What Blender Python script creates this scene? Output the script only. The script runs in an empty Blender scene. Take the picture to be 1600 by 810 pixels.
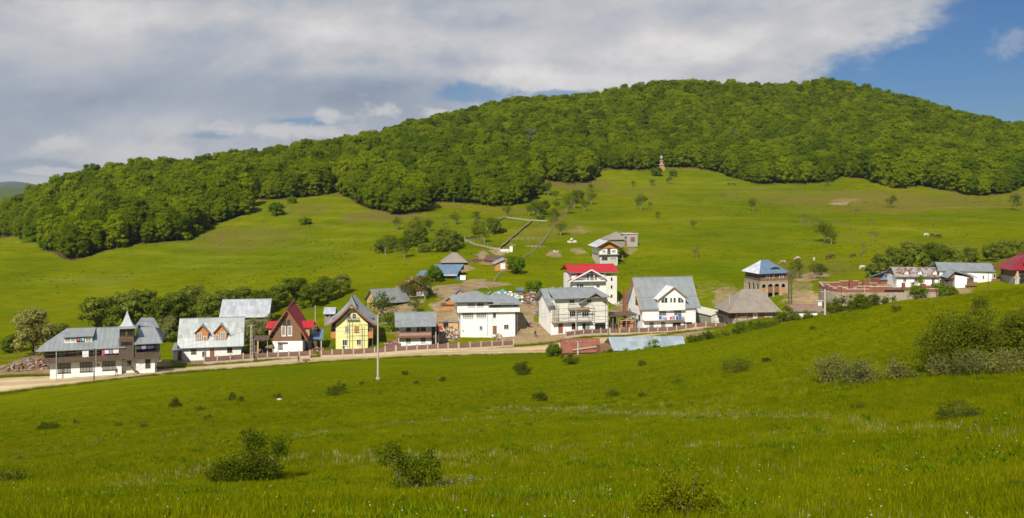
import bpy, bmesh, math, random
import numpy as np
from mathutils import Vector, Matrix, Euler

HAZE = True
random.seed(7)
rng = np.random.default_rng(11)
SC = bpy.context.scene
COL = SC.collection

# ------------------------------------------------------------------ camera
F = 1500.0            # focal length in pixels of a 1600 wide picture
HY = 292.0            # row of the horizon
CZ = 40.0             # eye height above the valley datum
cam_d = bpy.data.cameras.new('camera')
cam = bpy.data.objects.new('camera', cam_d); COL.objects.link(cam)
cam.location = (0, 0, CZ); cam.rotation_euler = (math.radians(90), 0, 0)
cam_d.sensor_width = 36; cam_d.lens = F * 36 / 1600
cam_d.shift_y = -(405 - HY) / 1600
cam_d.clip_start = 0.5; cam_d.clip_end = 30000
SC.camera = cam

# ------------------------------------------------------------------ sun and sky
SUN_AZ, SUN_EL = math.radians(16), math.radians(40)     # azimuth of the shadows right of straight ahead
to_sun = Vector((-math.sin(SUN_AZ) * math.cos(SUN_EL), -math.cos(SUN_AZ) * math.cos(SUN_EL), math.sin(SUN_EL)))
sd = bpy.data.lights.new('sun', 'SUN'); sun = bpy.data.objects.new('sun', sd); COL.objects.link(sun)
sun.rotation_euler = to_sun.to_track_quat('Z', 'Y').to_euler()
sun.location = (0, -50, 200)
sd.energy = 4.8; sd.angle = math.radians(0.53); sd.color = (1.0, 0.93, 0.80)

W = bpy.data.worlds.new('World'); SC.world = W; W.use_nodes = True
nt = W.node_tree; nt.nodes.clear()
def N(t, **k):
    n = nt.nodes.new(t)
    for a, b in k.items(): setattr(n, a, b)
    return n
def LK(a, b): nt.links.new(a, b)
def setin(n, i, v):
    if hasattr(v, 'is_linked') or isinstance(v, bpy.types.NodeSocket): nt.links.new(v, n.inputs[i])
    else: n.inputs[i].default_value = v
def M(op, a, b=0.0, c=0.0, clamp=False):
    n = N('ShaderNodeMath', operation=op, use_clamp=clamp)
    setin(n, 0, a); setin(n, 1, b)
    if len(n.inputs) > 2: setin(n, 2, c)
    return n.outputs[0]
def SM(v, lo, hi, t0=0.0, t1=1.0):
    n = N('ShaderNodeMapRange', interpolation_type='SMOOTHSTEP')
    setin(n, 0, v); n.inputs[1].default_value = lo; n.inputs[2].default_value = hi
    n.inputs[3].default_value = t0; n.inputs[4].default_value = t1
    return n.outputs[0]
def MIXC(f, a, b):
    n = N('ShaderNodeMix', data_type='RGBA')
    setin(n, 0, f)
    for i, v in ((6, a), (7, b)):
        if isinstance(v, bpy.types.NodeSocket): nt.links.new(v, n.inputs[i])
        else: n.inputs[i].default_value = (*v, 1)
    return n.outputs[2]
tc = N('ShaderNodeTexCoord'); sep = N('ShaderNodeSeparateXYZ'); LK(tc.outputs['Generated'], sep.inputs[0])
dx, dy, dz = sep.outputs
sky = N('ShaderNodeTexSky', sky_type='NISHITA'); sky.sun_disc = False
sky.sun_elevation = SUN_EL; sky.sun_rotation = math.pi + SUN_AZ
sky.altitude = 600; sky.air_density = 1.0; sky.dust_density = 0.6; sky.ozone_density = 2.0
def noise(scale, detail, rough, sx=1, sy=1, sz=1, off=(0, 0, 0), dist=0.0):
    mp = N('ShaderNodeMapping'); LK(tc.outputs['Generated'], mp.inputs[0])
    mp.inputs['Scale'].default_value = (sx, sy, sz); mp.inputs['Location'].default_value = off
    n = N('ShaderNodeTexNoise'); LK(mp.outputs[0], n.inputs['Vector'])
    n.inputs['Scale'].default_value = scale; n.inputs['Detail'].default_value = detail
    n.inputs['Roughness'].default_value = rough; n.inputs['Distortion'].default_value = dist
    return n.outputs['Fac']
def streak(scale, detail, rough, off, ry):
    mp = N('ShaderNodeMapping', vector_type='TEXTURE'); LK(tc.outputs['Generated'], mp.inputs[0]); mp.inputs['Location'].default_value = off
    mp.inputs['Rotation'].default_value = (0, ry, 0); mp.inputs['Scale'].default_value = (2.6, 1.5, 0.75)
    n = N('ShaderNodeTexNoise'); LK(mp.outputs[0], n.inputs['Vector']); n.inputs['Scale'].default_value = scale; n.inputs['Detail'].default_value = detail; n.inputs['Roughness'].default_value = rough; n.inputs['Distortion'].default_value = 0.4
    return n.outputs['Fac']
nD = M('SUBTRACT', streak(7.5, 7, 0.55, (0.3, 1.1, 0.2), math.radians(-16)), 0.5)
# domain noise used to fray every edge
nA = noise(3.2, 6, 0.55, 1, 1, 2.6, (3.1, 0.4, 1.7))
nB = noise(9.0, 7, 0.62, 1, 1, 2.2, (1.3, 5.4, 0.7), 0.3)
nC = noise(26.0, 6, 0.6, 1, 1, 1.6, (7.3, 2.4, 4.7), 0.2)
nE = M('SUBTRACT', noise(42.0, 6, 0.6, 1, 1, 1.5, (2.3, 0.4, 9.7), 0.4), 0.5)
nAc = M('SUBTRACT', nA, 0.5); nBc = M('SUBTRACT', nB, 0.5); nCc = M('SUBTRACT', nC, 0.5)
fray = M('ADD', M('MULTIPLY', nBc, 0.11), M('MULTIPLY', nCc, 0.05))
# big deck: above a slanting plane and left of a near-vertical one
e1 = M('ADD', M('ADD', dz, M('MULTIPLY', dx, -0.42)), M('MULTIPLY', dy, 0.02))
e2 = M('ADD', M('ADD', M('MULTIPLY', dy, 0.425), M('MULTIPLY', dx, -1.0)), M('MULTIPLY', dz, 0.25))
c1 = SM(M('ADD', e1, fray), -0.012, 0.028)
c2 = SM(M('ADD', e2, M('MULTIPLY', fray, 0.9)), -0.02, 0.05)
deck = M('MULTIPLY', c1, c2)
def blob(px, py, wx, wy, frayk=1.0, lo=0.25, hi=0.8):
    "soft elliptic patch round a direction"
    u0, v0 = (px - 800) / F, (HY - py) / F
    yy = M('MAXIMUM', dy, 0.05)
    u = M('SUBTRACT', M('DIVIDE', dx, yy), u0); v = M('SUBTRACT', M('DIVIDE', dz, yy), v0)
    uu = M('DIVIDE', u, wx / F); vv = M('DIVIDE', v, wy / F)
    r2 = M('ADD', M('MULTIPLY', uu, uu), M('MULTIPLY', vv, vv))
    g = M('EXPONENT', M('MULTIPLY', r2, -0.9))
    g = M('ADD', g, M('MULTIPLY', M('ADD', nBc, M('MULTIPLY', nCc, 1.1)) if wx > 125 else M('ADD', M('MULTIPLY', nCc, 0.8), M('MULTIPLY', nE, 1.5)), frayk * 1.3))
    inside = M('EXPONENT', M('MULTIPLY', r2, -0.25))
    return M('MULTIPLY', SM(g, lo, hi), SM(inside, 0.1, 0.5))
# holes of blue near the hill line
for b in ((480, 190, 60, 8), (735, 148, 75, 20), (880, 148, 70, 9), (330, 212, 50, 8), (40, 262, 120, 14)):
    deck = M('MULTIPLY', deck, M('SUBTRACT', 1.0, M('MULTIPLY', blob(*b, 0.7), 0.75)))
for b in ((840, 140, 40, 14), (1585, 66, 50, 30)):
    deck = M('MAXIMUM', deck, M('MULTIPLY', blob(*b, 1.0), 0.35))
# light and shade inside the deck
br = M('ADD', 0.56, M('MULTIPLY', nAc, 1.15)); br = M('ADD', br, M('MULTIPLY', nD, 1.5)); br = M('ADD', br, M('MULTIPLY', nBc, 0.35)); br = M('ADD', br, M('MULTIPLY', nCc, 0.25))
def addb(br, px, py, wx, wy, k):
    return M('ADD', br, M('MULTIPLY', blob(px, py, wx, wy, 0.35, 0.0, 1.0), k))
for b in ((400, 138, 260, 34, -0.20), (90, 170, 150, 30, -0.08), (690, 36, 110, 18, -0.16), (560, 60, 140, 46, 0.20), (150, 18, 150, 30, 0.26),
          (800, 55, 260, 42, 0.10), (1250, 70, 260, 40, 0.14), (640, 112, 220, 14, 0.22), (900, 128, 200, 18, 0.16), (1020, 30, 150, 30, -0.10)):
    br = addb(br, *b)
puff = None
for b in ((245, 240, 66, 17), (430, 206, 115, 13), (518, 181, 26, 13), (690, 177, 24, 8), (600, 174, 36, 12), (92, 226, 44, 12), (75, 268, 60, 6)):
    p = blob(*b, 1.3, 0.1, 0.95); puff = p if puff is None else M('MAXIMUM', puff, p)
cr = N('ShaderNodeValToRGB'); LK(br, cr.inputs[0])
el = cr.color_ramp.elements
el[0].position = 0.12; el[0].color = (2.35, 2.8, 3.55, 1)
el[1].position = 0.95; el[1].color = (6.9, 6.6, 6.5, 1)
e = el.new(0.42); e.color = (3.6, 3.9, 4.5, 1)
e = el.new(0.66); e.color = (5.0, 5.0, 5.1, 1)
cloudc = MIXC(M('MULTIPLY', puff, 0.75), cr.outputs[0], (6.0, 5.75, 5.6))
deckp = M('MAXIMUM', deck, M('MULTIPLY', puff, 0.9))
# the Nishita sky, toned to the photograph's deeper blue
hs = N('ShaderNodeMix', data_type='RGBA', blend_type='MULTIPLY'); hs.inputs[0].default_value = 1.0
LK(sky.outputs[0], hs.inputs[6]); hs.inputs[7].default_value = (0.20, 0.34, 0.52, 1)
horizon = SM(dz, -0.02, 0.10, 0.75, 0.0)
blue = MIXC(M('MULTIPLY', horizon, SM(dx, -0.6, 0.3, 1.0, 0.25)), hs.outputs[2], (3.0, 3.5, 4.6))
skyc = MIXC(M('MULTIPLY', deckp, 0.97), blue, cloudc)
bg = N('ShaderNodeBackground'); LK(skyc, bg.inputs[0]); bg.inputs[1].default_value = 0.10
wo = N('ShaderNodeOutputWorld'); LK(bg.outputs[0], wo.inputs[0])

SC.view_settings.view_transform = 'Standard'; SC.view_settings.look = 'None'
SC.view_settings.exposure = 0.2; SC.view_settings.gamma = 1.0
SC.cycles.max_bounces = 5; SC.cycles.diffuse_bounces = 2; SC.cycles.glossy_bounces = 2
SC.cycles.transmission_bounces = 2; SC.cycles.volume_bounces = 0; SC.cycles.transparent_max_bounces = 6
SC.cycles.use_adaptive_sampling = True

# ------------------------------------------------------------------ materials
def new_mat(name):
    m = bpy.data.materials.new(name); m.use_nodes = True
    return m
def mat(name, col, rough=0.8, var=0.15, scale=1.5, metal=0.0, bump=0.0, spec=0.3, coord='Object', detail=4, stretch=(1, 1, 1), col2=None, bscale=None):
    "principled colour with procedural mottling"
    m = new_mat(name); t = m.node_tree; b = t.nodes['Principled BSDF']
    tcn = t.nodes.new('ShaderNodeTexCoord'); mp = t.nodes.new('ShaderNodeMapping'); mp.inputs['Scale'].default_value = stretch
    t.links.new(tcn.outputs[coord], mp.inputs[0])
    n = t.nodes.new('ShaderNodeTexNoise'); n.inputs['Scale'].default_value = scale; n.inputs['Detail'].default_value = detail
    n.inputs['Roughness'].default_value = 0.6
    t.links.new(mp.outputs[0], n.inputs['Vector'])
    r = t.nodes.new('ShaderNodeValToRGB'); r.color_ramp.elements[0].position = 0.3; r.color_ramp.elements[1].position = 0.7
    c2 = col2 if col2 else tuple(min(1, c * (1 + var)) for c in col)
    c1 = tuple(c * (1 - var) for c in col)
    r.color_ramp.elements[0].color = (*c1, 1); r.color_ramp.elements[1].color = (*c2, 1)
    t.links.new(n.outputs['Fac'], r.inputs[0]); t.links.new(r.outputs[0], b.inputs['Base Color'])
    b.inputs['Roughness'].default_value = rough; b.inputs['Metallic'].default_value = metal
    b.inputs['Specular IOR Level'].default_value = spec
    if bump:
        bm_ = t.nodes.new('ShaderNodeBump'); bm_.inputs['Strength'].default_value = bump; bm_.inputs['Distance'].default_value = 0.05
        n2 = t.nodes.new('ShaderNodeTexNoise'); n2.inputs['Scale'].default_value = bscale or scale * 6; t.links.new(mp.outputs[0], n2.inputs['Vector'])
        t.links.new(n2.outputs['Fac'], bm_.inputs['Height']); t.links.new(bm_.outputs[0], b.inputs['Normal'])
    return m
def sheet_mat(name, col, var=0.12, bw=1.0, bh=2.0, rough=0.45, metal=0.35, rust=None, rustamt=0.0, mortar=0.006):
    "metal or board roofing laid in sheets: each sheet a little different, seams a fine line; uses the mesh's UV in metres"
    m = new_mat(name); t = m.node_tree; b = t.nodes['Principled BSDF']
    uv = t.nodes.new('ShaderNodeUVMap'); uv.uv_map = 'UVMap'
    br = t.nodes.new('ShaderNodeTexBrick'); t.links.new(uv.outputs[0], br.inputs['Vector'])
    br.inputs['Scale'].default_value = 1.0; br.inputs['Brick Width'].default_value = bw; br.inputs['Row Height'].default_value = bh
    br.inputs['Mortar Size'].default_value = mortar * 2; br.offset = 0.37
    br.inputs['Color1'].default_value = (*[c * (1 - var) for c in col], 1); br.inputs['Color2'].default_value = (*[min(1, c * (1 + var)) for c in col], 1)
    br.inputs['Mortar'].default_value = (*[c * 0.65 for c in col], 1); br.inputs['Mortar Smooth'].default_value = 0.3
    n = t.nodes.new('ShaderNodeTexNoise'); t.links.new(uv.outputs[0], n.inputs['Vector']); n.inputs['Scale'].default_value = 0.5; n.inputs['Detail'].default_value = 6
    mx = t.nodes.new('ShaderNodeMix'); mx.data_type = 'RGBA'; mx.blend_type = 'OVERLAY'; mx.inputs[0].default_value = 0.35
    t.links.new(br.outputs['Color'], mx.inputs[6]); t.links.new(n.outputs['Color'], mx.inputs[7])
    hsv = t.nodes.new('ShaderNodeHueSaturation'); hsv.inputs['Saturation'].default_value = 0.9
    mb = t.nodes.new('ShaderNodeMix'); mb.data_type = 'RGBA'; mb.blend_type = 'MULTIPLY'; mb.inputs[0].default_value = 0.45
    rr = t.nodes.new('ShaderNodeValToRGB'); rr.color_ramp.elements[0].position = 0.3; rr.color_ramp.elements[1].position = 0.7
    rr.color_ramp.elements[0].color = (0.7, 0.7, 0.7, 1); rr.color_ramp.elements[1].color = (1.15, 1.15, 1.15, 1)
    t.links.new(n.outputs['Fac'], rr.inputs[0]); t.links.new(br.outputs['Color'], mb.inputs[6]); t.links.new(rr.outputs[0], mb.inputs[7])
    out = mb.outputs[2]
    if rust:
        n2 = t.nodes.new('ShaderNodeTexNoise'); t.links.new(uv.outputs[0], n2.inputs['Vector']); n2.inputs['Scale'].default_value = 0.45; n2.inputs['Detail'].default_value = 5
        r2 = t.nodes.new('ShaderNodeValToRGB'); r2.color_ramp.elements[0].position = 0.62 - rustamt; r2.color_ramp.elements[1].position = 0.66 - rustamt
        t.links.new(n2.outputs['Fac'], r2.inputs[0])
        m2 = t.nodes.new('ShaderNodeMix'); m2.data_type = 'RGBA'; t.links.new(r2.outputs[0], m2.inputs[0]); t.links.new(out, m2.inputs[6]); m2.inputs[7].default_value = (*rust, 1)
        out = m2.outputs[2]
    t.links.new(out, b.inputs['Base Color'])
    b.inputs['Roughness'].default_value = rough; b.inputs['Metallic'].default_value = metal
    return m
def leaf_mat(name, col, trans=0.3, hue=0.05, val=0.35, patch=0.02, col2=None):
    "leaves: colour varies per tree and softly over the hill; part of the light passes through"
    m = new_mat(name); t = m.node_tree; t.nodes.clear()
    o = t.nodes.new('ShaderNodeOutputMaterial')
    oi = t.nodes.new('ShaderNodeObjectInfo'); geo = t.nodes.new('ShaderNodeNewGeometry')
    n = t.nodes.new('ShaderNodeTexNoise'); n.inputs['Scale'].default_value = patch; n.inputs['Detail'].default_value = 3
    t.links.new(geo.outputs['Position'], n.inputs['Vector'])
    n2 = t.nodes.new('ShaderNodeTexNoise'); n2.inputs['Scale'].default_value = 0.9; n2.inputs['Detail'].default_value = 2
    t.links.new(geo.outputs['Position'], n2.inputs['Vector'])
    def mth(op, a, b):
        q = t.nodes.new('ShaderNodeMath'); q.operation = op
        for i, v in enumerate((a, b)):
            if isinstance(v, bpy.types.NodeSocket): t.links.new(v, q.inputs[i])
            else: q.inputs[i].default_value = v
        return q.outputs[0]
    fac = mth('ADD', mth('MULTIPLY', n.outputs['Fac'], 1.2), mth('SUBTRACT', mth('MULTIPLY', oi.outputs['Random'], 0.8), 0.5))
    mx = t.nodes.new('ShaderNodeMix'); mx.data_type = 'RGBA'; t.links.new(fac, mx.inputs[0]); mx.clamp_factor = True
    c2 = col2 or (col[0] * 1.35, col[1] * 1.12, col[2])
    mx.inputs[6].default_value = (*[c * 0.85 for c in col], 1); mx.inputs[7].default_value = (*c2, 1)
    h = t.nodes.new('ShaderNodeHueSaturation'); t.links.new(mx.outputs[2], h.inputs['Color'])
    t.links.new(mth('ADD', mth('MULTIPLY', n2.outputs['Fac'], hue * 2), 0.5 - hue), h.inputs['Hue'])
    isl = mth('ADD', mth('MULTIPLY', geo.outputs['Random Per Island'], val), 1 - val / 2)
    t.links.new(mth('MULTIPLY', isl, mth('ADD', mth('MULTIPLY', oi.outputs['Random'], 0.3), 0.85)), h.inputs['Value'])
    d = t.nodes.new('ShaderNodeBsdfDiffuse'); tr = t.nodes.new('ShaderNodeBsdfTranslucent'); ms = t.nodes.new('ShaderNodeMixShader')
    t.links.new(h.outputs[0], d.inputs[0]); t.links.new(h.outputs[0], tr.inputs[0]); ms.inputs[0].default_value = trans
    t.links.new(d.outputs[0], ms.inputs[1]); t.links.new(tr.outputs[0], ms.inputs[2]); t.links.new(ms.outputs[0], o.inputs[0])
    return m

# ------------------------------------------------------------------ object helpers
def tag(o, label=None, cat=None, group=None, kind=None):
    if label: o['label'] = label
    if cat: o['category'] = cat
    if group: o['group'] = group
    if kind: o['kind'] = kind
    return o
def empty(name, loc=(0, 0, 0), rz=0.0):
    o = bpy.data.objects.new(name, None); COL.objects.link(o); o.location = loc; o.rotation_euler = (0, 0, rz)
    o.empty_display_size = 0.5
    return o
def obj(name, me, parent=None, m=None, loc=None, rot=None, scale=None):
    o = bpy.data.objects.new(name, me); COL.objects.link(o)
    if parent: o.parent = parent
    if m is not None and len(me.materials) == 0: me.materials.append(m)
    if loc is not None: o.location = loc
    if rot is not None: o.rotation_euler = rot
    if scale is not None: o.scale = scale if hasattr(scale, '__len__') else (scale,) * 3
    return o
def mesh_np(name, verts, faces, smooth=False):
    me = bpy.data.meshes.new(name)
    verts = np.asarray(verts, dtype=np.float32); faces = np.asarray(faces, dtype=np.int32)
    nv, nf, k = len(verts), len(faces), faces.shape[1]
    me.vertices.add(nv); me.vertices.foreach_set('co', verts.ravel())
    me.loops.add(nf * k); me.loops.foreach_set('vertex_index', faces.ravel())
    me.polygons.add(nf); me.polygons.foreach_set('loop_start', np.arange(nf, dtype=np.int32) * k)
    me.polygons.foreach_set('loop_total', np.full(nf, k, dtype=np.int32))
    me.update(calc_edges=True)
    if smooth: me.polygons.foreach_set('use_smooth', np.ones(nf, dtype=bool))
    return me

# ------------------------------------------------------------------ terrain height
def vnoise(x, y, seed=0):
    xi = np.floor(x).astype(np.int64); yi = np.floor(y).astype(np.int64); fx = x - xi; fy = y - yi
    fx = fx * fx * (3 - 2 * fx); fy = fy * fy * (3 - 2 * fy)
    def hsh(a, b):
        n = (a * 374761393 + b * 668265263 + seed * 1442695041) & 0x7fffffff
        n = ((n ^ (n >> 13)) * 1274126177) & 0x7fffffff
        return ((n ^ (n >> 16)) & 0xffff) / 65535.0
    a = hsh(xi, yi); b = hsh(xi + 1, yi); c = hsh(xi, yi + 1); d = hsh(xi + 1, yi + 1)
    return (a * (1 - fx) + b * fx) * (1 - fy) + (c * (1 - fx) + d * fx) * fy
def fbm(x, y, s, seed=0, o=4):
    v = 0; a = 0.5; t = 0
    for i in range(o):
        v = v + a * vnoise(x / s + 17.3 * i, y / s + 9.1 * i, seed + i); t += a; a *= 0.5; s *= 0.5
    return v / t - 0.5

CP = []                                                # x, y, z relative to the eye
def cp(px, py, d): CP.append(((px - 800) / F * d, d, -(py - HY) / F * d))
def cz(px, d, z): CP.append(((px - 800) / F * d, d, z))
for x in (-60, -25, 0, 25, 60): CP.append((x, -40, 4.0 + 0.02 * x)); CP.append((x, 0, -1.7 + 0.012 * x))
for a in ((0,810,22),(400,810,20.5),(800,810,20),(1200,810,19),(1600,810,18), (0,720,70),(0,650,135),(0,612,183),(200,760,42),
          (400,700,55),(400,640,95),(400,600,140),(400,583,180),(200,620,140),(200,598,178),(640,775,30),(800,700,48),(800,640,82),(800,590,130),(800,563,188),
          (600,590,150),(600,566,196),(1100,700,43),(1100,630,72),(1100,575,110),(1100,533,150),(1400,700,34),(1400,650,48),(1400,600,63),
          (1530,590,60),(1300,594,68),(1250,560,90),(1600,520,80),(1600,455,110),(1600,600,50),(1450,520,90),(1450,472,115),(1320,488,128),(1200,512,140),(950,551,165),(880,557,187),
          # road and village
          (0,600,186),(150,588,192),(300,578,200),(400,571,205),(600,557,216),(800,549,223),(850,548,225),
          (80,590,191),(240,577,200),(300,563,212),(400,553,218),(540,545,226),(640,545,224),(760,524,238),(900,523,238),
          (1040,520,236),(1100,513,245),(1180,500,240),(1200,456,268),(1400,455,243),(1500,460,236),(1600,440,240),
          (600,480,258),(650,450,280),(700,437,295),(750,440,290),(800,470,262),(720,478,255),(930,475,270),(1040,470,285),(840,455,280),
          # hillside
          (0,515,262),(0,450,330),(150,480,295),(300,440,330),(0,385,430),(0,372,600),(-100,374,640),(75,391,500),(110,408,400),(200,384,425),(285,376,435),(400,400,385),(380,335,490),
          (450,312,520),(530,300,550),(570,320,510),(640,334,480),(740,318,530),(550,400,365),(700,395,345),(640,385,365),(740,372,390),
          (800,400,340),(850,380,370),(790,340,450),(860,350,430),(840,305,560),(847,277,610),(890,287,600),(880,320,520),(930,280,620),(960,264,650),(1030,262,680),
          (1090,262,690),(1180,287,620),(1300,284,620),(1400,294,590),(1520,306,565),(1600,300,565),
          (955,415,330),(980,385,360),(1000,330,470),(1000,440,300),(1100,400,345),(1100,340,440),(1250,350,430),(1250,400,345),(1300,420,310),(1450,350,410),(1590,335,450),(1400,395,330),(1590,392,310)):
    cp(*a)
for a in ((1000,236,-37.2),(1060,241,-37.0),(1140,246,-36.6),(1250,243,-33.0),(1320,215,-29.5),(1250,190,-29),(1450,180,-25),(1600,175,-23),(1600,210,-24),(1100,190,-33),(1000,200,-36)): cz(*a)
# wooded ridge: canopy line minus tree height
for px, py, d in ((0,345,650),(60,303,610),(110,281,580),(200,260,600),(330,242,620),(460,230,680),(560,212,740),(620,192,790),(700,184,850),(770,167,940),(860,162,950),
                  (930,146,880),(1000,133,870),(1070,129,885),(1200,133,905),(1300,127,890),(1400,148,865),(1500,173,830),(1600,199,790)):
    z = (HY - py) / F * d - (10 if px == 0 else 14 if px < 100 else 17.5 if px < 350 else 16.5)
    cz(px, d, z); cz(px, d + 130, z - 16); cz(px, d + 330, z - 60)
for x, y, z in ((-420, 330, -45), (-500, 900, -60), (520, 560, 0), (560, 350, -12), (600, 800, 40), (350, 250, -20), (-300, 200, -42), (300, 100, 2), (300, 0, 8), (-300, 0, -20), (-200, 80, -30), (200, 60, -4),
                (0, 1600, -20), (-700, 1500, -70), (700, 1500, 0)): CP.append((x, y, z))
CP = np.array(CP, dtype=float)
_S = 100.0
def _phi(r2): return 0.5 * r2 * np.log(r2 + 1e-12)
_X = CP[:, :2] / _S
_K = _phi(((_X[:, None] - _X[None]) ** 2).sum(-1)) + np.eye(len(_X)) * 0.0006
_P = np.c_[np.ones(len(_X)), _X]
_A = np.block([[_K, _P], [_P.T, np.zeros((3, 3))]])
_Wt = np.linalg.solve(_A, np.r_[CP[:, 2], np.zeros(3)])
def height(x, y, detail=True):
    "world height of the ground at x, y (arrays)"
    x = np.atleast_1d(np.asarray(x, float)); y = np.atleast_1d(np.asarray(y, float)); shp = x.shape; xf = x.ravel(); yf = y.ravel(); out = np.empty(len(xf))
    for i in range(0, len(xf), 20000):
        q = np.c_[xf[i:i + 20000], yf[i:i + 20000]] / _S
        r2 = ((q ** 2).sum(1)[:, None] + (_X ** 2).sum(1)[None] - 2 * q @ _X.T).clip(0)
        out[i:i + 20000] = _phi(r2) @ _Wt[:-3] + _Wt[-3] + q @ _Wt[-2:]
    if detail:
        near = np.clip((165 - yf) / 60, 0, 1); far = np.clip((yf - 285) / 80, 0, 1)
        out += near * (0.42 * fbm(xf, yf, 9, 3) + 0.16 * fbm(xf, yf, 2.2, 8, 3) + 0.7 * fbm(xf, yf, 26, 5, 2)) * np.clip(yf / 12, 0, 1)
        # cattle terraces and folds on the hill
        far2 = far * np.clip((1.2 - (yf - 285) / 500), 0.3, 1)
        w = out * 0.9 + 5 * fbm(xf, yf, 60, 21, 3)
        out += far2 * (5.0 * fbm(xf, yf, 60, 12, 3) + 0.22 * np.sin(w * 2.2) * (0.5 + fbm(xf, yf, 90, 31, 2)) * 2)
    return (out + CZ).reshape(shp)
def h1(x, y): return float(height([x], [y])[0])
def ray(px, py): return (px - 800) / F, -(py - HY) / F
_D = np.concatenate([np.arange(8, 120, 0.5), np.arange(120, 1500, 1.0)])
_hit_cache = {}
def hit(px, py, dmin=8.0):
    "ground point seen at a pixel, first crossing beyond dmin"
    u, v = ray(px, py)
    D = _D[_D >= dmin]
    diff = (CZ + v * D) - height(u * D, D)
    k = np.where((diff[1:] <= 0) & (diff[:-1] > 0))[0]
    if len(k): i = k[0]; t = diff[i] / (diff[i] - diff[i + 1]); d = D[i] + t * (D[i + 1] - D[i])
    else: d = D[int(np.argmin(np.abs(diff)))]
    return Vector((u * d, d, h1(u * d, d)))
def at(px, d):
    "ground point in a column of the picture at a given distance"
    x = (px - 800) / F * d
    return Vector((x, d, h1(x, d)))
def poly_mask(x, y, P):
    inside = np.zeros(x.shape, bool); n = len(P)
    for i in range(n):
        x1, y1 = P[i]; x2, y2 = P[(i + 1) % n]
        c = ((y1 > y) != (y2 > y)) & (x < (x2 - x1) * (y - y1) / (y2 - y1 + 1e-12) + x1)
        inside ^= c
    return inside
# ------------------------------------------------------------------ ground masks
EDGE = [(0,372),(30,370),(72,392),(112,408),(140,401),(200,384),(286,377),(330,350),(384,336),(378,312),(420,313),(480,309),(532,300),(545,310),(565,322),(620,336),(658,333),
        (656,316),(700,316),(750,321),(800,323),(838,308),(846,280),(890,289),(930,282),(938,266),(1000,267),(1035,262),(1080,262),(1125,270),(1180,288),(1250,288),(1292,286),(1315,277),
        (1352,279),(1400,296),(1440,290),(1500,302),(1530,307),(1580,301),(1600,290)]
FP = [hit(a, b, 330) for a, b in EDGE]
FOREST = [(p.x, p.y) for p in FP]
FOREST = [(-440, 700), (-380, 655)] + FOREST + [(430, 560), (560, 600), (700, 900), (560, 1250), (-100, 1250), (-500, 850)]

road_px = [(-60,604),(0,601),(60,598),(150,592),(230,584),(300,578),(400,571),(500,563),(600,557),(700,552),(800,549),(850,547)]
ROAD = [hit(a, b, 150) for a, b in road_px]
ROAD = [(p.x, p.y) for p in ROAD] + [((px - 800) / F * d, d) for px, d in ((900, 229), (960, 233), (1040, 238), (1140, 243), (1240, 240), (1340, 228), (1440, 222), (1600, 216), (1700, 212))]
def catmull(P, n):
    P = [Vector(p) for p in P]; out = []
    for i in range(len(P) - 1):
        p0 = P[max(i - 1, 0)]; p1 = P[i]; p2 = P[i + 1]; p3 = P[min(i + 2, len(P) - 1)]
        for k in range(n):
            t = k / n
            out.append(0.5 * ((2 * p1) + (p2 - p0) * t + (2 * p0 - 5 * p1 + 4 * p2 - p3) * t * t + (3 * p1 - p0 - 3 * p2 + p3) * t ** 3))
    out.append(P[-1]); return out
ROADC = catmull(ROAD, 14)

# dirt blobs: px, py, half width px, half depth m, strength ; first number -1: uses distance instead of py
DIRT = [(815,518,20,12,1.3),(812,503,12,12,1.2),(835,530,42,14,1.3),(825,507,14,26,1.2),(700,520,34,18,1.0),(760,537,50,4.5,0.9),(560,545,12,10,0.8),(528,560,14,6,0.9),(650,527,60,10,0.7),(470,548,60,8,0.8),(330,566,50,6,0.7),(30,580,40,12,0.9),(60,570,50,16,0.8),
        (230,590,60,6,0.5),(255,575,30,8,0.8),(742,442,42,10,1.1),(700,456,36,14,0.9),(722,418,22,16,0.95),(760,405,22,20,0.85),(690,480,28,10,0.7),(780,394,22,12,0.8),(800,383,16,8,0.5),(835,385,22,8,0.7),(620,470,50,18,0.6),
        (1065,525,60,6,0.9),(1260,488,40,16,0.8),(1390,448,80,14,0.7),(1270,432,26,16,0.6),(1245,450,34,12,0.45),(1130,462,22,12,0.55),(980,520,26,16,0.8),(975,478,26,12,0.55),
        (1312,319,15,9,1.0),(1330,313,28,12,0.45),(1100,455,34,14,0.35),(905,358,26,16,0.45),(905,392,16,7,0.5),(865,398,14,6,0.6),(985,392,14,8,0.55),(330,365,8,12,0.3),
        (890,470,12,16,0.5),(870,490,30,12,0.45),(1480,462,60,12,0.6)]
DRY = [(600,338,60,18,0.7),(370,368,80,20,0.4),(845,280,24,14,0.9),(930,285,40,14,0.5),(540,305,24,12,0.6),(700,322,60,12,0.6),(800,330,60,16,0.55),(885,290,30,10,0.7),(1340,312,140,40,0.5),(1450,320,150,44,0.55),(1530,300,80,20,0.5),
       (1180,300,70,18,0.3),(1060,262,30,10,0.4),(1590,305,20,12,0.8),(1270,420,60,26,0.4),(1440,395,100,24,0.25),(860,360,60,30,0.3),(470,325,60,20,0.35),(360,385,60,20,0.3),(1010,300,60,24,0.25)]
def blobs(x, y, L, dmin=170):
    v = np.zeros(x.shape)
    nz = fbm(x, y, 7, 41, 4) * 1.5 + fbm(x, y, 26, 43, 2) * 0.7
    for px, py, wx, wy, s in L:
        c = hit(px, py, dmin); hw = wx / F * c.y
        r = np.sqrt(((x - c.x - (y - c.y) * (px - 800) / F) / hw) ** 2 + ((y - c.y) / wy) ** 2)
        v = np.maximum(v, s * np.clip((1.2 - r) * 1.8 + nz * 1.9, 0, 1))
    return v
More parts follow.
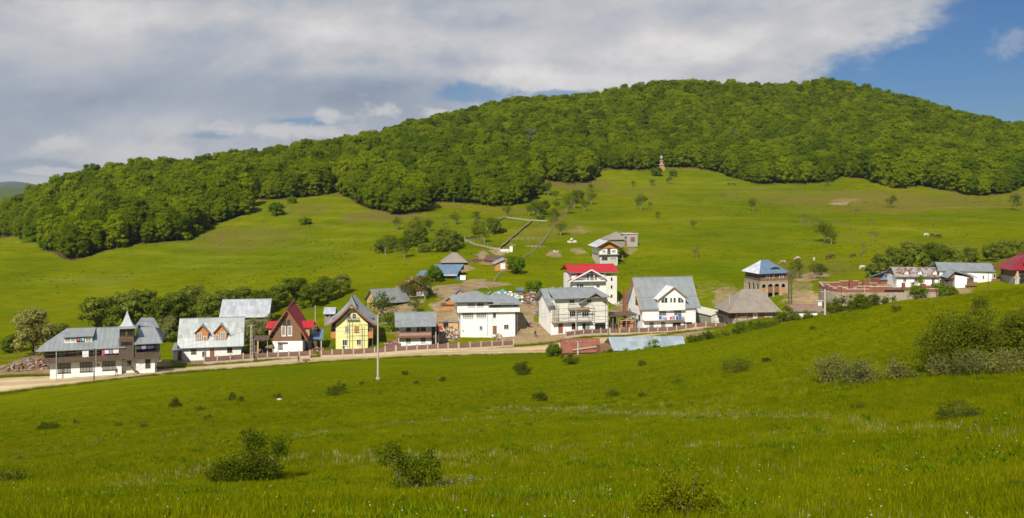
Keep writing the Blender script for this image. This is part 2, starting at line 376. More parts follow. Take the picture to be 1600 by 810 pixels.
def seg_dist(x, y, P):
    d = np.full(x.shape, 1e9)
    for (x1, y1), (x2, y2) in zip(P[:-1], P[1:]):
        vx, vy = x2 - x1, y2 - y1; L = vx * vx + vy * vy + 1e-9
        t = np.clip(((x - x1) * vx + (y - y1) * vy) / L, 0, 1)
        d = np.minimum(d, np.hypot(x - x1 - t * vx, y - y1 - t * vy))
    return d

# ------------------------------------------------------------------ terrain mesh (polar sheet round the eye)
ang = np.concatenate([np.linspace(-180, -50, 50, endpoint=False), np.linspace(-50, -31.5, 50, endpoint=False), np.linspace(-31.5, 31.5, 760), np.linspace(31.5, 50, 50)[1:], np.linspace(50, 180, 51)[1:]])
ang = np.radians(ang)
rad = np.concatenate([np.array([0.02, 2, 4, 7]), np.geomspace(9, 165, 250, endpoint=False), np.linspace(165, 300, 170, endpoint=False), np.geomspace(300, 1150, 190, endpoint=False), np.geomspace(1150, 1500, 10)])
AA, RR = np.meshgrid(ang, rad)
gx, gy = RR * np.sin(AA), RR * np.cos(AA)
gz = height(gx, gy)
far = np.clip((RR - 1150) / 300, 0, 1); gz = gz * (1 - far) + (-40) * far
nr, na = gx.shape
vid = np.arange(nr * na).reshape(nr, na)
faces = np.stack([vid[:-1, :-1], vid[:-1, 1:], vid[1:, 1:], vid[1:, :-1]], -1).reshape(-1, 4)[:, ::-1]
me = mesh_np('ground', np.stack([gx, gy, gz], -1).reshape(-1, 3), faces, True)
X1, Y1 = gx.ravel(), gy.ravel()
sel = (Y1 > 150) & (Y1 < 760) & (np.abs(X1) < 0.62 * Y1)
dirt = np.zeros(X1.shape); dirt[sel] = blobs(X1[sel], Y1[sel], DIRT)
dryv = np.zeros(X1.shape); dryv[sel] = blobs(X1[sel], Y1[sel], DRY)
s2 = (Y1 > 150) & (Y1 < 260) & (np.abs(X1) < 0.8 * Y1)
rdst = np.full(X1.shape, 1e3); rdst[s2] = seg_dist(X1[s2], Y1[s2], [(p.x, p.y) for p in ROADC])
dirt = np.maximum(dirt, np.clip((5.4 - rdst + fbm(X1, Y1, 3, 77) * 2.0) * 0.9, 0, 1))
paths = [[(908,296),(885,330),(866,352)], [(340,362),(348,372),(345,380)], [(905,300),(917,288),(912,282)], [(1100,285),(1200,300),(1330,300)], [(1250,345),(1330,372),(1420,395)], [(960,300),(1060,318),(1180,312),(1290,318)], [(1180,300),(1260,330),(1340,362),(1500,385)], [(560,345),(640,352),(700,340)], [(330,370),(420,378),(560,398)]]
for kp, p in enumerate(paths):
    P = [hit(a, b, 300) for a, b in p]; P = [(q.x, q.y) for q in P]
    dd = np.full(X1.shape, 1e3); dd[sel] = seg_dist(X1[sel], Y1[sel], P)
    dryv = np.maximum(dryv, np.clip(1.6 - dd / 1.3, 0, 1) * (0.8 if kp < 3 else 0.35))
# pale seed-head bands in the foreground meadow
BANDS = [([(770,638),(900,640),(1040,648),(1180,655),(1330,663),(1480,676),(1600,690)], 1.0, 1.0), ([(440,690),(540,672),(660,662),(780,655)], 0.8, 0.5), ([(150,775),(300,735),(480,715),(640,722),(800,715)], 1.8, 0.45),
         ([(860,640),(1010,632),(1150,628)], 0.5, 0.4), ([(540,720),(700,712),(900,705)], 1.2, 0.35)]
band = np.zeros(X1.shape); sf = (Y1 > 8) & (Y1 < 130) & (np.abs(X1) < 0.62 * Y1)
BANDW = []
for p, w, s in BANDS:
    P = [hit(a, b, 8) for a, b in p]; P = [(q.x, q.y) for q in P]; BANDW.append((P, w, s))
    dd = seg_dist(X1[sf], Y1[sf], P) + fbm(X1[sf], Y1[sf], 3, 55) * 2.0
    band[sf] = np.maximum(band[sf], np.clip(1.4 - np.abs(dd) / w, 0, 1) * s)
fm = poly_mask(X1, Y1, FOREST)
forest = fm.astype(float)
tw = (Y1 > 285) & (Y1 < 760)
terr = np.zeros(X1.shape); zz1 = gz.ravel(); w_ = (zz1 - CZ) * 0.9 + 5 * fbm(X1, Y1, 60, 21, 3)
terr[tw] = ((np.sin(w_ * 2.2) * 0.5 + 0.5) ** 3 * np.clip(0.35 + 2.2 * fbm(X1, Y1, 70, 33, 3), 0, 1))[tw] * np.clip((Y1[tw] - 285) / 60, 0, 1)
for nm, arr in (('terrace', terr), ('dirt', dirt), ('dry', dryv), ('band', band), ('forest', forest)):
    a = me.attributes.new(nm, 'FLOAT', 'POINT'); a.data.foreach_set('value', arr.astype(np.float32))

def ground_material():
    m = new_mat('meadow'); t = m.node_tree; b = t.nodes['Principled BSDF']; b.inputs['Roughness'].default_value = 0.95; b.inputs['Specular IOR Level'].default_value = 0.0
    geo = t.nodes.new('ShaderNodeNewGeometry')
    def nz(s, det=4, r=0.6, st=(1, 1, 1), dist=0.0):
        mp = t.nodes.new('ShaderNodeMapping'); mp.inputs['Scale'].default_value = st; t.links.new(geo.outputs['Position'], mp.inputs[0])
        n = t.nodes.new('ShaderNodeTexNoise'); n.inputs['Scale'].default_value = s; n.inputs['Detail'].default_value = det; n.inputs['Roughness'].default_value = r; n.inputs['Distortion'].default_value = dist
        t.links.new(mp.outputs[0], n.inputs['Vector']); return n.outputs['Fac']
    def ramp(f, a, c, ca=(0, 0, 0), cb=(1, 1, 1)):
        r = t.nodes.new('ShaderNodeValToRGB'); r.color_ramp.elements[0].position = a; r.color_ramp.elements[1].position = c
        r.color_ramp.elements[0].color = (*ca, 1); r.color_ramp.elements[1].color = (*cb, 1); t.links.new(f, r.inputs[0]); return r.outputs[0]
    def mix(f, a, c, mode='MIX', fac=1.0):
        x = t.nodes.new('ShaderNodeMix'); x.data_type = 'RGBA'; x.blend_type = mode
        if isinstance(f, bpy.types.NodeSocket): t.links.new(f, x.inputs[0])
        else: x.inputs[0].default_value = f
        for i, v in ((6, a), (7, c)):
            if isinstance(v, bpy.types.NodeSocket): t.links.new(v, x.inputs[i])
            else: x.inputs[i].default_value = (*v, 1)
        return x.outputs[2]
    def att(n):
        a = t.nodes.new('ShaderNodeAttribute'); a.attribute_name = n; return a.outputs['Fac']
    g1 = mix(ramp(nz(0.012, 4), 0.35, 0.65), GRASS_A, GRASS_B)
    g1 = mix(ramp(nz(0.09, 5, 0.65, (1, 1, 3)), 0.38, 0.66), g1, GRASS_C)
    g1 = mix(ramp(nz(0.7, 5, 0.7), 0.25, 0.75, (0.72, 0.74, 0.7), (1.24, 1.22, 1.2)), g1, g1)
    fine = ramp(nz(1.1, 8, 0.78), 0.3, 0.7, (0.74, 0.77, 0.7), (1.26, 1.2, 1.25))
    g1 = mix(1.0, g1, fine, 'MULTIPLY')
    mid = ramp(nz(0.22, 4, 0.6, (0.5, 1.2, 1)), 0.32, 0.66, (0.80, 0.84, 0.8), (1.13, 1.08, 1.1))
    g1 = mix(1.0, g1, mid, 'MULTIPLY')
    x_ = t.nodes.new('ShaderNodeMath'); x_.operation = 'MULTIPLY'; t.links.new(att('terrace'), x_.inputs[0]); x_.inputs[1].default_value = 0.45
    g1 = mix(x_.outputs[0], g1, (0.21, 0.225, 0.04))
    big = ramp(nz(0.02, 5, 0.6), 0.36, 0.64, (0.80, 0.86, 0.9), (1.16, 1.08, 1.0)); g1 = mix(1.0, g1, big, 'MULTIPLY')
    g1 = mix(att('band'), g1, (0.21, 0.22, 0.05))
    dryc = mix(ramp(nz(0.5, 5, 0.7), 0.3, 0.7), (0.17, 0.12, 0.035), (0.14, 0.13, 0.025))
    dm = t.nodes.new('ShaderNodeMath'); dm.operation = 'MULTIPLY'; dm.use_clamp = True; t.links.new(att('dry'), dm.inputs[0]); dm.inputs[1].default_value = 1.25
    g1 = mix(dm.outputs[0], g1, dryc)
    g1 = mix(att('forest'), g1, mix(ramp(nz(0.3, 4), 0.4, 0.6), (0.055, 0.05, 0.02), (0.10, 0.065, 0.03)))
    dc = mix(ramp(nz(0.25, 6, 0.7), 0.35, 0.65), (0.22, 0.155, 0.085), (0.38, 0.285, 0.16))
    dc = mix(ramp(nz(1.6, 5, 0.7), 0.55, 0.75), dc, (0.15, 0.11, 0.06))
    e1 = t.nodes.new('ShaderNodeMath'); e1.operation = 'MULTIPLY_ADD'; t.links.new(nz(0.55, 7, 0.75), e1.inputs[0]); e1.inputs[1].default_value = 1.1; e1.inputs[2].default_value = -0.55
    e2 = t.nodes.new('ShaderNodeMath'); e2.operation = 'ADD'; t.links.new(e1.outputs[0], e2.inputs[0]); t.links.new(att('dirt'), e2.inputs[1])
    g1 = mix(ramp(e2.outputs[0], 0.34, 0.60), g1, dc)
    t.links.new(g1, b.inputs['Base Color'])
    bp = t.nodes.new('ShaderNodeBump'); bp.inputs['Strength'].default_value = 0.55; bp.inputs['Distance'].default_value = 0.5
    t.links.new(nz(0.9, 7, 0.7), bp.inputs['Height']); t.links.new(bp.outputs[0], b.inputs['Normal'])
    return m
GRASS_A, GRASS_B, GRASS_C = (0.112, 0.148, 0.0010), (0.150, 0.163, 0.0015), (0.130, 0.174, 0.0010)
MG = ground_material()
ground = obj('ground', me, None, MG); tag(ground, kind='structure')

# road ribbon
def ribbon(name, C, w, m, lift=0.06, jit=0.35, seed=1, cross=13):
    C = [Vector((p[0], p[1])) for p in C]; V = []; n = len(C)
    xs = np.linspace(-1, 1, cross)
    for i, p in enumerate(C):
        t = (C[min(i + 1, n - 1)] - C[max(i - 1, 0)]).normalized(); nn = Vector((-t.y, t.x))
        for s in xs:
            ww = w / 2 * (1 + jit * (fbm(np.array([i * 2.1]), np.array([s * 9.0]), 7, seed)[0]) * 2 * (abs(s) > 0.9))
            q = p + nn * s * ww; V.append((q.x, q.y, 0))
    V = np.array(V); V[:, 2] = height(V[:, 0], V[:, 1]) + lift - 0.05 * (np.tile(np.abs(xs), n) > 0.9)
    fs = [[i * cross + k, (i + 1) * cross + k, (i + 1) * cross + k + 1, i * cross + k + 1] for i in range(n - 1) for k in range(cross - 1)]
    o = obj(name, mesh_np(name, V, np.array(fs)[:, ::-1], True), None, m); tag(o, kind='structure')
    a = o.data.attributes.new('across', 'FLOAT', 'POINT'); a.data.foreach_set('value', np.tile(np.abs(xs), n).astype(np.float32)); return o
M_road = mat('road_dirt', (0.50, 0.385, 0.235), 0.95, 0.16, 0.35, bump=0.3, coord='Object', detail=8)
t_ = M_road.node_tree; b_ = t_.nodes['Principled BSDF']; src = b_.inputs['Base Color'].links[0].from_socket; a_ = t_.nodes.new('ShaderNodeAttribute'); a_.attribute_name = 'across'
r_ = t_.nodes.new('ShaderNodeValToRGB'); t_.links.new(a_.outputs['Fac'], r_.inputs[0]); e_ = r_.color_ramp.elements; e_[0].position = 0.0; e_[0].color = (.80, .84, .74, 1); e_[1].position = 1.0; e_[1].color = (.72, .74, .60, 1)
for ps, c_ in ((0.16, (.82, .86, .76, 1)), (0.26, (1.12, 1.1, 1.08, 1)), (0.44, (1.08, 1.08, 1.06, 1)), (0.56, (.92, .92, .88, 1)), (0.8, (.88, .88, .80, 1))): q_ = e_.new(ps); q_.color = c_
m_ = t_.nodes.new('ShaderNodeMix'); m_.data_type = 'RGBA'; m_.blend_type = 'MULTIPLY'; m_.inputs[0].default_value = 1.0; t_.links.new(src, m_.inputs[6]); t_.links.new(r_.outputs[0], m_.inputs[7]); t_.links.new(m_.outputs[2], b_.inputs['Base Color'])
ribbon('dirt_road', ROADC, 9.4, M_road)

# ------------------------------------------------------------------ far country on the left
def far_hill(name, pts, d0, d1, m, base=-60, amp=6.0):
    "a broad hill: a crest line of (px,py) at distance d1, falling to base at d0"
    n = 90; P = np.array(pts, float); px = np.linspace(P[0, 0], P[-1, 0], n); py = np.interp(px, P[:, 0], P[:, 1]); V = []
    R = 26
    for j in range(R):
        s = j / (R - 1) * 1.6
        d = d0 + (d1 - d0) * s
        for i in range(n):
            zc = CZ + (HY - py[i]) / F * d1
            x = (px[i] - 800) / F * d
            prof = math.sin(min(s, 1) * math.pi / 2) if s <= 1 else max(0.0, 1 - (s - 1) * 1.2)
            V.append((x, d, base + (zc - base) * prof + amp * float(fbm(np.array([x]), np.array([d]), d1 * 0.08, 5)[0]) * min(1, s * 2)))
    fs = [[j * n + i, j * n + i + 1, (j + 1) * n + i + 1, (j + 1) * n + i] for j in range(R - 1) for i in range(n - 1)]
    o = obj(name, mesh_np(name, V, fs, True), None, m); tag(o, kind='structure')
M_far = mat('far_pasture', (0.11, 0.16, 0.03), 0.95, 0.4, 0.012, coord='Object', col2=(0.05, 0.09, 0.015))
M_mtn = mat('far_mountain_forest', (0.03, 0.06, 0.02), 0.95, 0.3, 0.004, coord='Object')
far_hill('far_hill', [(-900,302),(-500,294),(-200,292),(-50,293),(0,293),(40,294),(80,296),(160,300),(400,310)], 900, 2300, M_far, -60, 5)
far_hill('far_mountain', [(-900,280),(-500,276),(-250,284),(-80,290),(-10,286),(15,283.5),(38,285),(60,290),(120,296),(300,300)], 5000, 7600, M_mtn, -60, 8)
# plain that carries the ground to the horizon
V = []
for r in (1400, 12000):
    for k in range(64):
        a = k / 64 * 2 * math.pi; V.append((r * math.cos(a), r * math.sin(a), -42 if r < 2000 else -60))
fs = [[k, (k + 1) % 64, 64 + (k + 1) % 64, 64 + k] for k in range(64)]
tag(obj('plain', mesh_np('plain', V, np.array(fs)[:, ::-1]), None, M_far), kind='structure')

# ------------------------------------------------------------------ leaf clouds
def ico(sub=1):
    bm = bmesh.new(); bmesh.ops.create_icosphere(bm, subdivisions=sub, radius=1.0)
    v = np.array([q.co[:] for q in bm.verts]); f = np.array([[q.index for q in p.verts] for p in bm.faces]); bm.free(); return v, f
ICO1, ICOF1 = ico(1); ICO2, ICOF2 = ico(2)
def leaf_quads(P, Nn, size, rg, aspect=0.7, tilt=0.6):
    n = len(P); Nn = Nn / (np.linalg.norm(Nn, axis=1, keepdims=True) + 1e-9)
    Nn = Nn + rg.normal(0, tilt, (n, 3)); Nn /= np.linalg.norm(Nn, axis=1, keepdims=True)
    a = rg.normal(0, 1, (n, 3)); u = np.cross(Nn, a); u /= np.linalg.norm(u, axis=1, keepdims=True); v = np.cross(Nn, u)
    s = (size * rg.uniform(0.6, 1.35, n))[:, None]
    q = np.stack([P - u * s * 0.5, P + v * s * aspect * 0.5, P + u * s * 0.5, P - v * s * aspect * 0.5], 1)
    return q.reshape(-1, 3), np.arange(n * 4).reshape(n, 4)
def crown_mesh(name, lobes, n, size, rg, core=0.78, tilt=0.6, m=None, under=0.35, shell=(0.82, 1.08)):
    "lobes: (x,y,z,rx,rz). Leaves scatter over the lobes' shells; a small core closes the inside."
    L = np.array(lobes, float); area = L[:, 3] * (L[:, 3] + L[:, 4]); p = area / area.sum(); k = rg.choice(len(L), n, p=p)
    d = rg.normal(0, 1, (n, 3)); d /= np.linalg.norm(d, axis=1, keepdims=True)
    flip = (d[:, 2] < 0) & (rg.random(n) > under); d[flip, 2] *= -1
    R = np.stack([L[k, 3], L[k, 3], L[k, 4]], 1); rr = rg.uniform(shell[0], shell[1], n)[:, None]
    P = L[k, :3] + d * R * rr
    V, Fq = leaf_quads(P, d / R, size, rg, 0.75, tilt)
    me = bpy.data.meshes.new(name)
    allv = [V]; tris = []; off = len(V)
    if core > 0:
        for l in L:
            vv = ICO1 * np.array([l[3], l[3], l[4]]) * core * rg.uniform(0.85, 1.1, (len(ICO1), 1)) + l[:3]
            allv.append(vv); tris.append(ICOF1 + off); off += len(vv)
    V = np.concatenate(allv); Fl = [tuple(f) for f in Fq.tolist()] + ([tuple(f) for f in np.concatenate(tris).tolist()] if tris else [])
    me.from_pydata(V.tolist(), [], Fl)
    if m: me.materials.append(m)
    return me
def tube_np(path, radii, seg=6):
    "tapered tube along a path; returns verts, quad faces"
    V, Fc = [], []; path = [Vector(p) for p in path]
    for i, p in enumerate(path):
        t = (path[min(i + 1, len(path) - 1)] - path[max(i - 1, 0)])
        t = t.normalized() if t.length > 1e-6 else Vector((0, 0, 1))
        a = t.orthogonal().normalized(); b = t.cross(a)
        for k in range(seg):
            an = 2 * math.pi * k / seg; V.append(p + (a * math.cos(an) + b * math.sin(an)) * radii[i])
    for i in range(len(path) - 1):
        for k in range(seg): Fc.append((i * seg + k, i * seg + (k + 1) % seg, (i + 1) * seg + (k + 1) % seg, (i + 1) * seg + k))
    return [tuple(v) for v in V], Fc
def tubes_mesh(name, tubes, m=None, seg=6):
    V, Fc = [], []
    for path, radii in tubes:
        v, f = tube_np(path, radii, seg); o = len(V); V += v; Fc += [tuple(i + o for i in q) for q in f]
    me = bpy.data.meshes.new(name); me.from_pydata(V, [], Fc)
    if m: me.materials.append(m)
    return me
M_bark = mat('bark', (0.13, 0.10, 0.075), 0.9, 0.35, 3, bump=0.3, stretch=(1, 1, 0.3))
M_palebark = mat('pale_bark', (0.26, 0.23, 0.19), 0.9, 0.3, 3, stretch=(1, 1, 0.3))
M_leaf = leaf_mat('beech_leaves', (0.125, 0.208, 0.0015), 0.45, 0.025, 0.35, 0.016, (0.225, 0.280, 0.002))
M_leaf_orch = leaf_mat('orchard_leaves', (0.11, 0.165, 0.008), 0.4, 0.03, 0.6, 0.05)
M_leaf_dark = leaf_mat('dark_shrub_leaves', (0.095, 0.135, 0.008), 0.35, 0.04, 0.7, 0.3, (0.16, 0.18, 0.012))
M_leaf_pale = leaf_mat('pale_willow_leaves', (0.19, 0.22, 0.06), 0.3, 0.03, 0.5, 0.2)
M_leaf_sage = leaf_mat('grey_shrub_leaves', (0.125, 0.150, 0.040), 0.2, 0.03, 0.6, 0.3)
M_leaf_yel = leaf_mat('yellow_shrub_leaves', (0.22, 0.25, 0.006), 0.35, 0.04, 0.6, 0.5)
M_leaf_bright = leaf_mat('bright_leaves', (0.11, 0.20, 0.008), 0.35, 0.02, 0.5, 0.3)
M_blossom = leaf_mat('greyish_leaves', (0.17, 0.21, 0.09), 0.3, 0.02, 0.5, 0.2)

def beech_lobes(rg, R=4.6, Ht=16.5, base=1.0, n=40):
    "rounded forest crown reaching low, cauliflower top"
    L = [(0, 0, base + (Ht - base) * 0.46, R * 0.84, (Ht - base) * 0.48)]
    for i in range(n):
        z = rg.uniform(0.05, 0.98); a = i * 2.399 + rg.normal(0, 0.35)
        prof = math.sqrt(max(0.08, 1 - abs(z - 0.45) ** 2.4 / 0.27)) if z > 0.45 else 0.84 + 0.16 * z / 0.45
        rr = R * prof * rg.uniform(0.68, 0.86); lr = R * rg.uniform(0.15, 0.27)
        L.append((rr * math.cos(a), rr * math.sin(a), base + (Ht - base - lr) * z, lr, lr * rg.uniform(0.7, 0.95)))
    return L
NFV = 12; BEECH = []
for v in range(NFV):
    rg = np.random.default_rng(100 + v)
    Ht = rg.uniform(12.0, 14.5); R = rg.uniform(4.2, 5.4)
    cm = crown_mesh('crown', beech_lobes(rg, R, Ht), 4600, 0.48, rg, 0.87, 0.50, M_leaf)
    tm = tubes_mesh('trunk', [([(0, 0, -0.8), (0.1, 0, 3), (0, 0.1, Ht * 0.62)], [0.3, 0.22, 0.1]), ([(0.05, 0, 2.4), (1.2, -0.8, 5), (2.0, -1.2, 7.5)], [0.15, 0.1, 0.05]), ([(0.05, 0, 2.8), (-1.0, -1.0, 5.2), (-1.8, -1.5, 7)], [0.14, 0.1, 0.05])], M_bark)
    BEECH.append((cm, tm, R, Ht))

# ------------------------------------------------------------------ forest layout
pts = []
sp = 6.3
ys = np.arange(380, 1150, sp * 0.87)
for r, y in enumerate(ys):
    xs = np.arange(-0.62 * y, 0.62 * y, sp) + (r % 2) * sp / 2
    pts.append(np.c_[xs, np.full(len(xs), y)])
pts = np.concatenate(pts); pts += rng.uniform(-0.42, 0.42, pts.shape) * sp
pts = pts[poly_mask(pts[:, 0], pts[:, 1], FOREST)]
# keep a margin from the edge so crowns do not lean over the grass too far, then add the edge row itself
zz = height(pts[:, 0], pts[:, 1])
sc = rng.uniform(0.66, 1.34, len(pts)) * (0.90 + 0.7 * (fbm(pts[:, 0], pts[:, 1], 60, 5) + 0.25))
var = rng.integers(0, NFV, len(pts)); rotz = rng.uniform(0, 6.283, len(pts))
order = np.argsort(pts[:, 1])
sky_line = np.full(1700 + 400, -9.0); vis = np.zeros(len(pts)); keep = np.zeros(len(pts), bool)
gl_ang = np.radians(np.linspace(-36, 36, 500)); grid_r = np.arange(20, 1200, 6.0)
GH = height(np.outer(grid_r, np.sin(gl_ang)) / 1.0, np.outer(grid_r, np.cos(gl_ang)))
for i in order:
    x, y = pts[i]; z = zz[i]; Ht = BEECH[var[i]][3] * sc[i]; R = BEECH[var[i]][2] * sc[i]
    pxc = 800 + F * x / y; hw = max(1, int(R / y * F)); a, b = int(pxc - hw) + 200, int(pxc + hw) + 200
    if b < 1 or a > 1990: continue
    a = max(a, 0); b = min(b, 1999)
    top = (z + Ht - CZ) / y * F; bot = (z - CZ) / y * F
    cur = sky_line[a:b + 1] if len(sky_line[a:b + 1]) else np.array([9e9])
    cur = np.where(cur < -8.99, bot, cur)
    vh = np.clip(top - np.maximum(cur, bot), 0, None).mean()
    inframe = (0 <= pxc <= 1600)
    vis[i] = vh * 2 * hw if inframe else 0
    if top > cur.mean() - 14: keep[i] = True
    # block with the solid part of the crown
    c2 = slice(a + (b - a) // 5, b - (b - a) // 5 + 1)
    sky_line[c2] = np.maximum(np.where(sky_line[c2] < -8.99, -999, sky_line[c2]), top - 0.15 * (top - bot))
print('forest', len(pts), keep.sum(), (vis > 20).sum())
idx = np.where(keep)[0]; idx = idx[np.argsort(-vis[idx])]
NIND = 296
ind, rest = idx[:NIND], idx[NIND:]
for i in ind:
    v = int(var[i]); s = float(sc[i])
    e = empty('forest_tree', (pts[i, 0], pts[i, 1], zz[i]), float(rotz[i])); e.scale = (s, s, s)
    obj('crown', BEECH[v][0], e); obj('trunk', BEECH[v][1], e)
    tag(e, 'leafy green deciduous tree, one of the mass of the hillside wood', 'tree', 'trees of the hillside wood')

# geometry-node scatter of proto meshes on points
def scatter(name, P, rot, scl, pick, protos, m=None, kind='stuff', label=None, cat=None):
    me = bpy.data.meshes.new(name); me.vertices.add(len(P)); me.vertices.foreach_set('co', np.asarray(P, np.float32).ravel())
    a = me.attributes.new('rot', 'FLOAT_VECTOR', 'POINT'); a.data.foreach_set('vector', np.asarray(rot, np.float32).ravel())
    a = me.attributes.new('scl', 'FLOAT', 'POINT'); a.data.foreach_set('value', np.asarray(scl, np.float32))
    a = me.attributes.new('pick', 'INT', 'POINT'); a.data.foreach_set('value', np.asarray(pick, np.int32))
    o = obj(name, me)
    ng = bpy.data.node_groups.new(name + '_scatter', 'GeometryNodeTree')
    ng.interface.new_socket('Geometry', in_out='INPUT', socket_type='NodeSocketGeometry'); ng.interface.new_socket('Geometry', in_out='OUTPUT', socket_type='NodeSocketGeometry')
    gi = ng.nodes.new('NodeGroupInput'); go = ng.nodes.new('NodeGroupOutput'); ip = ng.nodes.new('GeometryNodeInstanceOnPoints')
    gs = ng.nodes.new('GeometryNodeGeometryToInstance')
    for k, pr in reversed(list(enumerate(protos))):
        oi = ng.nodes.new('GeometryNodeObjectInfo'); oi.inputs['Object'].default_value = pr; oi.inputs['As Instance'].default_value = True; oi.transform_space = 'ORIGINAL'
        ng.links.new(oi.outputs['Geometry'], gs.inputs[0])
    def na(nm, ty):
        q = ng.nodes.new('GeometryNodeInputNamedAttribute'); q.data_type = ty; q.inputs[0].default_value = nm; return q.outputs[0]
    jn = ng.nodes.new('GeometryNodeJoinGeometry')
    for k, pr in reversed(list(enumerate(protos))):
        oi = ng.nodes.new('GeometryNodeObjectInfo'); oi.inputs['Object'].default_value = pr; oi.inputs['As Instance'].default_value = True; oi.transform_space = 'ORIGINAL'
        ng.links.new(oi.outputs['Geometry'], jn.inputs[0])
    ng.nodes.remove(gs)
    ng.links.new(gi.outputs[0], ip.inputs['Points']); ng.links.new(jn.outputs[0], ip.inputs['Instance'])
    ip.inputs['Pick Instance'].default_value = True
    ng.links.new(na('pick', 'INT'), ip.inputs['Instance Index']); 
    e2r = ng.nodes.new('FunctionNodeEulerToRotation'); ng.links.new(na('rot', 'FLOAT_VECTOR'), e2r.inputs[0]); ng.links.new(e2r.outputs[0], ip.inputs['Rotation'])
    ng.links.new(na('scl', 'FLOAT'), ip.inputs['Scale']); ng.links.new(ip.outputs[0], go.inputs[0])
    md = o.modifiers.new('scatter', 'NODES'); md.node_group = ng
    tag(o, label, cat, None, kind)
    return o
def proto(name, me):
    return bpy.data.objects.new(name, me)           # not linked: only its geometry is used by the scatter
fprotos = [proto('forest_crown_shape', b[0]) for b in BEECH]
R3 = np.zeros((len(rest), 3)); R3[:, 2] = rotz[rest]
scatter('forest', np.c_[pts[rest], zz[rest]], R3, sc[rest], var[rest], fprotos, label='dense green beech wood covering the long hill behind the village', cat='forest')
# dark understory at the wood's edge: young growth closing the gaps below the crowns
UN = []
for (x1, y1), (x2, y2) in zip(FOREST[2:-7], FOREST[3:-7]):
    L = math.hypot(x2 - x1, y2 - y1); n = max(1, int(L / 3.0))
    for k in range(n):
        t = (k + rng.random()) / n; UN.append((x1 + (x2 - x1) * t + rng.normal(0, 0.8), y1 + (y2 - y1) * t + 3.5 + rng.random() * 6))
UN = np.array(UN)
# ------------------------------------------------------------------ trees and shrubs one can tell apart
def limb_tree(seed, Ht, spread, n_limb, leaves, size, mleaf, mbark, lean=0.0, lobes_r=(0.13, 0.21), bare=False, core=0.0):
    rg = np.random.default_rng(seed)
    tubes = [([(0, 0, -0.4), (0.02 * Ht + lean * 0.2, 0, Ht * 0.18), (lean * 0.6, 0.03 * Ht, Ht * 0.42), (lean, 0, Ht * 0.75)], [0.030 * Ht, 0.022 * Ht, 0.015 * Ht, 0.006 * Ht])]
    L = []
    for i in range(n_limb):
        a = i * 2.4 + rg.normal(0, 0.3); t = rg.uniform(0.14, 0.5); r = spread * rg.uniform(0.55, 1.0)
        b = Vector((lean * t, 0, Ht * t)); e = Vector((lean + r * math.cos(a), r * math.sin(a), Ht * min(0.95, t + rg.uniform(0.15, 0.42))))
        mid = (b + e) / 2 + Vector((0, 0, Ht * 0.04)); tubes.append(([b, mid, e], [0.012 * Ht, 0.008 * Ht, 0.003 * Ht]))
        for q in range(3):
            p = mid.lerp(e, rg.uniform(0.1, 1.05)); lr = Ht * rg.uniform(*lobes_r)
            o = Vector((p.x + rg.normal(0, lr * 0.6), p.y + rg.normal(0, lr * 0.6), p.z + rg.uniform(-0.2, 0.5) * lr)); L.append((*o, lr, lr * 0.8))
            if bare: tubes.append(([p, p.lerp(o, 1.2) + Vector((rg.normal(0, .3), rg.normal(0, .3), rg.uniform(0, .5)))], [0.004 * Ht, 0.0015 * Ht]))
    if not bare:
        for q in range(4): a = rg.uniform(0, 6.28); L.append((spread * .6 * math.cos(a), spread * .6 * math.sin(a), Ht * rg.uniform(0.22, 0.4), Ht * lobes_r[0], Ht * lobes_r[0]))
        for q in range(3): L.append((lean + rg.normal(0, spread * 0.25), rg.normal(0, spread * 0.25), Ht * rg.uniform(0.72, 0.9), Ht * lobes_r[1], Ht * lobes_r[1] * 0.8))
    cm = crown_mesh('crown', L, leaves, size, rg, core, 0.8, mleaf, under=0.7, shell=(0.35, 1.1))
    return cm, tubes_mesh('trunk', tubes, mbark, 5)
# unit height meshes (scaled per tree)
ORCH = [limb_tree(200 + i, 6.0, 1.9, 9, 1100, 0.30, M_leaf_orch, M_palebark, lean=(-0.4, 0.3, 0.8, -0.7)[i]) for i in range(4)]
SPARSE = [limb_tree(220 + i, 6.0, 1.9, 7, 480, 0.24, M_leaf_dark, M_palebark, lean=(-0.8, 0.7)[i], bare=True) for i in range(2)]
def dense_lobes(rg, R, Ht, n=14, base=0.5):
    L = [(0, 0, base + (Ht - base) * 0.45, R * 0.7, (Ht - base) * 0.42)]
    for i in range(n):
        z = rg.uniform(0.05, 1.0); a = i * 2.399 + rg.normal(0, 0.4); prof = math.sqrt(max(0.06, 1 - (abs(z - 0.4) / 0.66) ** 2))
        lr = R * rg.uniform(0.2, 0.4); rr = (R - lr * 0.8) * prof; L.append((rr * math.cos(a), rr * math.sin(a), base + (Ht - base - lr) * z, lr, lr * rg.uniform(0.8, 1.1)))
    return L
def dense_tree(seed, R, Ht, leaves, size, mleaf):
    rg = np.random.default_rng(seed)
    return (crown_mesh('crown', dense_lobes(rg, R, Ht, 20), leaves, size, rg, 0.74, 0.6, mleaf, shell=(0.8, 1.16)), tubes_mesh('trunk', [([(0, 0, -0.8), (0, 0.1, Ht * 0.5)], [0.22, 0.08]), ([(0, 0, 0.4), (0.7, 0.3, Ht * 0.4)], [0.1, 0.04])], M_bark))
M_leaf_hedge = leaf_mat('alder_leaves', (0.145, 0.200, 0.012), 0.4, 0.03, 0.6, 0.06, (0.21, 0.245, 0.03))
DENSE = [dense_tree(240 + i, 3.1, 6.6, 2600, 0.34, M_leaf_hedge) for i in range(4)]
WILLOW = [dense_tree(250 + i, 3.1, 7.6, 4200, 0.26, M_leaf_pale) for i in range(2)]
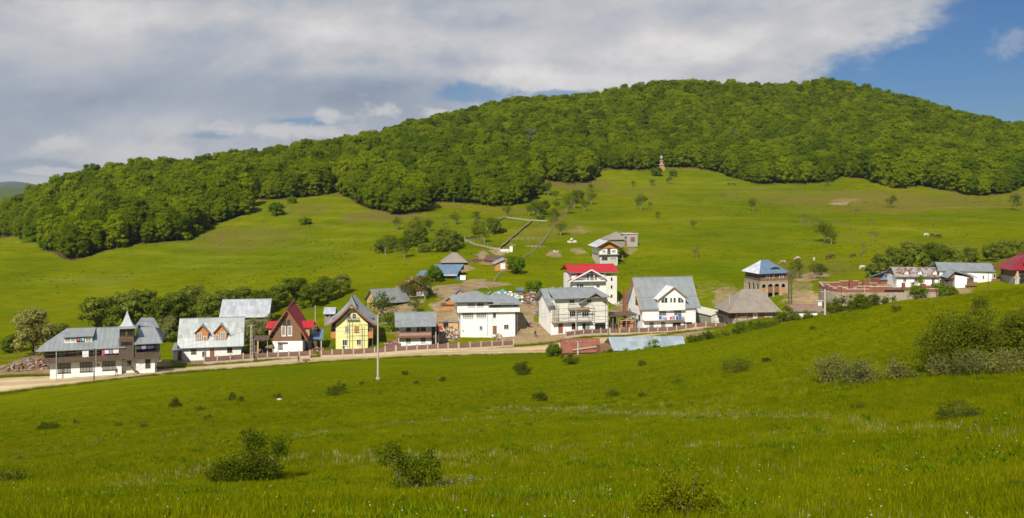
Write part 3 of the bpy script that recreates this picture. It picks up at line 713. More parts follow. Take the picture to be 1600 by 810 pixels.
ROUND = [dense_tree(255 + i, 2.6, 5.0, 2400, 0.26, M_leaf_bright) for i in range(2)]
BLUISH = [dense_tree(258, 4.4, 12, 2600, 0.45, M_blossom)]
_treeno = 0
def tree(kindset, base_h, px, py, hpx, label, group=None, name='tree', dmin=170, dist=None, wid=1.0, cat='tree'):
    global _treeno; _treeno += 1
    p = at(px, dist) if dist else hit(px, py, dmin); Hm = hpx / F * p.y; s = Hm / base_h
    v = kindset[_treeno % len(kindset)]
    e = empty(name, p, (_treeno * 1.7) % 6.28); e.scale = (s * wid, s * wid, s)
    obj('crown', v[0], e); obj('trunk', v[1], e)
    tag(e, label, cat, group); return e

OG = 'orchard trees scattered on the hillside'
for px, py, h, lb in ((620,360,20,'small thin orchard tree standing alone in the grass left of the dense clump'),(684,328,10,'tiny tree on the grass just below the wood, left of the ploughed corner'),
    (711,351,18,'short orchard tree midway between the wood and the green clump'),(746,349,18,'short orchard tree right of its twin, above the fenced paddock'),(651,377,36,'tallest round tree of the green clump left of the farmyard'),
    (670,362,20,'loose tree behind the tall one of the green clump'),(602,398,28,'leftmost tree of the green clump on the slope'),(632,404,32,'dark leafy tree at the front of the green clump'),(618,394,22,'bushy tree between the two front trees of the green clump'),
    (741,373,20,'low tree at the left corner of the fenced paddock'),(757,379,26,'spreading tree inside the lower left corner of the paddock'),(766,363,22,'upright tree at the upper left side of the paddock'),
    (794,340,18,'small tree at the top left corner of the paddock fence'),(826,337,18,'small tree above the paddock fence, left of the bushy one'),(841,342,28,'bushy tree right above the paddock fence'),(833,335,20,'slim tree behind the bushy one above the paddock'),
    (857,306,22,'pale loose tree near the edge of the wood above the paddock'),(866,313,16,'small tree below the pale one near the wood edge'),(870,328,15,'short tree between the paddock and the steep path'),(885,335,28,'taller tree on the left side of the steep path'),
    (897,326,26,'leafy tree beside the steep path, halfway up'),(912,330,18,'short tree right of the steep path'),(924,320,22,'upper tree right of the steep path'),(922,300,12,'little tree near the top of the steep path'),
    (866,353,26,'tree at the upper right corner of the paddock'),(875,369,22,'dark tree just outside the right paddock fence'),
    (1001,328,24,'round tree alone on the open slope right of the steep path'),(1015,326,10,'thin sapling close to the round tree on the open slope'),(989,292,9,'tiny sapling high on the slope left below the shrine'),
    (1019,291,12,'small sapling below the shrine tower'),(1045,288,13,'slim sapling on the knoll right of the shrine tower'),(1027,342,11,'small spindly tree in mid slope below the round one'),
    (1082,358,13,'leaning dark bush tree on the bare green slope'),(1177,330,20,'solitary upright tree on the upper right meadow'),(1392,325,20,'reddish bushy tree under the wood on the right'),(1588,329,24,'lone tree at the right edge of the upper meadow'),
    (1292,291,11,'tiny tree at the foot of the wood by a gap')):
    tree(ORCH, 6.0, px, py, h * 1.08, lb, OG, 'orchard_tree', dmin=250)
for px, py, h, lb in ((1129,313,13,'bare little tree high on the meadow'),(1089,404,23,'thin nearly bare tree on the grass above the grey chalet roof'),(1252,349,18,'dark thin tree, left end of the row on the right meadow'),
    (1264,350,14,'small bare tree next to the left end of the meadow row'),(1277,355,18,'slanting thin tree in the middle of the meadow row'),(1326,347,9,'tiny bare tree in the right meadow'),
    (1340,334,10,'small grey sapling below the bare soil patch'),(1361,353,12,'small bare tree right of the meadow row'),(1364,378,22,'sparse crooked tree on the right meadow'),(1348,403,20,'low sparse tree above the brick ruin'),
    (696,358,14,'bare grey tree in the grass above the green clump'),(973,405,24,'thin bare tree beside the upper house')):
    tree(SPARSE, 6.0, px, py, h * 1.05, lb, OG, 'bare_tree', dmin=250)
tree(ORCH, 6.0, 1289, 379, 36, 'large spreading tree, tallest on the right meadow', OG, 'orchard_tree', dmin=250, wid=1.0)
tree(ORCH, 6.0, 1299, 382, 26, 'pale tree leaning against the large spreading one on the meadow', OG, 'orchard_tree', dmin=250)
tree(ROUND, 5.0, 806, 428, 30, 'full green tree on the slope right of the orange gabled hut', None, 'tree', dmin=250)
tree(ROUND, 5.0, 679, 441, 27, 'round green tree in front of the blue-roofed barn', None, 'tree', dmin=230)
tree(ROUND, 5.0, 834, 458, 22, 'round green bush tree beside the scrap heap', None, 'tree', dmin=230, wid=1.3)
tree(ROUND, 5.0, 866, 553, 26, 'small bright green tree at the corner of the rust-red shed', None, 'tree', dmin=160, dist=205)
tree(DENSE, 6.6, 704, 393, 36, 'broad dark tree at the right end of the clump above the hip-roofed shed', None, 'tree', dmin=250, wid=1.0)
tree(DENSE, 6.6, 684, 394, 26, 'dark bushy tree left of the broad one above the hip-roofed shed', None, 'tree', dmin=250)
for px, py, h, lb in ((593,396,22,'low leafy tree at the left tip of the green clump'),(610,390,24,'leafy tree behind the leftmost pair of the green clump'),(642,386,30,'leafy tree left behind the tallest of the green clump'),(658,380,28,'bushy tree touching the tallest one of the green clump on its right'),
    (690,380,24,'tree above the broad dark tree of the clump'),(716,386,22,'small tree at the right tip of the green clump'),(748,366,24,'leafy tree between the clump and the paddock corner'),(773,366,26,'leafy tree just inside the left paddock fence'),(850,336,24,'leafy tree right of the bushy one above the paddock'),(905,318,22,'leafy tree high beside the steep path')):
    tree(DENSE, 6.6, px, py, h, lb, OG, 'orchard_tree', dmin=250, wid=0.95)
tree(DENSE, 6.6, 662, 394, 14, 'low dark bush in the middle of the green clump', None, 'bush', dmin=250, wid=1.7, cat='bush')
for px, py, h, w, lb in ((432,337,22,1.2,'rounded bush beside the corner of the wood on the left slope'),(477,351,13,1.6,'low rounded bush alone on the left slope'),(787,363,7,1.6,'small dark bush inside the paddock'),(1026,275,15,1.3,'leafy bush at the foot of the shrine tower'),
                  (1052,276,12,1.1,'small bush right of the shrine tower'),(71,391,20,1.1,'bright rounded tree at the lower edge of the left wood'),(456,318,12,1.3,'small bush at the wood edge above the left slope'),(845,345,9,1.6,'low bush beside the paddock fence')):
    tree(ROUND, 5.0, px, py, h, lb, None, 'bush', dmin=250, wid=w, cat='bush')
HG = 'row of round trees behind the village houses'
for k, (px, py, h, lb) in enumerate(((155,520,66,'dark round tree behind the tower house, left end of the row'),(192,512,62,'tree right behind the pointed tower of the long house'),(222,505,58,'pale green tree right of the pointed tower'),(250,503,56,'tree above the right wing of the tower house'),
    (278,500,54,'tree behind the left end of the patchwork roof'),(302,496,54,'tree behind the middle of the patchwork roof'),(328,490,50,'tree left of the pale barn roof'),(352,482,48,'tree rising behind the left edge of the pale barn roof'),
    (380,478,40,'tree rising behind the middle of the pale barn roof'),(408,480,44,'tree right of the pale barn roof'),(434,482,50,'tree directly behind the red A-frame roof'),(460,484,54,'tree above the peak of the red A-frame roof'),
    (486,484,54,'tree right behind the red A-frame house'),(510,482,52,'tree left of the yellow house peak'),(532,478,44,'last tree on the right of the row behind the yellow house'))):
    tree(DENSE, 6.6, px, py, h * (0.9 if px < 420 else 0.74), lb, HG, 'tree', dmin=200, dist=248 + (k * 7 % 3) * 6 + k * 1.4, wid=1.15)
for px, py, h, lb, ds in ((262,525,44,'low pale tree between the tower house and the dormer house',232),(236,515,40,'bushy tree behind the tower house wing',232),(398,530,48,'pale leafy tree between the dormer house and the A-frame',226),(420,525,50,'leafy tree just left of the A-frame red dormer',228),
                      (380,512,34,'small pale tree in front of the pale barn roof',228),(330,520,40,'low tree between patchwork roof and barn',232)):
    tree(WILLOW, 7.6, px, py, h, lb, None, 'tree', dist=ds, wid=0.9)
tree(WILLOW, 7.6, 52, 562, 82, 'pale grey-green willow left of the tower house', None, 'willow_tree', dist=215, wid=0.95)
tree(DENSE, 6.6, 90, 550, 40, 'shaded bushy tree between willow and tower house', None, 'tree', dist=226, wid=1.2)
tree(DENSE, 6.6, 20, 570, 30, 'low dark bush left of the willow', None, 'bush', dist=222, wid=1.4, cat='bush')
for px, ds, h, lb in ((598,244,50,'green tree between the yellow house and the grey barn'),(612,238,34,'small green tree beside the path right of the yellow house'),(640,262,36,'sprawling tree in front of the old tiled house'),(664,262,40,'leafy tree at the right of the old tiled house wall'),(650,250,26,'bright bush above the balcony house roof')):
    tree(ORCH, 6.0, px, 0, h, lb, None, 'tree', dist=ds, wid=1.1)
RG = 'trees behind the right end of the village'
for px, h, ds, lb in ((1362,30,268,'small dark tree left of the blue brick shed'),(1378,44,272,'dark tree behind the blue brick shed'),(1402,52,278,'tree above the left end of the rusty roof'),(1425,58,280,'tallest tree behind the rusty roof'),(1450,54,280,'tree above the middle of the rusty roof'),
                      (1472,46,282,'tree between the rusty roof and the grey roof'),(1494,42,284,'pointed tree behind the grey roof'),(1516,40,286,'tree behind the middle of the grey roof'),(1550,46,286,'tree left of the red roof'),(1572,48,290,'bushy tree behind the red roof'),(1595,46,292,'tree at the right edge behind the red roof')):
    tree(DENSE, 6.6, px, 0, h * (0.80 if px < 1480 else 0.66), lb, RG, 'tree', dist=ds, wid=1.05)
for px, py, h, w, lb in ((1246,436,32,1.0,'dark tree closest to the arcaded house on its right'),(1272,437,30,1.0,'leafy tree by the earth bank right of the arcaded house'),(1284,436,24,1.1,'lower leafy tree at the right of the earth bank')):
    tree(ORCH, 6.0, px, py, h, lb, None, 'tree', dmin=235, wid=w)
for px, py, h, lb in ((1143,232,22,'pale silvery tree among the dark green of the high wood'),(260 + 700, 195, 18, 'silvery tree in the middle of the wood'),(832,232,16,'pale grey-green tree deep in the wood left of the shrine'),(930,190,14,'greyish crown high on the wooded hill')):
    p = hit(px, py + 4, 500); p = at(px, p.y - 2); s = 1.35
    e = empty('silvery_tree', p, px); e.scale = (s, s, s * 1.12); obj('crown', BLUISH[0][0], e); obj('trunk', BLUISH[0][1], e); tag(e, lb, 'tree')

# shrine-side edge growth, a shrubby fringe under the first rows of the wood
fr_me = crown_mesh('fringe', dense_lobes(np.random.default_rng(77), 2.4, 3.6, 10), 700, 0.5, np.random.default_rng(78), 0.8, 0.5, M_leaf)
fz = height(UN[:, 0], UN[:, 1]); RR3 = np.zeros((len(UN), 3)); RR3[:, 2] = rng.uniform(0, 6.28, len(UN))
scatter('undergrowth', np.c_[UN, fz], RR3, rng.uniform(0.5, 1.25, len(UN)), np.zeros(len(UN)), [proto('fringe_shape', fr_me)], label='leafy undergrowth along the lower edge of the wood', cat='undergrowth')

# ------------------------------------------------------------------ shrubs of the foreground meadow
def shrub(name, px, py, wpx, hpx, label, m=None, dmin=8, dens=1.0, leafpx=2.0, seed=None, dist=None, flat=0.75, group=None, core=0.0, twig=True, spread=1.0, nl=None, shape=None, top=None):
    p = at(px, dist) if dist else hit(px, py, dmin); d = p.y; Wd = wpx / F * d
    if top: hpx = max(8, HY + (CZ - p.z) * F / d - top)
    Hm = hpx / F * d
    rg = np.random.default_rng(seed or int(px * 7 + py)); L = []; tubes = []
    nl = nl or max(7, int(12 * wpx / 60) + 6); nl = min(nl, 34)
    if shape:
        for (sx, sy, sr) in shape:
            for q in range(3):
                lr = sr / F * d * rg.uniform(0.75, 1.2); X_ = (sx - px) / F * d + rg.normal(0, lr * .5); Z_ = (py - sy) / F * d + rg.normal(0, lr * .3)
                L.append((X_, rg.normal(0, Wd * 0.10), max(Z_, lr * .5), lr, lr * .8))
            X_ = (sx - px) / F * d; Z_ = (py - sy) / F * d
            tubes.append(([(rg.normal(0, Wd * .05), 0, -.1), (X_ * .45, rg.normal(0, Wd * .04), Z_ * .5), (X_, rg.normal(0, Wd * .06), Z_ + sr * .3 / F * d)], [.02, .012, .004]))
        nl = 0
    for i in range(nl):
        a = i * 2.399; r = math.sqrt((i + 0.5) / nl) * Wd * 0.42 * rg.uniform(0.7, 1.15) * spread
        hh = Hm * (1 - 0.55 * (r / (Wd * 0.5)) ** 2) * rg.uniform(0.45, 1.05); lr = min(Wd, Hm * 1.4) * rg.uniform(0.12, 0.24)
        for q in range(2):
            z = hh * (rg.uniform(0.25, 0.6) if q else 0.86); xx, yy = r * math.cos(a) + rg.normal(0, lr * 0.4), r * math.sin(a) * 0.9 + rg.normal(0, lr * 0.4)
            L.append((xx, yy, max(z, lr * 0.6), lr, lr * flat))
        tubes.append(([(rg.normal(0, Wd * 0.06), rg.normal(0, Wd * 0.05), -0.15), (r * 0.4 * math.cos(a), r * 0.35 * math.sin(a), hh * 0.45), (r * math.cos(a), r * 0.9 * math.sin(a), hh * 1.02)], [0.010 * Hm + 0.004, 0.006 * Hm + 0.003, 0.002]))
        for q in range(2):
            tubes.append(([(r * 0.6 * math.cos(a), r * 0.5 * math.sin(a), hh * 0.6), (r * math.cos(a) + rg.normal(0, Wd * 0.08), r * math.sin(a) + rg.normal(0, Wd * 0.08), hh * rg.uniform(0.8, 1.15))], [0.004, 0.002]))
    ls = leafpx / F * d; n = int(min(16000, dens * 5.0 * (wpx * hpx) / (leafpx ** 2))) + 250
    e = empty(name, p, 0)
    obj('foliage', crown_mesh('foliage', L, n, ls, rg, core, 0.9, m or M_leaf_dark, under=0.75, shell=(0.3, 1.2)), e)
    if twig: obj('branches', tubes_mesh('branches', tubes, M_bark, 4), e)
    tag(e, label, 'bush', group); return e
shrub('thorn_bush', 388, 757, 118, 84, 'large dark thorn bush in the left foreground', leafpx=3.0, dens=1.7, shape=[(412,709,30),(424,727,22),(400,690,16),(386,677,8),(394,734,22),(372,727,18),(350,727,14),(339,743,12),(337,755,9),(357,743,14),(436,704,12),(410,745,16),(430,742,10)])
shrub('thorn_bush', 646, 772, 124, 88, 'loose open thorn bush in the middle foreground', M_leaf_orch, leafpx=3.4, dens=1.0, shape=[(608,702,15),(592,708,9),(624,722,17),(650,723,17),(672,721,13),(687,721,7),(632,740,18),(659,740,18),(650,755,15),(622,754,9),(682,745,10),(674,702,7),(600,722,9)])
shrub('low_bush', 18, 757, 56, 26, 'low dark bush at the left edge of the foreground', leafpx=3.0, dens=1.0)
shrub('yellow_shrub', 1070, 830, 190, 84, 'yellowish shrub cut by the bottom edge', M_leaf_yel, leafpx=4.0, dens=1.0, dist=19.5, shape=[(1040,778,20),(1062,792,28),(1100,784,20),(1090,752,10),(1012,798,20),(1130,804,14),(1046,752,9),(1070,815,30),(1030,820,26),(1108,820,24)])
shrub('low_bush', 1500, 659, 92, 34, 'low spreading dark bush right of the pale grass band', leafpx=2.4, dens=1.0)
shrub('grey_shrub', 1297, 598, 66, 50, 'grey-green shrub, left half of the pair in the right meadow', M_leaf_sage, leafpx=2.4, dens=1.0)
shrub('grey_shrub', 1342, 600, 66, 44, 'grey-green shrub, right half of the pair in the right meadow', M_leaf_sage, leafpx=2.4, dens=1.0)
shrub('grey_shrub', 1402, 592, 44, 34, 'small dark grey-green shrub between the pair and the thicket', M_leaf_sage, leafpx=2.2, dens=1.0)
shrub('grey_shrub', 1428, 592, 20, 14, 'tiny grey shrub at the foot of the thicket', M_leaf_sage, leafpx=2.0)
shrub('thicket', 1486, 582, 116, 104, 'tall green thicket on the right slope', M_leaf_dark, leafpx=2.8, dens=1.7)
shrub('thicket', 1545, 576, 110, 104, 'dense green thicket right of the tall one', M_leaf_dark, leafpx=2.8, dens=1.8)
shrub('thicket', 1598, 572, 80, 104, 'darkest thicket cut by the right edge', leafpx=2.8, dens=2.0)
shrub('grey_shrub', 1475, 588, 60, 36, 'grey twiggy shrub in front of the tall thicket', M_leaf_sage, leafpx=2.2, dens=0.8)
shrub('grey_shrub', 1525, 588, 80, 44, 'purplish grey shrub at the foot of the dense thicket', M_leaf_sage, leafpx=2.2, dens=0.8)
shrub('grey_shrub', 1575, 586, 70, 44, 'pale grey-green shrub at the right edge below the thicket', M_leaf_sage, leafpx=2.4, dens=1.0)
for px, py, w, h, lb, mm in ((1150,583,52,28,'round dark bush alone in the right middle meadow',None),(890,570,30,18,'round dark bush in the meadow below the rust-red shed',None),(817,586,26,26,'upright bush in the meadow left of the shed',None),(806,580,12,10,'small bush left of the upright one',None),
    (521,619,20,20,'left one of two touching bushes below the road',None),(532,615,18,24,'right and taller of two touching bushes below the road',None),(272,637,20,17,'small round bush in the left meadow',None),(312,642,16,8,'low bush right of the small round one',None),
    (364,625,14,14,'upright little bush near the centre left',None),(377,629,12,10,'little bush right of the upright one',None),(68,671,22,12,'left part of a low bush pair at the left',None),(84,671,20,14,'right part of a low bush pair at the left',None),
    (118,663,10,8,'tiny bush right of the low pair',None),(185,666,12,8,'tiny bush in the left meadow',None),(224,668,16,9,'small flat bush in the left meadow',None),(435,622,14,8,'small bush with a stone beside it',None),(326,656,18,8,'sprawling low plant in the left meadow',None),
    (845,627,26,16,'reddish tangle of stems in the centre meadow',None),(958,620,26,12,'dark green clump in the centre meadow',None),(1003,571,16,9,'small low bush right of the round one',None),(1003,621,16,7,'little dark green clump right of the centre one',None),
    (632,586,12,8,'tiny bush right of the lamp pole',None),(650,600,10,6,'tiny bush below the lamp pole',None),(565,601,10,6,'tiny plant left of the lamp pole',None),(1530,482,26,22,'leafy bush on the crest at the right',None),(1400,487,18,12,'small bush on the crest below the rusty roof',None),
    (1520,492,30,12,'low bush on the crest below the white house',None),(1345,640,30,12,'faint low bush above the pale grass band',None),(1060,600,20,8,'low tuft right of the centre',None),(820,574,10,8,'small bush by the road end',None),(692,596,10,8,'small bush in the middle of the slope',None),(30,720,14,9,'small dark plant near the left edge',None),
    (1195,566,18,8,'low dark clump right of the round bush',None),(1270,515,12,6,'tiny clump near the crest',None),(1590,770,50,20,'dark low bush at the right bottom edge',None)):
    shrub('bush', px, py, w, h, lb, mm, leafpx=1.7, dens=1.2, dmin=10)
# bushes where the crest meets the village
for px, ds, w, h, lb, mm in ((1022,204,26,-528,'pointed young tree in front of the blue-grey barn roof',M_leaf_bright),(976,192,26,-545,'bush at the left foot of the blue-grey barn roof',M_leaf_orch),(994,190,18,-544,'small bush below the blue-grey barn roof',M_leaf_orch),(952,192,20,-543,'bush right of the rust-red shed',M_leaf_dark),
    (1084,215,30,-522,'bush right of the blue-grey barn',M_leaf_orch),(1106,214,30,-517,'bush on the roadside below the garage',M_leaf_orch),(1131,212,28,-516,'dense bush on the roadside left of the shingled house',M_leaf_dark),(1157,214,34,-502,'tall bush in front of the shingled house porch',M_leaf_orch),(1184,216,44,-500,'wide bush below the shingled house door',M_leaf_orch),
    (1206,220,34,-499,'bush at the right corner of the shingled house',M_leaf_dark),(1234,226,34,-478,'big dark bush left of the low white house',M_leaf_dark),(1222,224,22,-484,'bush beside the shingled roof edge',M_leaf_orch),(1262,220,18,-484,'bush at the low white wall',M_leaf_dark),(1318,-487,40,26,'bush below the round end of the brick ruin',M_leaf_dark),(1340,-485,40,28,'wide bush in front of the brick ruin',M_leaf_orch),
    (1362,-479,30,18,'low bush in front of the ruin stone base',M_leaf_dark),(1385,-473,24,16,'small bush at the middle of the ruin',M_leaf_orch),(1432,-467,30,34,'young leafy tree before the right part of the ruin',M_leaf_bright),(1470,-463,30,22,'bush at the white house corner',M_leaf_bright),(1486,-462,26,18,'low bush by the white house wall',M_leaf_orch),(1300,-491,24,18,'bush beside the concrete pole with crossbar',M_leaf_dark)):
    if ds < 0: shrub('roadside_bush', px, -ds, w, h * 1.1, lb, mm, leafpx=1.9, dens=1.3, core=0.4)
    else: shrub('roadside_bush', px, 0, w, 20, lb, mm, leafpx=1.9, dens=1.4, dist=ds, core=0.4, top=-h)

# ------------------------------------------------------------------ meadow growth near the eye
def blade_mesh(name, n, h, w, spread, rg, m, bend=0.5):
    V, Fc = [], []
    for i in range(n):
        x, y = rg.normal(0, spread, 2) * 0.6; a = rg.uniform(0, 6.28); hh = h * rg.uniform(0.5, 1.25); ww = w * rg.uniform(0.7, 1.3)
        b = rg.uniform(0, bend) * hh; c, s = math.cos(a), math.sin(a); px_, py_ = -s * ww / 2, c * ww / 2; o = len(V)
        V += [(x - px_, y - py_, -0.03), (x + px_, y + py_, -0.03), (x + px_ * 0.8 + c * b * 0.35, y + py_ * 0.8 + s * b * 0.35, hh * 0.6), (x - px_ * 0.8 + c * b * 0.35, y - py_ * 0.8 + s * b * 0.35, hh * 0.6), (x + c * b, y + s * b, hh)]
        Fc += [(o, o + 1, o + 2, o + 3), (o + 3, o + 2, o + 4)]
    me = bpy.data.meshes.new(name); me.from_pydata(V, [], Fc); me.materials.append(m); return me
M_blade = leaf_mat('grass_blades', (0.160, 0.220, 0.002), 0.5, 0.02, 0.45, 0.10, (0.29, 0.30, 0.004))
M_straw = leaf_mat('seed_heads', (0.36, 0.35, 0.14), 0.3, 0.03, 0.5, 0.5, (0.46, 0.41, 0.22))
M_broad = leaf_mat('broad_weeds', (0.09, 0.17, 0.004), 0.35, 0.02, 0.5, 0.5)
rg = np.random.default_rng(5)
GP = [proto('grass_tuft', blade_mesh('grass_tuft', 44, 0.22, 0.014, 0.34, rg, M_blade)) for _ in range(4)] + [proto('weed_tuft', blade_mesh('weed_tuft', 12, 0.26, 0.07, 0.16, rg, M_broad, 1.0))]
def field(n, d0, d1, px0=-40, px1=1640, power=1.0):
    u = rng.random(n); d = (d0 ** (2 - power) + u * (d1 ** (2 - power) - d0 ** (2 - power))) ** (1 / (2 - power)) if power != 2 else d0 * (d1 / d0) ** u
    px = rng.uniform(px0, px1, n); x = (px - 800) / F * d; return x, d
x, y = field(150000, 14.5, 190, power=1.25)
kk = rng.random(len(x)) < np.clip((185 - y) / 110, 0, 1); x, y = x[kk], y[kk]
z = height(x, y); R_ = np.zeros((len(x), 3)); R_[:, 2] = rng.uniform(0, 6.28, len(x)); R_[:, 0] = rng.normal(0, 0.12, len(x))
pick = rng.integers(0, 4, len(x)); wm = (fbm(x, y, 2.5, 9) > 0.12) & (rng.random(len(x)) < 0.25); pick[wm] = 4
scl = rng.uniform(0.6, 1.15, len(x)) * (0.75 + 0.9 * (fbm(x, y, 7, 61) + 0.3).clip(0, 1)) * np.clip(1.15 - y / 230, 0.4, 1)
scatter('meadow_grass', np.c_[x, y, z], R_, scl, pick, GP, label='green meadow grass of the near slope', cat='grass')
# seed heads
sp_me = blade_mesh('seed_stems', 9, 0.36, 0.016, 0.30, rg, M_straw, 0.5)
PX, PY = [], []
for P, w, s in BANDW:
    for (x1, y1), (x2, y2) in zip(P[:-1], P[1:]):
        L = math.hypot(x2 - x1, y2 - y1); n = int(L * 9 * s * w); t = rng.random(n)
        xx = x1 + (x2 - x1) * t; yy = y1 + (y2 - y1) * t
        o = rng.normal(0, 0.55 * w, n) - fbm(xx, yy, 3, 55) * 2.0; nx, ny = -(y2 - y1) / L, (x2 - x1) / L
        PX.append(xx + nx * o); PY.append(yy + ny * o)
x2_, y2_ = field(2600, 15, 80, power=1.0); k = fbm(x2_, y2_, 6, 91) > 0.05
x = np.concatenate(PX + [x2_[k]]); y = np.concatenate(PY + [y2_[k]]); z = height(x, y)
R_ = np.zeros((len(x), 3)); R_[:, 2] = rng.uniform(0, 6.28, len(x))
scatter('seed_heads', np.c_[x, y, z], R_, rng.uniform(0.5, 1.0, len(x)), np.zeros(len(x)), [proto('seed_stems', sp_me)], label='pale dry seed heads in bands across the meadow', cat='grass')
# dandelion clocks and yellow flowers
M_clock = mat('dandelion_clock', (0.42, 0.41, 0.33), 0.9, 0.25, 5); M_yellow = mat('yellow_petals', (0.75, 0.52, 0.02), 0.8, 0.1, 5); M_violet = mat('violet_petals', (0.28, 0.26, 0.45), 0.8, 0.2, 5)
def flower(name, m, r, h, flat):
    V = ICO1 * np.array([r, r, r * flat]) + np.array([0, 0, h]); V = V.tolist(); Fc = [tuple(f) for f in ICOF1.tolist()]; o = len(V)
    V += [(-0.003, 0, -0.02), (0.003, 0, -0.02), (0.003, 0, h), (-0.003, 0, h)]; Fc.append((o, o + 1, o + 2, o + 3))
    me = bpy.data.meshes.new(name); me.from_pydata(V, [], Fc); me.materials.append(m); me.materials.append(M_broad); me.polygons[-1].material_index = 1; return me
for nm, m, r, hh, fl, n, sd_, lab in (('dandelion_clocks', M_clock, 0.018, 0.27, 0.95, 1700, 71, 'white dandelion clocks dotted through the near grass'), ('yellow_flowers', M_yellow, 0.018, 0.26, 0.4, 1100, 72, 'small yellow flowers dotted through the near grass'), ('violet_flowers', M_violet, 0.02, 0.26, 0.7, 120, 73, 'few pale violet flowers in the near grass')):
    x, y = field(n, 15, 120, power=1.0)
    if nm == 'violet_flowers':
        c = hit(705, 765, 8); x = c.x + rng.normal(0, 0.8, n); y = c.y + rng.normal(0, 1.0, n)
    else:
        k = fbm(x, y, 8, sd_) + rng.normal(0, 0.2, len(x)) > 0.0; x, y = x[k], y[k]
    z = height(x, y); R_ = np.zeros((len(x), 3)); R_[:, 2] = rng.uniform(0, 6.28, len(x))
    scatter(nm, np.c_[x, y, z], R_, rng.uniform(0.7, 1.3, len(x)), np.zeros(len(x)), [proto(nm + '_shape', flower(nm, m, r, hh, fl))], label=lab, cat='flowers')

# verge grass along the road and rough tussocks on the pasture
n = 5200; k = rng.integers(0, len(ROADC) - 1, n); P0 = np.array([(p.x, p.y) for p in ROADC]); a = P0[k]; c = P0[k + 1]; t_ = rng.random((n, 1)); m_ = a + (c - a) * t_; d_ = (c - a) / np.linalg.norm(c - a, axis=1, keepdims=True)
side = np.where(rng.random(n) < 0.5, 1.0, -1.0); off = side * (4.5 + np.abs(rng.normal(0, 0.55, n)) + 1.6 * fbm(m_[:, 0], m_[:, 1], 6, 15)); x = m_[:, 0] - d_[:, 1] * off; y = m_[:, 1] + d_[:, 0] * off
R_ = np.zeros((n, 3)); R_[:, 2] = rng.uniform(0, 6.28, n)
scatter('verge_grass', np.c_[x, y, height(x, y)], R_, rng.uniform(0.8, 2.2, n), rng.integers(0, 4, n), GP, label='ragged grass along both edges of the dirt road', cat='grass')
TUS = proto('tussock', crown_mesh('tussock', [(0, 0, 0.05, 0.45, 0.28), (0.4, 0.2, 0.02, 0.3, 0.2)], 90, 0.2, np.random.default_rng(8), 0.0, 0.8, M_leaf_bright))
n = 26000; u_ = rng.random(n); y = 285 + u_ ** 0.8 * 430; x = rng.uniform(-0.56, 0.56, n) * y; k = (~poly_mask(x, y, FOREST)) & (fbm(x, y, 40, 19, 4) + rng.normal(0, 0.12, n) > 0.12); x, y = x[k], y[k]
R_ = np.zeros((len(x), 3)); R_[:, 2] = rng.uniform(0, 6.28, len(x)); scatter('pasture_tussocks', np.c_[x, y, height(x, y)], R_, rng.uniform(0.3, 0.85, len(x)), np.zeros(len(x)), [TUS], label='small rough tussocks speckling the hillside pasture', cat='grass')
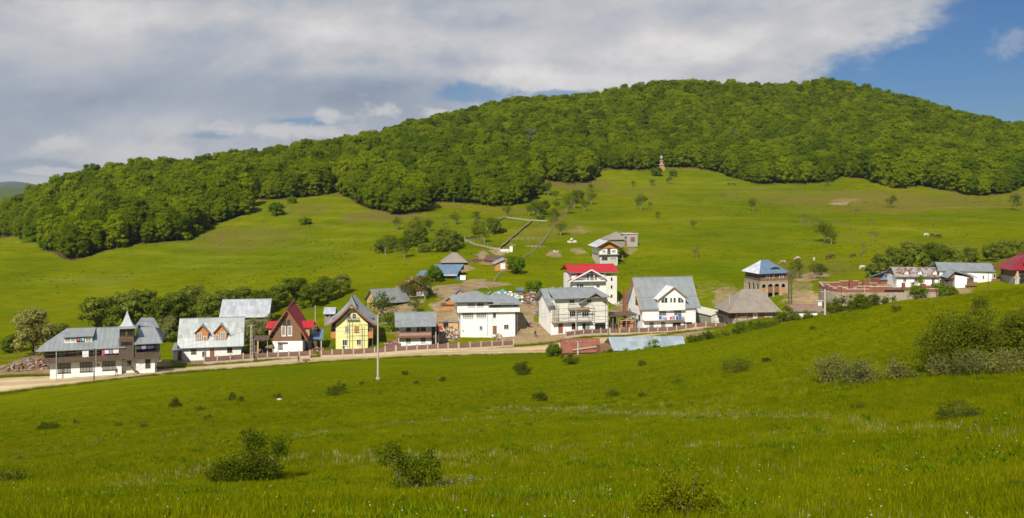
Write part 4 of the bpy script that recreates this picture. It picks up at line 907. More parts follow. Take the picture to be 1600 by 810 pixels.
# ------------------------------------------------------------------ mesh builder and building helper
class MB:
    def __init__(s): s.v = []; s.f = []; s.uv = []
    def face(s, pts, uv=None):
        o = len(s.v); s.v += [tuple(p) for p in pts]; s.f.append(tuple(range(o, o + len(pts)))); s.uv += uv if uv else [(0, 0)] * len(pts)
    def planar(s, pts):
        p = [Vector(q) for q in pts]; u = (p[1] - p[0]).normalized(); n = (p[1] - p[0]).cross(p[2] - p[0])
        if n.length < 1e-9 and len(p) > 3: n = (p[1] - p[0]).cross(p[3] - p[0])
        n.normalize(); v = n.cross(u)
        s.face(p, [((q - p[0]).dot(u) + 50, (q - p[0]).dot(v) + 50) for q in p])
    def box(s, x0, x1, y0, y1, z0, z1):
        x0, x1 = min(x0, x1), max(x0, x1); y0, y1 = min(y0, y1), max(y0, y1); z0, z1 = min(z0, z1), max(z0, z1)
        a = [(x0, y0, z0), (x1, y0, z0), (x1, y1, z0), (x0, y1, z0), (x0, y0, z1), (x1, y0, z1), (x1, y1, z1), (x0, y1, z1)]
        for q in ((0, 1, 5, 4), (1, 2, 6, 5), (2, 3, 7, 6), (3, 0, 4, 7), (4, 5, 6, 7), (3, 2, 1, 0)): s.planar([a[i] for i in q])
        return s
    def prism(s, P, y0, y1):
        "polygon in x,z extruded along y"
        n = len(P); s.planar([(x, y0, z) for x, z in P]); s.planar([(x, y1, z) for x, z in P][::-1])
        for i in range(n):
            (xa, za), (xb, zb) = P[i], P[(i + 1) % n]; s.planar([(xa, y0, za), (xa, y1, za), (xb, y1, zb), (xb, y0, zb)])
        return s
    def prismx(s, P, x0, x1):
        n = len(P); s.planar([(x0, y, z) for y, z in P][::-1]); s.planar([(x1, y, z) for y, z in P])
        for i in range(n):
            (ya, za), (yb, zb) = P[i], P[(i + 1) % n]; s.planar([(x0, ya, za), (x1, ya, za), (x1, yb, zb), (x0, yb, zb)])
        return s
    def slab(s, P, t=0.12):
        "thin plate: P is the top outline"
        p = [Vector(q) for q in P]; n = (p[1] - p[0]).cross(p[2] - p[0]).normalized()
        if n.z < 0: n = -n
        q = [a - n * t for a in p]; s.planar(p); s.planar(q[::-1])
        for i in range(len(p)):
            j = (i + 1) % len(p); s.planar([p[i], q[i], q[j], p[j]])
        return s
    def beam(s, a, b, w=0.1, h=None):
        a, b = Vector(a), Vector(b); d = (b - a).normalized(); h = h or w
        side = d.cross(Vector((0, 0, 1))); side = side.normalized() if side.length > 1e-3 else Vector((1, 0, 0)); up = side.cross(d)
        c = [a - side * w / 2 - up * h / 2, a + side * w / 2 - up * h / 2, a + side * w / 2 + up * h / 2, a - side * w / 2 + up * h / 2]; e = [q + (b - a) for q in c]
        s.planar(c[::-1]); s.planar(e)
        for i in range(4): j = (i + 1) % 4; s.planar([c[i], c[j], e[j], e[i]])
        return s
    def mesh(s, name, m=None):
        me = bpy.data.meshes.new(name); me.from_pydata(s.v, [], s.f); uvl = me.uv_layers.new(name='UVMap'); uvl.data.foreach_set('uv', np.array(s.uv, np.float32).ravel())
        if m: me.materials.append(m)
        bm = bmesh.new(); bm.from_mesh(me); bmesh.ops.remove_doubles(bm, verts=bm.verts, dist=0.0005); bmesh.ops.recalc_face_normals(bm, faces=bm.faces); bm.to_mesh(me); bm.free()
        return me
    def build(s, name, m, parent=None): return obj(name, s.mesh(name, m), parent)

M_white = mat('white_render', (0.80, 0.79, 0.76), 0.9, 0.13, 0.6, bump=0.1, stretch=(1, 1, 0.35), detail=8)
M_white2 = mat('bright_plaster', (0.84, 0.83, 0.81), 0.9, 0.09, 0.5, stretch=(1, 1, 0.35), detail=8)
M_arcade = mat('arcade_plaster', (0.36, 0.30, 0.225), 0.95, 0.15, 0.8)
M_beige = mat('raw_plaster', (0.70, 0.68, 0.61), 0.95, 0.08, 1.0, bump=0.2)
M_yellow_w = mat('yellow_plaster', (0.76, 0.73, 0.33), 0.9, 0.05, 0.6)
M_conc = mat('concrete', (0.50, 0.47, 0.41), 0.95, 0.12, 1.2, bump=0.2)
M_gconc = mat('grey_concrete', (0.34, 0.33, 0.31), 0.95, 0.12, 1.2, bump=0.2)
M_wood = mat('dark_wood', (0.11, 0.08, 0.06), 0.85, 0.35, 2, stretch=(1, 1, 8))
M_brown = mat('brown_boards', (0.22, 0.115, 0.06), 0.8, 0.25, 2, stretch=(1, 1, 8))
M_orange = mat('orange_boards', (0.50, 0.22, 0.07), 0.8, 0.22, 1.6, stretch=(1, 1, 6))
M_timber = mat('new_timber', (0.55, 0.36, 0.17), 0.8, 0.2, 2)
M_greywood = mat('weathered_wood', (0.27, 0.24, 0.20), 0.9, 0.25, 2, stretch=(1, 1, 5))
M_redbr = mat('red_brown_boards', (0.26, 0.10, 0.06), 0.8, 0.2, 2, stretch=(1, 1, 6))
M_frame = mat('white_frame', (0.75, 0.75, 0.73), 0.6, 0.04, 1)
M_bframe = mat('dark_frame', (0.07, 0.055, 0.045), 0.6, 0.1, 1)
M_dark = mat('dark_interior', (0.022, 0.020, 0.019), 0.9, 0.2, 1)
M_curtain = mat('curtain', (0.27, 0.27, 0.24), 0.8, 0.15, 2, stretch=(6, 6, 1))
M_green_pane = mat('green_blind', (0.13, 0.145, 0.09), 0.6, 0.1, 1)
M_glass = mat('window_glass', (0.05, 0.06, 0.065), 0.08, 0.3, 0.8, spec=0.9)
M_tin = sheet_mat('grey_tin_sheets', (0.33, 0.36, 0.37), 0.10, 0.9, 2.4)
M_tin_patch = sheet_mat('patchwork_tin', (0.47, 0.50, 0.49), 0.22, 0.85, 1.5)
M_tin_pale = sheet_mat('pale_tin_sheets', (0.50, 0.53, 0.56), 0.16, 0.9, 1.6, metal=0.3)
M_tin_dull = sheet_mat('dull_tin', (0.27, 0.28, 0.27), 0.1, 0.9, 3)
M_bluetin = sheet_mat('blue_tin_sheets', (0.17, 0.26, 0.38), 0.10, 0.9, 2.4, metal=0.3)
M_blue_patch = sheet_mat('blue_grey_patch_tin', (0.36, 0.43, 0.47), 0.20, 1.6, 1.9, metal=0.25)
M_redroof = sheet_mat('red_metal_tiles', (0.46, 0.016, 0.022), 0.10, 0.4, 0.35, metal=0.0, rough=0.5)
M_darkred = sheet_mat('dark_red_metal_tiles', (0.24, 0.014, 0.022), 0.10, 0.4, 0.35, metal=0.0, rough=0.5)
M_shingle = sheet_mat('wood_shingles', (0.285, 0.245, 0.205), 0.18, 0.22, 0.30, metal=0.0, rough=0.9, mortar=0.012)
M_oldtile = sheet_mat('old_clay_tiles', (0.33, 0.14, 0.08), 0.22, 0.25, 0.3, metal=0.0, rough=0.9)
M_brownroof = sheet_mat('brown_tiles', (0.24, 0.16, 0.12), 0.2, 0.25, 0.3, metal=0.0, rough=0.9)
M_redshed = sheet_mat('rust_red_boards', (0.24, 0.085, 0.05), 0.16, 0.5, 2.4, metal=0.0, rough=0.85)
M_rusty = sheet_mat('rusting_tin', (0.42, 0.42, 0.40), 0.12, 0.9, 1.6, rust=(0.30, 0.10, 0.05), rustamt=0.10)
M_brick = sheet_mat('red_bricks', (0.27, 0.095, 0.055), 0.25, 0.26, 0.09, metal=0.0, rough=0.9, mortar=0.006)
M_stone = mat('rubble_stone', (0.34, 0.29, 0.22), 0.95, 0.35, 3, bump=0.6)
M_garage = mat('cream_sheet', (0.56, 0.54, 0.44), 0.6, 0.04, 1)
M_garageg = mat('grey_green_sheet', (0.30, 0.31, 0.26), 0.6, 0.06, 1)
M_panel = mat('red_brown_fence_panel', (0.20, 0.115, 0.095), 0.85, 0.2, 2)
M_post = mat('fence_concrete', (0.50, 0.42, 0.30), 0.95, 0.12, 2)
M_pole = mat('pole_concrete', (0.46, 0.42, 0.35), 0.9, 0.1, 2)
M_metal = mat('galvanised', (0.4, 0.42, 0.43), 0.4, 0.1, 2, metal=0.6)
M_cable = mat('cable', (0.16, 0.16, 0.16), 0.7, 0.1, 2)
M_blue = mat('blue_plastic', (0.02, 0.20, 0.55), 0.5, 0.1, 2); M_red = mat('red_paint', (0.42, 0.02, 0.03), 0.5, 0.1, 2)
M_turq = mat('turquoise_tarp', (0.13, 0.30, 0.30), 0.6, 0.15, 2); M_pink = mat('pink_cloth', (0.55, 0.10, 0.20), 0.8, 0.1, 2); M_navy = mat('navy_cloth', (0.05, 0.06, 0.14), 0.8, 0.2, 2)
M_laundry = mat('white_cloth', (0.72, 0.72, 0.74), 0.9, 0.08, 3); M_lilac = mat('lilac_cloth', (0.33, 0.28, 0.45), 0.9, 0.2, 3)

class Bld:
    def __init__(s, name, label, cat, px, py, rot=0.0, dist=None, dmin=180, group=None):
        s.O = hit(px, py, dmin) if dist is None else Vector(((px - 800) / F * dist, dist, CZ - (py - HY) / F * dist))
        s.th = math.radians(rot); s.root = empty(name, s.O, s.th); tag(s.root, label, cat, group)
    def q(s, px, py, Y=0.0):
        u, v = ray(px, py); sn, cs = math.sin(s.th), math.cos(s.th)
        t = (Y - s.O.x * sn + s.O.y * cs) / (-u * sn + cs)
        X, Yw, Z = u * t, t, CZ + v * t
        return (X - s.O.x) * cs + (Yw - s.O.y) * sn, Z - s.O.z
    def p(s, px, py, Y=0.0): x, z = s.q(px, py, Y); return (x, Y, z)
    def x(s, px, Y=0.0): return s.q(px, 500, Y)[0]
    def part(s, mb, name, m, parent=None, label=None):
        o = mb.build(name, m, parent or s.root)
        if label: o['label'] = label
        return o
    def box(s, name, m, x0, x1, y0, y1, z0, z1, parent=None): return s.part(MB().box(x0, x1, y0, y1, z0, z1), name, m, parent)
    def rect(s, a, b, Y=0.0):
        "two pixel corners on the plane Y -> x0,x1,z0,z1"
        (xa, za), (xb, zb) = s.q(*a, Y), s.q(*b, Y); return min(xa, xb), max(xa, xb), min(za, zb), max(za, zb)
    def roof(s, pts, m, name='roof_slope', seam=0.9, t=0.13, parent=None, label=None):
        "plate with raised seams running from the eave (pts[0]-pts[1]) up the slope"
        o = s.part(MB().slab(pts, t), name, m, parent, label)
        if seam:
            p = [Vector(q) for q in pts]; n = (p[1] - p[0]).cross(p[2] - p[0]).normalized(); n = n if n.z > 0 else -n
            u = (p[1] - p[0]).normalized(); w = n.cross(u)
            if (p[2] - p[0]).dot(w) < 0: w = -w
            P2 = [((q - p[0]).dot(u), (q - p[0]).dot(w)) for q in p]; lo, hi = min(a for a, _ in P2), max(a for a, _ in P2); mb = MB(); x = lo + seam * 0.5; k = 0
            while x < hi:
                ys = []
                for i in range(len(P2)):
                    (xa, ya), (xb, yb) = P2[i], P2[(i + 1) % len(P2)]
                    if (xa - x) * (xb - x) < 0: ys.append(ya + (yb - ya) * (x - xa) / (xb - xa))
                if len(ys) >= 2 and max(ys) - min(ys) > 0.3:
                    a = p[0] + u * x + w * (min(ys) + 0.04) + n * 0.02; b = p[0] + u * x + w * (max(ys) - 0.04) + n * 0.02; mb.beam(a, b, 0.05, 0.06); k += 1
                x += seam
            if k: so = mb.build('seam', m, s.root if parent is None else parent); so['kind'] = 'stuff'
        return o
    def window(s, a, b, Y=0.0, cols=2, rows=1, m=None, pane=None, side='front', X=0.0, name='window', fr=0.07, xy=None, parent=None):
        x0, x1, z0, z1 = s.rect(a, b, Y) if xy is None else xy
        m = m or M_frame; pane = pane or M_glass
        def T(mb, u0, u1, w0, w1, d0, d1):
            if side == 'front': mb.box(u0, u1, Y - d1, Y - d0, w0, w1)
            elif side == 'left': mb.box(X - d1, X - d0, u0, u1, w0, w1)
            else: mb.box(X + d0, X + d1, u0, u1, w0, w1)
        mb = MB(); T(mb, x0, x1, z0, z0 + fr, -0.05, 0.07); T(mb, x0, x1, z1 - fr, z1, -0.05, 0.07); T(mb, x0, x0 + fr, z0 + fr, z1 - fr, -0.05, 0.068); T(mb, x1 - fr, x1, z0 + fr, z1 - fr, -0.05, 0.068)
        cw = (x1 - x0) / cols; ch = (z1 - z0) / rows
        for c in range(1, cols): T(mb, x0 + c * cw - fr * 0.4, x0 + c * cw + fr * 0.4, z0 + fr, z1 - fr, -0.05, 0.064)
        for r in range(1, rows): T(mb, x0 + fr, x1 - fr, z0 + r * ch - fr * 0.3, z0 + r * ch + fr * 0.3, -0.05, 0.060)
        f = s.part(mb, name, m, parent)
        for c in range(cols):
            for r in range(rows):
                mb = MB(); T(mb, x0 + c * cw + fr * 0.4, x0 + (c + 1) * cw - fr * 0.4, z0 + r * ch + fr * 0.3, z0 + (r + 1) * ch - fr * 0.3, -0.03, 0.022); mb.build('pane', pane, f)
        if name == 'window':
            mb = MB(); T(mb, x0 - 0.08, x1 + 0.08, z0 - 0.07, z0 - 0.003, -0.04, 0.14); mb.build('sill', m, f)
        return f
    def door(s, a, b, m, Y=0.0, cols=1):
        x0, x1, z0, z1 = s.rect(a, b, Y); mb = MB().box(x0, x1, Y - 0.05, Y + 0.03, z0, z1); d = s.part(mb, 'door', m)
        mb = MB().box(x0 - 0.1, x0 - 0.003, Y - 0.09, Y + 0.02, z0, z1 + 0.1).box(x1 + 0.003, x1 + 0.1, Y - 0.09, Y + 0.02, z0, z1 + 0.1).box(x0, x1, Y - 0.088, Y + 0.02, z1 + 0.003, z1 + 0.1); mb.build('door_frame', M_frame if m != M_frame else M_bframe, d)
        MB().box(x1 - 0.2, x1 - 0.12, Y - 0.1, Y - 0.052, (z0 + z1) / 2 - 0.08, (z0 + z1) / 2 + 0.08).build('handle', M_metal, d); return d
    def opening(s, a, b, Y=0.0, name='opening'):
        x0, x1, z0, z1 = s.rect(a, b, Y); return s.part(MB().box(x0, x1, Y - 0.02, Y + 0.04, z0, z1), name, M_dark)
    def rail(s, x0, x1, z0, z1, Y, m, step=0.14, solid=False, name='balcony_rail', board=0.12):
        "rail of upright boards or bars with a top bar"
        r = s.part(MB().box(x0, x1, Y - 0.05, Y + 0.05, z1 - 0.07, z1).box(x0, x1, Y - 0.03, Y + 0.03, z0 + 0.03, z0 + 0.1), name, m)
        mb = MB(); x = x0 + 0.02
        while x < x1 - 0.02: mb.box(x, x + (board if solid else 0.03), Y - 0.045, Y - 0.031, z0, z1 - 0.072) if solid else mb.box(x, x + 0.03, Y - 0.02, Y + 0.02, z0 + 0.1, z1 - 0.07); x += step if solid else 0.3
        o = mb.build('rail_board', m, r); o['kind'] = 'stuff'; return r
    def gable_roof_x(s, xl, xr, ye, ze, yr, zr, yb, zb, m, hl=0, hr=0, seam=0.9, t=0.13):
        "ridge along x; hl, hr inset the ridge for hips"
        s.roof([(xl, ye, ze), (xr, ye, ze), (xr - hr, yr, zr), (xl + hl, yr, zr)], m, seam=seam, t=t)
        s.roof([(xr, yb, zb), (xl, yb, zb), (xl + hl, yr, zr), (xr - hr, yr, zr)], m, seam=seam, t=t)
        if hl: s.roof([(xl, yb, zb), (xl, ye, ze), (xl + hl, yr, zr)] if ze == zb else [(xl, yb, zb), (xl, ye, ze), (xl + hl, yr, zr)], m, seam=seam, t=t)
        if hr: s.roof([(xr, ye, ze), (xr, yb, zb), (xr - hr, yr, zr)], m, seam=seam, t=t)
        s.part(MB().beam((xl, ye - .07, ze - .06), (xr, ye - .07, ze - .06), .12, .1), 'gutter', M_metal)
        s.part(MB().beam((xr - 1.0, ye - .05, ze - .1), (xr - 1.2, -.08, ze - .7), .09).beam((xr - 1.2, -.08, ze - .7), (xr - 1.2, -.08, .2), .09), 'downpipe', M_metal)
        s.part(MB().beam((xl + hl, yr, zr + 0.03), (xr - hr, yr, zr + 0.03), 0.22, 0.1), 'ridge_cap', m)
def clothes(b, specs, Y, name='laundry', label=None, grp='laundry hung out on the houses'):
    "garments on a line: each a slightly wavy cloth; one thing per line"
    r = empty(name, b.O, b.th); tag(r, label, 'laundry', grp)
    xs = []
    for (a, c, m) in specs:
        x0, x1, z0, z1 = b.rect(a, c, Y); xs += [x0, x1]; V = []; Fc = []; n = 6
        for j in range(2):
            for i in range(n + 1): V.append((x0 + (x1 - x0) * i / n, Y + 0.06 * math.sin(i * 2.1) * (1 if j else 0.3), z1 if j == 0 else z0 + 0.08 * math.sin(i * 1.7)))
        for i in range(n): Fc.append((i, i + 1, n + 2 + i, n + 1 + i))
        V += [(x, y + 0.03, z) for x, y, z in V]; k = 2 * (n + 1); Fc += [tuple(q + k for q in f)[::-1] for f in Fc[:n]]
        me = bpy.data.meshes.new('garment'); me.from_pydata(V, [], Fc); obj('garment', me, r, m)
    z = max(b.rect(a, c, Y)[3] for a, c, m in specs); obj('line', MB().beam((min(xs) - 0.5, Y, z + 0.02), (max(xs) + 0.5, Y, z + 0.02), 0.03).mesh('line', M_cable), r)
    return r
# ------------------------------------------------------------------ the village houses, left to right
# --- long white house with the wooden tower
b = Bld('tower_house', 'long white house with grey tin roof and pointed wooden tower', 'house', 78, 593, 17)
xl, xr = 0.0, b.x(190); zt = b.q(78, 567)[1]
b.box('wall', M_white2, xl, xr, 0, 8, -1.5, zt)
for (a, c) in (((90, 568.5), (110.4, 582.5)), ((125, 566.8), (144.6, 580.6)), ((160, 564.6), (180.4, 578.2))):
    b.window(a, c, cols=4, rows=2, m=M_bframe, pane=M_curtain, fr=0.10)
b.opening((152, 569), (155, 571.5), name='meter_box')
# balcony floor, dark upper wall, rail boards
xa, xb = b.x(66.5, -1.3), b.x(190, -1.3); z0 = b.q(66.5, 568.5, -1.3)[1]; z1 = b.q(66.5, 559, -1.3)[1]
b.box('balcony_floor', M_wood, xa, xb, -1.4, 0.02, zt + 0.003, zt + 0.16)
b.rail(xa, xb, zt + 0.17, zt + 1.15, -1.35, M_wood, solid=True)
ze = b.q(55, 550, -1.7)[1]
b.box('upper_wall', M_brown, xl - 0.9, xr - 0.02, 0.02, 7.9, zt + 0.163, ze + 0.1)
for i, px in enumerate((92, 120)): b.window((px, 549), (px + 9, 556), 0.02, 2, 1, M_frame)
for px in (108, 117.5): b.box('board_panel', M_orange, b.x(px), b.x(px + 8), -0.02, 0.018, b.q(px, 556)[1], b.q(px, 550)[1])
zr = b.q(103, 514.4, 4.2)[1]; xre = b.x(195.8, -1.7)
exl = b.x(55, -1.7)
b.roof([(exl, -1.7, ze), (xre, -1.7, ze), (xre - 1.5, 4.2, zr), (b.x(103, 4.2), 4.2, zr)], M_tin)
b.roof([(xre, 9.7, ze), (exl, 9.7, ze), (b.x(103, 4.2), 4.2, zr), (xre - 1.5, 4.2, zr)], M_tin)
b.roof([(exl, 9.7, ze), (exl, -1.7, ze), (b.x(103, 4.2), 4.2, zr)], M_tin)
b.part(MB().beam((b.x(103, 4.2), 4.2, zr + .03), (xre - 1.5, 4.2, zr + .03), 0.25, 0.1), 'ridge_cap', M_tin)
for px, py in ((88, 592), (150, 560)):
    x = b.x(px, -1.5); b.part(MB().beam((x, -1.5, -0.6 if px < 100 else zt), (x, -1.5, ze), 0.14), 'post', M_gconc)
x = b.x(67.5, -1.35); b.part(MB().beam((x, -1.35, zt), (x, -1.35, ze), 0.14), 'post', M_wood)
# shed dormer
dr = empty('dormer', (0, 0, 0)); dr.parent = b.root
Yd = 0.3; x0, x1, z0, z1 = b.rect((100.5, 526.6), (144, 534.6), Yd)
MB().prismx([(Yd, z0 - 1.0), (Yd, z1), (3.6, z1 + 0.9), (3.6, z0 - 1)], x0, x1).build('dormer_wall', M_white, dr)
b.roof([(x0 - .3, Yd - .5, z1 + .0), (x1 + .3, Yd - .5, z1 + .0), (x1 + .3, 4.1, zr + 0.12), (x0 - .3, 4.1, zr + 0.12)], M_tin, 'dormer_roof', parent=dr, seam=0)
for a, c in ((101.5, 110), (111, 117.5), (133.5, 142.5)): b.window((a, 527.6), (c, 533.8), Yd, 2, 1, M_frame, M_curtain, name='dormer_window', parent=dr)
MB().box(b.x(119), b.x(132), Yd - .06, Yd - .01, z0 + .1, z1 - .05).build('dormer_opening', M_dark, dr)
# right section and wing
x0, x1 = b.x(190, 1.2), b.x(213, 1.2); b.box('wall', M_white, x0, x1, 1.2, 8.0, -1.5, zt)
x0w, x1w, _, zw = b.rect((212.5, 578), (242, 556.5), 0.0); b.box('wall', M_white, x0w, x1w, -0.2, 9, -1.5, zt)
b.door((227, 561.5), (235.2, 575.8), M_bframe, -0.2); b.window((199, 564), (205, 571), 1.2, 2, 1, M_bframe)
b.box('upper_wall', M_wood, x0w, x1w + 0.5, 0.6, 8.9, zt + 0.01, ze + 0.2)
b.box('balcony_floor', M_wood, x0w - .1, x1w + 1.2, -1.3, 0.58, zt + 0.006, zt + 0.15); b.rail(x0w - .1, x1w + 1.2, zt + 0.16, zt + 1.35, -1.25, M_wood, solid=True)
b.part(MB().beam((x1w + 1.0, -1.1, zt), (x1w + 0.1, -0.1, zt - 2.2), 0.14), 'brace', M_wood)
ex0, ez = b.q(209, 538, -1.6); ex1 = b.x(253.5, -1.6); rx0, rz = b.q(216, 504, 4.5); rx1 = b.x(238, 4.5)
b.gable_roof_x(ex0, ex1, -1.6, ez, 4.5, rz, 10.5, ez, M_tin, hl=0.5, hr=ex1 - rx1)
gx, gz = b.q(222, 499, 5.0)
b.roof([(b.x(212, 3), 3.0, gz - 0.9), (b.x(249, 3), 3.0, gz - 1.6), (b.x(240, 7), 8.0, gz - 0.2), (b.x(221, 7), 7.0, gz + 0.1)], M_tin, 'dormer_roof')
b.box('dormer_wall', M_timber, b.x(226, 3.2), b.x(241, 3.2), 3.2, 6, ez + 1.4, gz - 1.35)
# tower
tx0, tx1, tz0, tz1 = b.rect((186, 560), (209.5, 513), -1.4)
tw = tx1 - tx0
b.part(MB().box(tx0, tx1, -1.4, -1.4 + tw, zt + 0.2, tz1 - 1.9), 'tower_base', M_wood)
b.part(MB().box(tx0 + .1, tx1 - .1, -1.3, -1.5 + tw, tz1 - 1.88, tz1 - 0.02), 'tower_room', M_brown)
for px in (187, 198.5): b.window((px, 517.5), (px + 9.5, 524.5), -1.3, 2, 1, M_bframe, M_dark, fr=0.06)
b.box('window_band', M_dark, tx0 + 0.4, tx1 - 0.4, -1.44, -1.39, tz1 - 3.4, tz1 - 2.7)
# flared pyramid cap
ctr = ((tx0 + tx1) / 2, -1.4 + tw / 2); prof = [(tw * 0.70, 0), (tw * 0.45, 0.55), (tw * 0.27, 1.7), (tw * 0.10, 3.3), (0.03, 4.4)]
h_ = b.q(196.7, 485.6, ctr[1])[1] - tz1; k = h_ / 4.4; V = []
for r, z in prof:
    for i, j in ((-1, -1), (1, -1), (1, 1), (-1, 1)): V.append((ctr[0] + i * r, ctr[1] + j * r, tz1 + z * k))
mb = MB()
for l in range(len(prof) - 1):
    for i in range(4): j = (i + 1) % 4; mb.planar([V[l * 4 + i], V[l * 4 + j], V[l * 4 + 4 + j], V[l * 4 + 4 + i]])
mb.planar([V[3], V[2], V[1], V[0]]); b.part(mb, 'tower_cap', M_tin)
b.part(MB().beam((*ctr, tz1 + h_), (*ctr, tz1 + h_ + 0.7), 0.06), 'finial', M_metal)
# outside stair
mb = MB(); n = 9
for i in range(n): t = i / (n - 1); mb.box(b.x(221) - t * 3.2 - 0.3, b.x(221) - t * 3.2 + 0.1, -1.2, -0.3, t * (zt) - 0.05, t * zt + 0.02)
b.part(mb, 'stair', M_wood); b.part(MB().beam((b.x(221), -1.25, 0), (b.x(221) - 3.3, -1.25, zt), 0.2), 'stair_beam', M_wood)
clothes(b, [((128.5, 548.5), (138.5, 558), M_laundry)], -1.45, label='white sheet hung over the balcony of the tower house')
clothes(b, [((159, 548), (163, 556), M_pink), ((163.5, 547), (170, 553), M_laundry), ((170.5, 546), (176, 553), M_lilac), ((176.5, 545), (185.5, 552), M_laundry)], -1.42, label='colourful washing on the balcony left of the wooden tower')
clothes(b, [((213, 541), (220, 546), M_navy), ((221, 540.5), (228, 545.5), M_lilac), ((229, 540.5), (240, 545), M_navy)], -1.3, label='dark washing on the right wing balcony of the tower house')
clothes(b, [((120.5, 528.5), (124, 533), M_pink), ((124.5, 528.5), (128, 534), M_turq), ((128.5, 528.5), (131, 533), M_laundry)], 0.1, label='bright clothes in the dormer window of the tower house')

# --- white house with patchwork roof and two wooden dormers
b = Bld('dormer_house', 'white house with patchwork tin roof and two wooden gabled dormers', 'house', 285, 564, 13)
xr = b.x(376.6); zt = b.q(285, 545.5)[1]
b.box('wall', M_white, 0, xr, 0, 8, -1.5, zt + 0.5)
ex0, ez = b.q(276.6, 544.8, -1.0); ex1 = b.x(381, -1.0); rz = b.q(280, 498.2, 4)[1]
fx, fz = b.q(278, 529, 0.2)
b.roof([(ex0, -1.0, ez), (ex1, -1.0, ez), (ex1, 0.2, fz), (ex0, 0.2, fz)], M_tin)
b.roof([(ex0, 0.2, fz), (ex1, 0.2, fz), (ex1, 4, rz), (ex0, 4, rz)], M_tin_patch)
b.roof([(ex1, 9.0, ez), (ex0, 9.0, ez), (ex0, 4, rz), (ex1, 4, rz)], M_tin_patch)
for x in (0.003, xr - 0.2): b.part(MB().prismx([(0, zt + 0.5), (8, zt + 0.5), (4, rz - 0.3)], x, x + 0.18), 'gable', M_redbr)
b.part(MB().beam((ex0, 4, rz + .03), (ex1, 4, rz + .03), 0.22, 0.1), 'ridge_cap', M_tin)
b.window((298.6, 546.4), (306.6, 553), cols=2, m=M_bframe, pane=M_green_pane); b.window((354.8, 543.8), (362.8, 550.6), cols=2, m=M_redbr, pane=M_dark)
b.door((328, 546), (335, 560.2), M_redbr); b.door((316, 549.5), (319.5, 558), M_bframe)
x0, x1, z0, z1 = b.rect((270.6, 565), (284.8, 548), 0.4); b.box('annex_wall', M_white2, x0, -0.004, 0.4, 5, -1.2, z1); b.roof([(x0 - .3, 0.1, z1 + .1), (-.02, 0.1, z1 + .1), (-.02, 5.2, z1 + .9), (x0 - .3, 5.2, z1 + .9)], M_tin, 'annex_roof')
b.door((277.6, 549.5), (284, 563), M_redbr, 0.4)
def gdormer(b, pxl, pxr, pxa, pya, pyb, pye, Y, Yb, mw, mr, wins, over=0.35):
    "gabled dormer with its own pitched roof running back into the main slope; wins: (x0,y0,x1,y1,cols)"
    d = empty('dormer', (0, 0, 0)); d.parent = b.root
    x0, x1 = b.x(pxl, Y), b.x(pxr, Y); xa, za = b.q(pxa, pya, Y); z0 = b.q(pxl, pyb, Y)[1]; zee = b.q(pxl, pye, Y)[1]
    MB().prism([(x0, z0 - 0.3), (x1, z0 - 0.3), (x1, zee), (xa, za - 0.1), (x0, zee)], Y, Yb).build('dormer_wall', mw, d)
    sl = (za - zee) / (xa - x0)
    for sx, xx in ((-1, x0 - over), (1, x1 + over)):
        pts = [(xx, Y - over, zee - over * sl + .06), (xx, Yb, zee - over * sl + .06), (xa, Yb, za + .06), (xa, Y - over, za + .06)]
        if sx < 0: pts = [pts[1], pts[0], pts[3], pts[2]]
        b.roof(pts, mr, 'dormer_roof', seam=0, t=0.1, parent=d)
        MB().beam((xx, Y - over - .03, zee - over * sl), (xa, Y - over - .03, za - .03), 0.05, 0.16).build('barge_board', M_brown, d)
    for w in wins: b.window((w[0], w[1]), (w[2], w[3]), Y, w[4], w[5] if len(w) > 5 else 1, M_frame, w[6] if len(w) > 6 else M_curtain, name='dormer_window', fr=0.10, parent=d)
    return d
gdormer(b, 305.5, 325.3, 315.6, 508.5, 539, 519, -0.2, 3.8, M_orange, M_tin, [(307.8, 520.5, 315.2, 538.5, 2, 2), (317.5, 525.5, 323, 536, 1)])
gdormer(b, 335.0, 354.5, 345.0, 507.5, 537.5, 518.5, -0.2, 3.8, M_orange, M_tin, [(337, 523.5, 342.2, 536, 1), (344.2, 518.8, 352, 537, 2, 2)])
b.part(MB().beam((b.x(320.5, -.1), -.1, 0.3), (b.x(320.5, -.1), -.1, zt - 0.6), 0.25), 'leaning_board', M_greywood)

# --- long pale roof behind
b = Bld('barn', 'long barn with pale patchwork tin roof behind the dormer house', 'barn', 343, 520, 8, dist=246)
x0, ez = b.q(342, 497, -0.5); x1 = b.x(421, -0.5); rz = b.q(345, 468.5, 5)[1]
b.box('wall', M_greywood, x0 + .4, x1 - .4, 0, 10, -3, ez - .1)
b.gable_roof_x(x0, x1, -0.5, ez, 5, rz, 10.5, ez, M_tin_pale, seam=1.0)
for x in (x0 + 0.45, x1 - 0.6): b.part(MB().prismx([(0, ez - .1), (10, ez - .1), (5, rz - .25)], x, x + .12), 'gable', M_redbr)

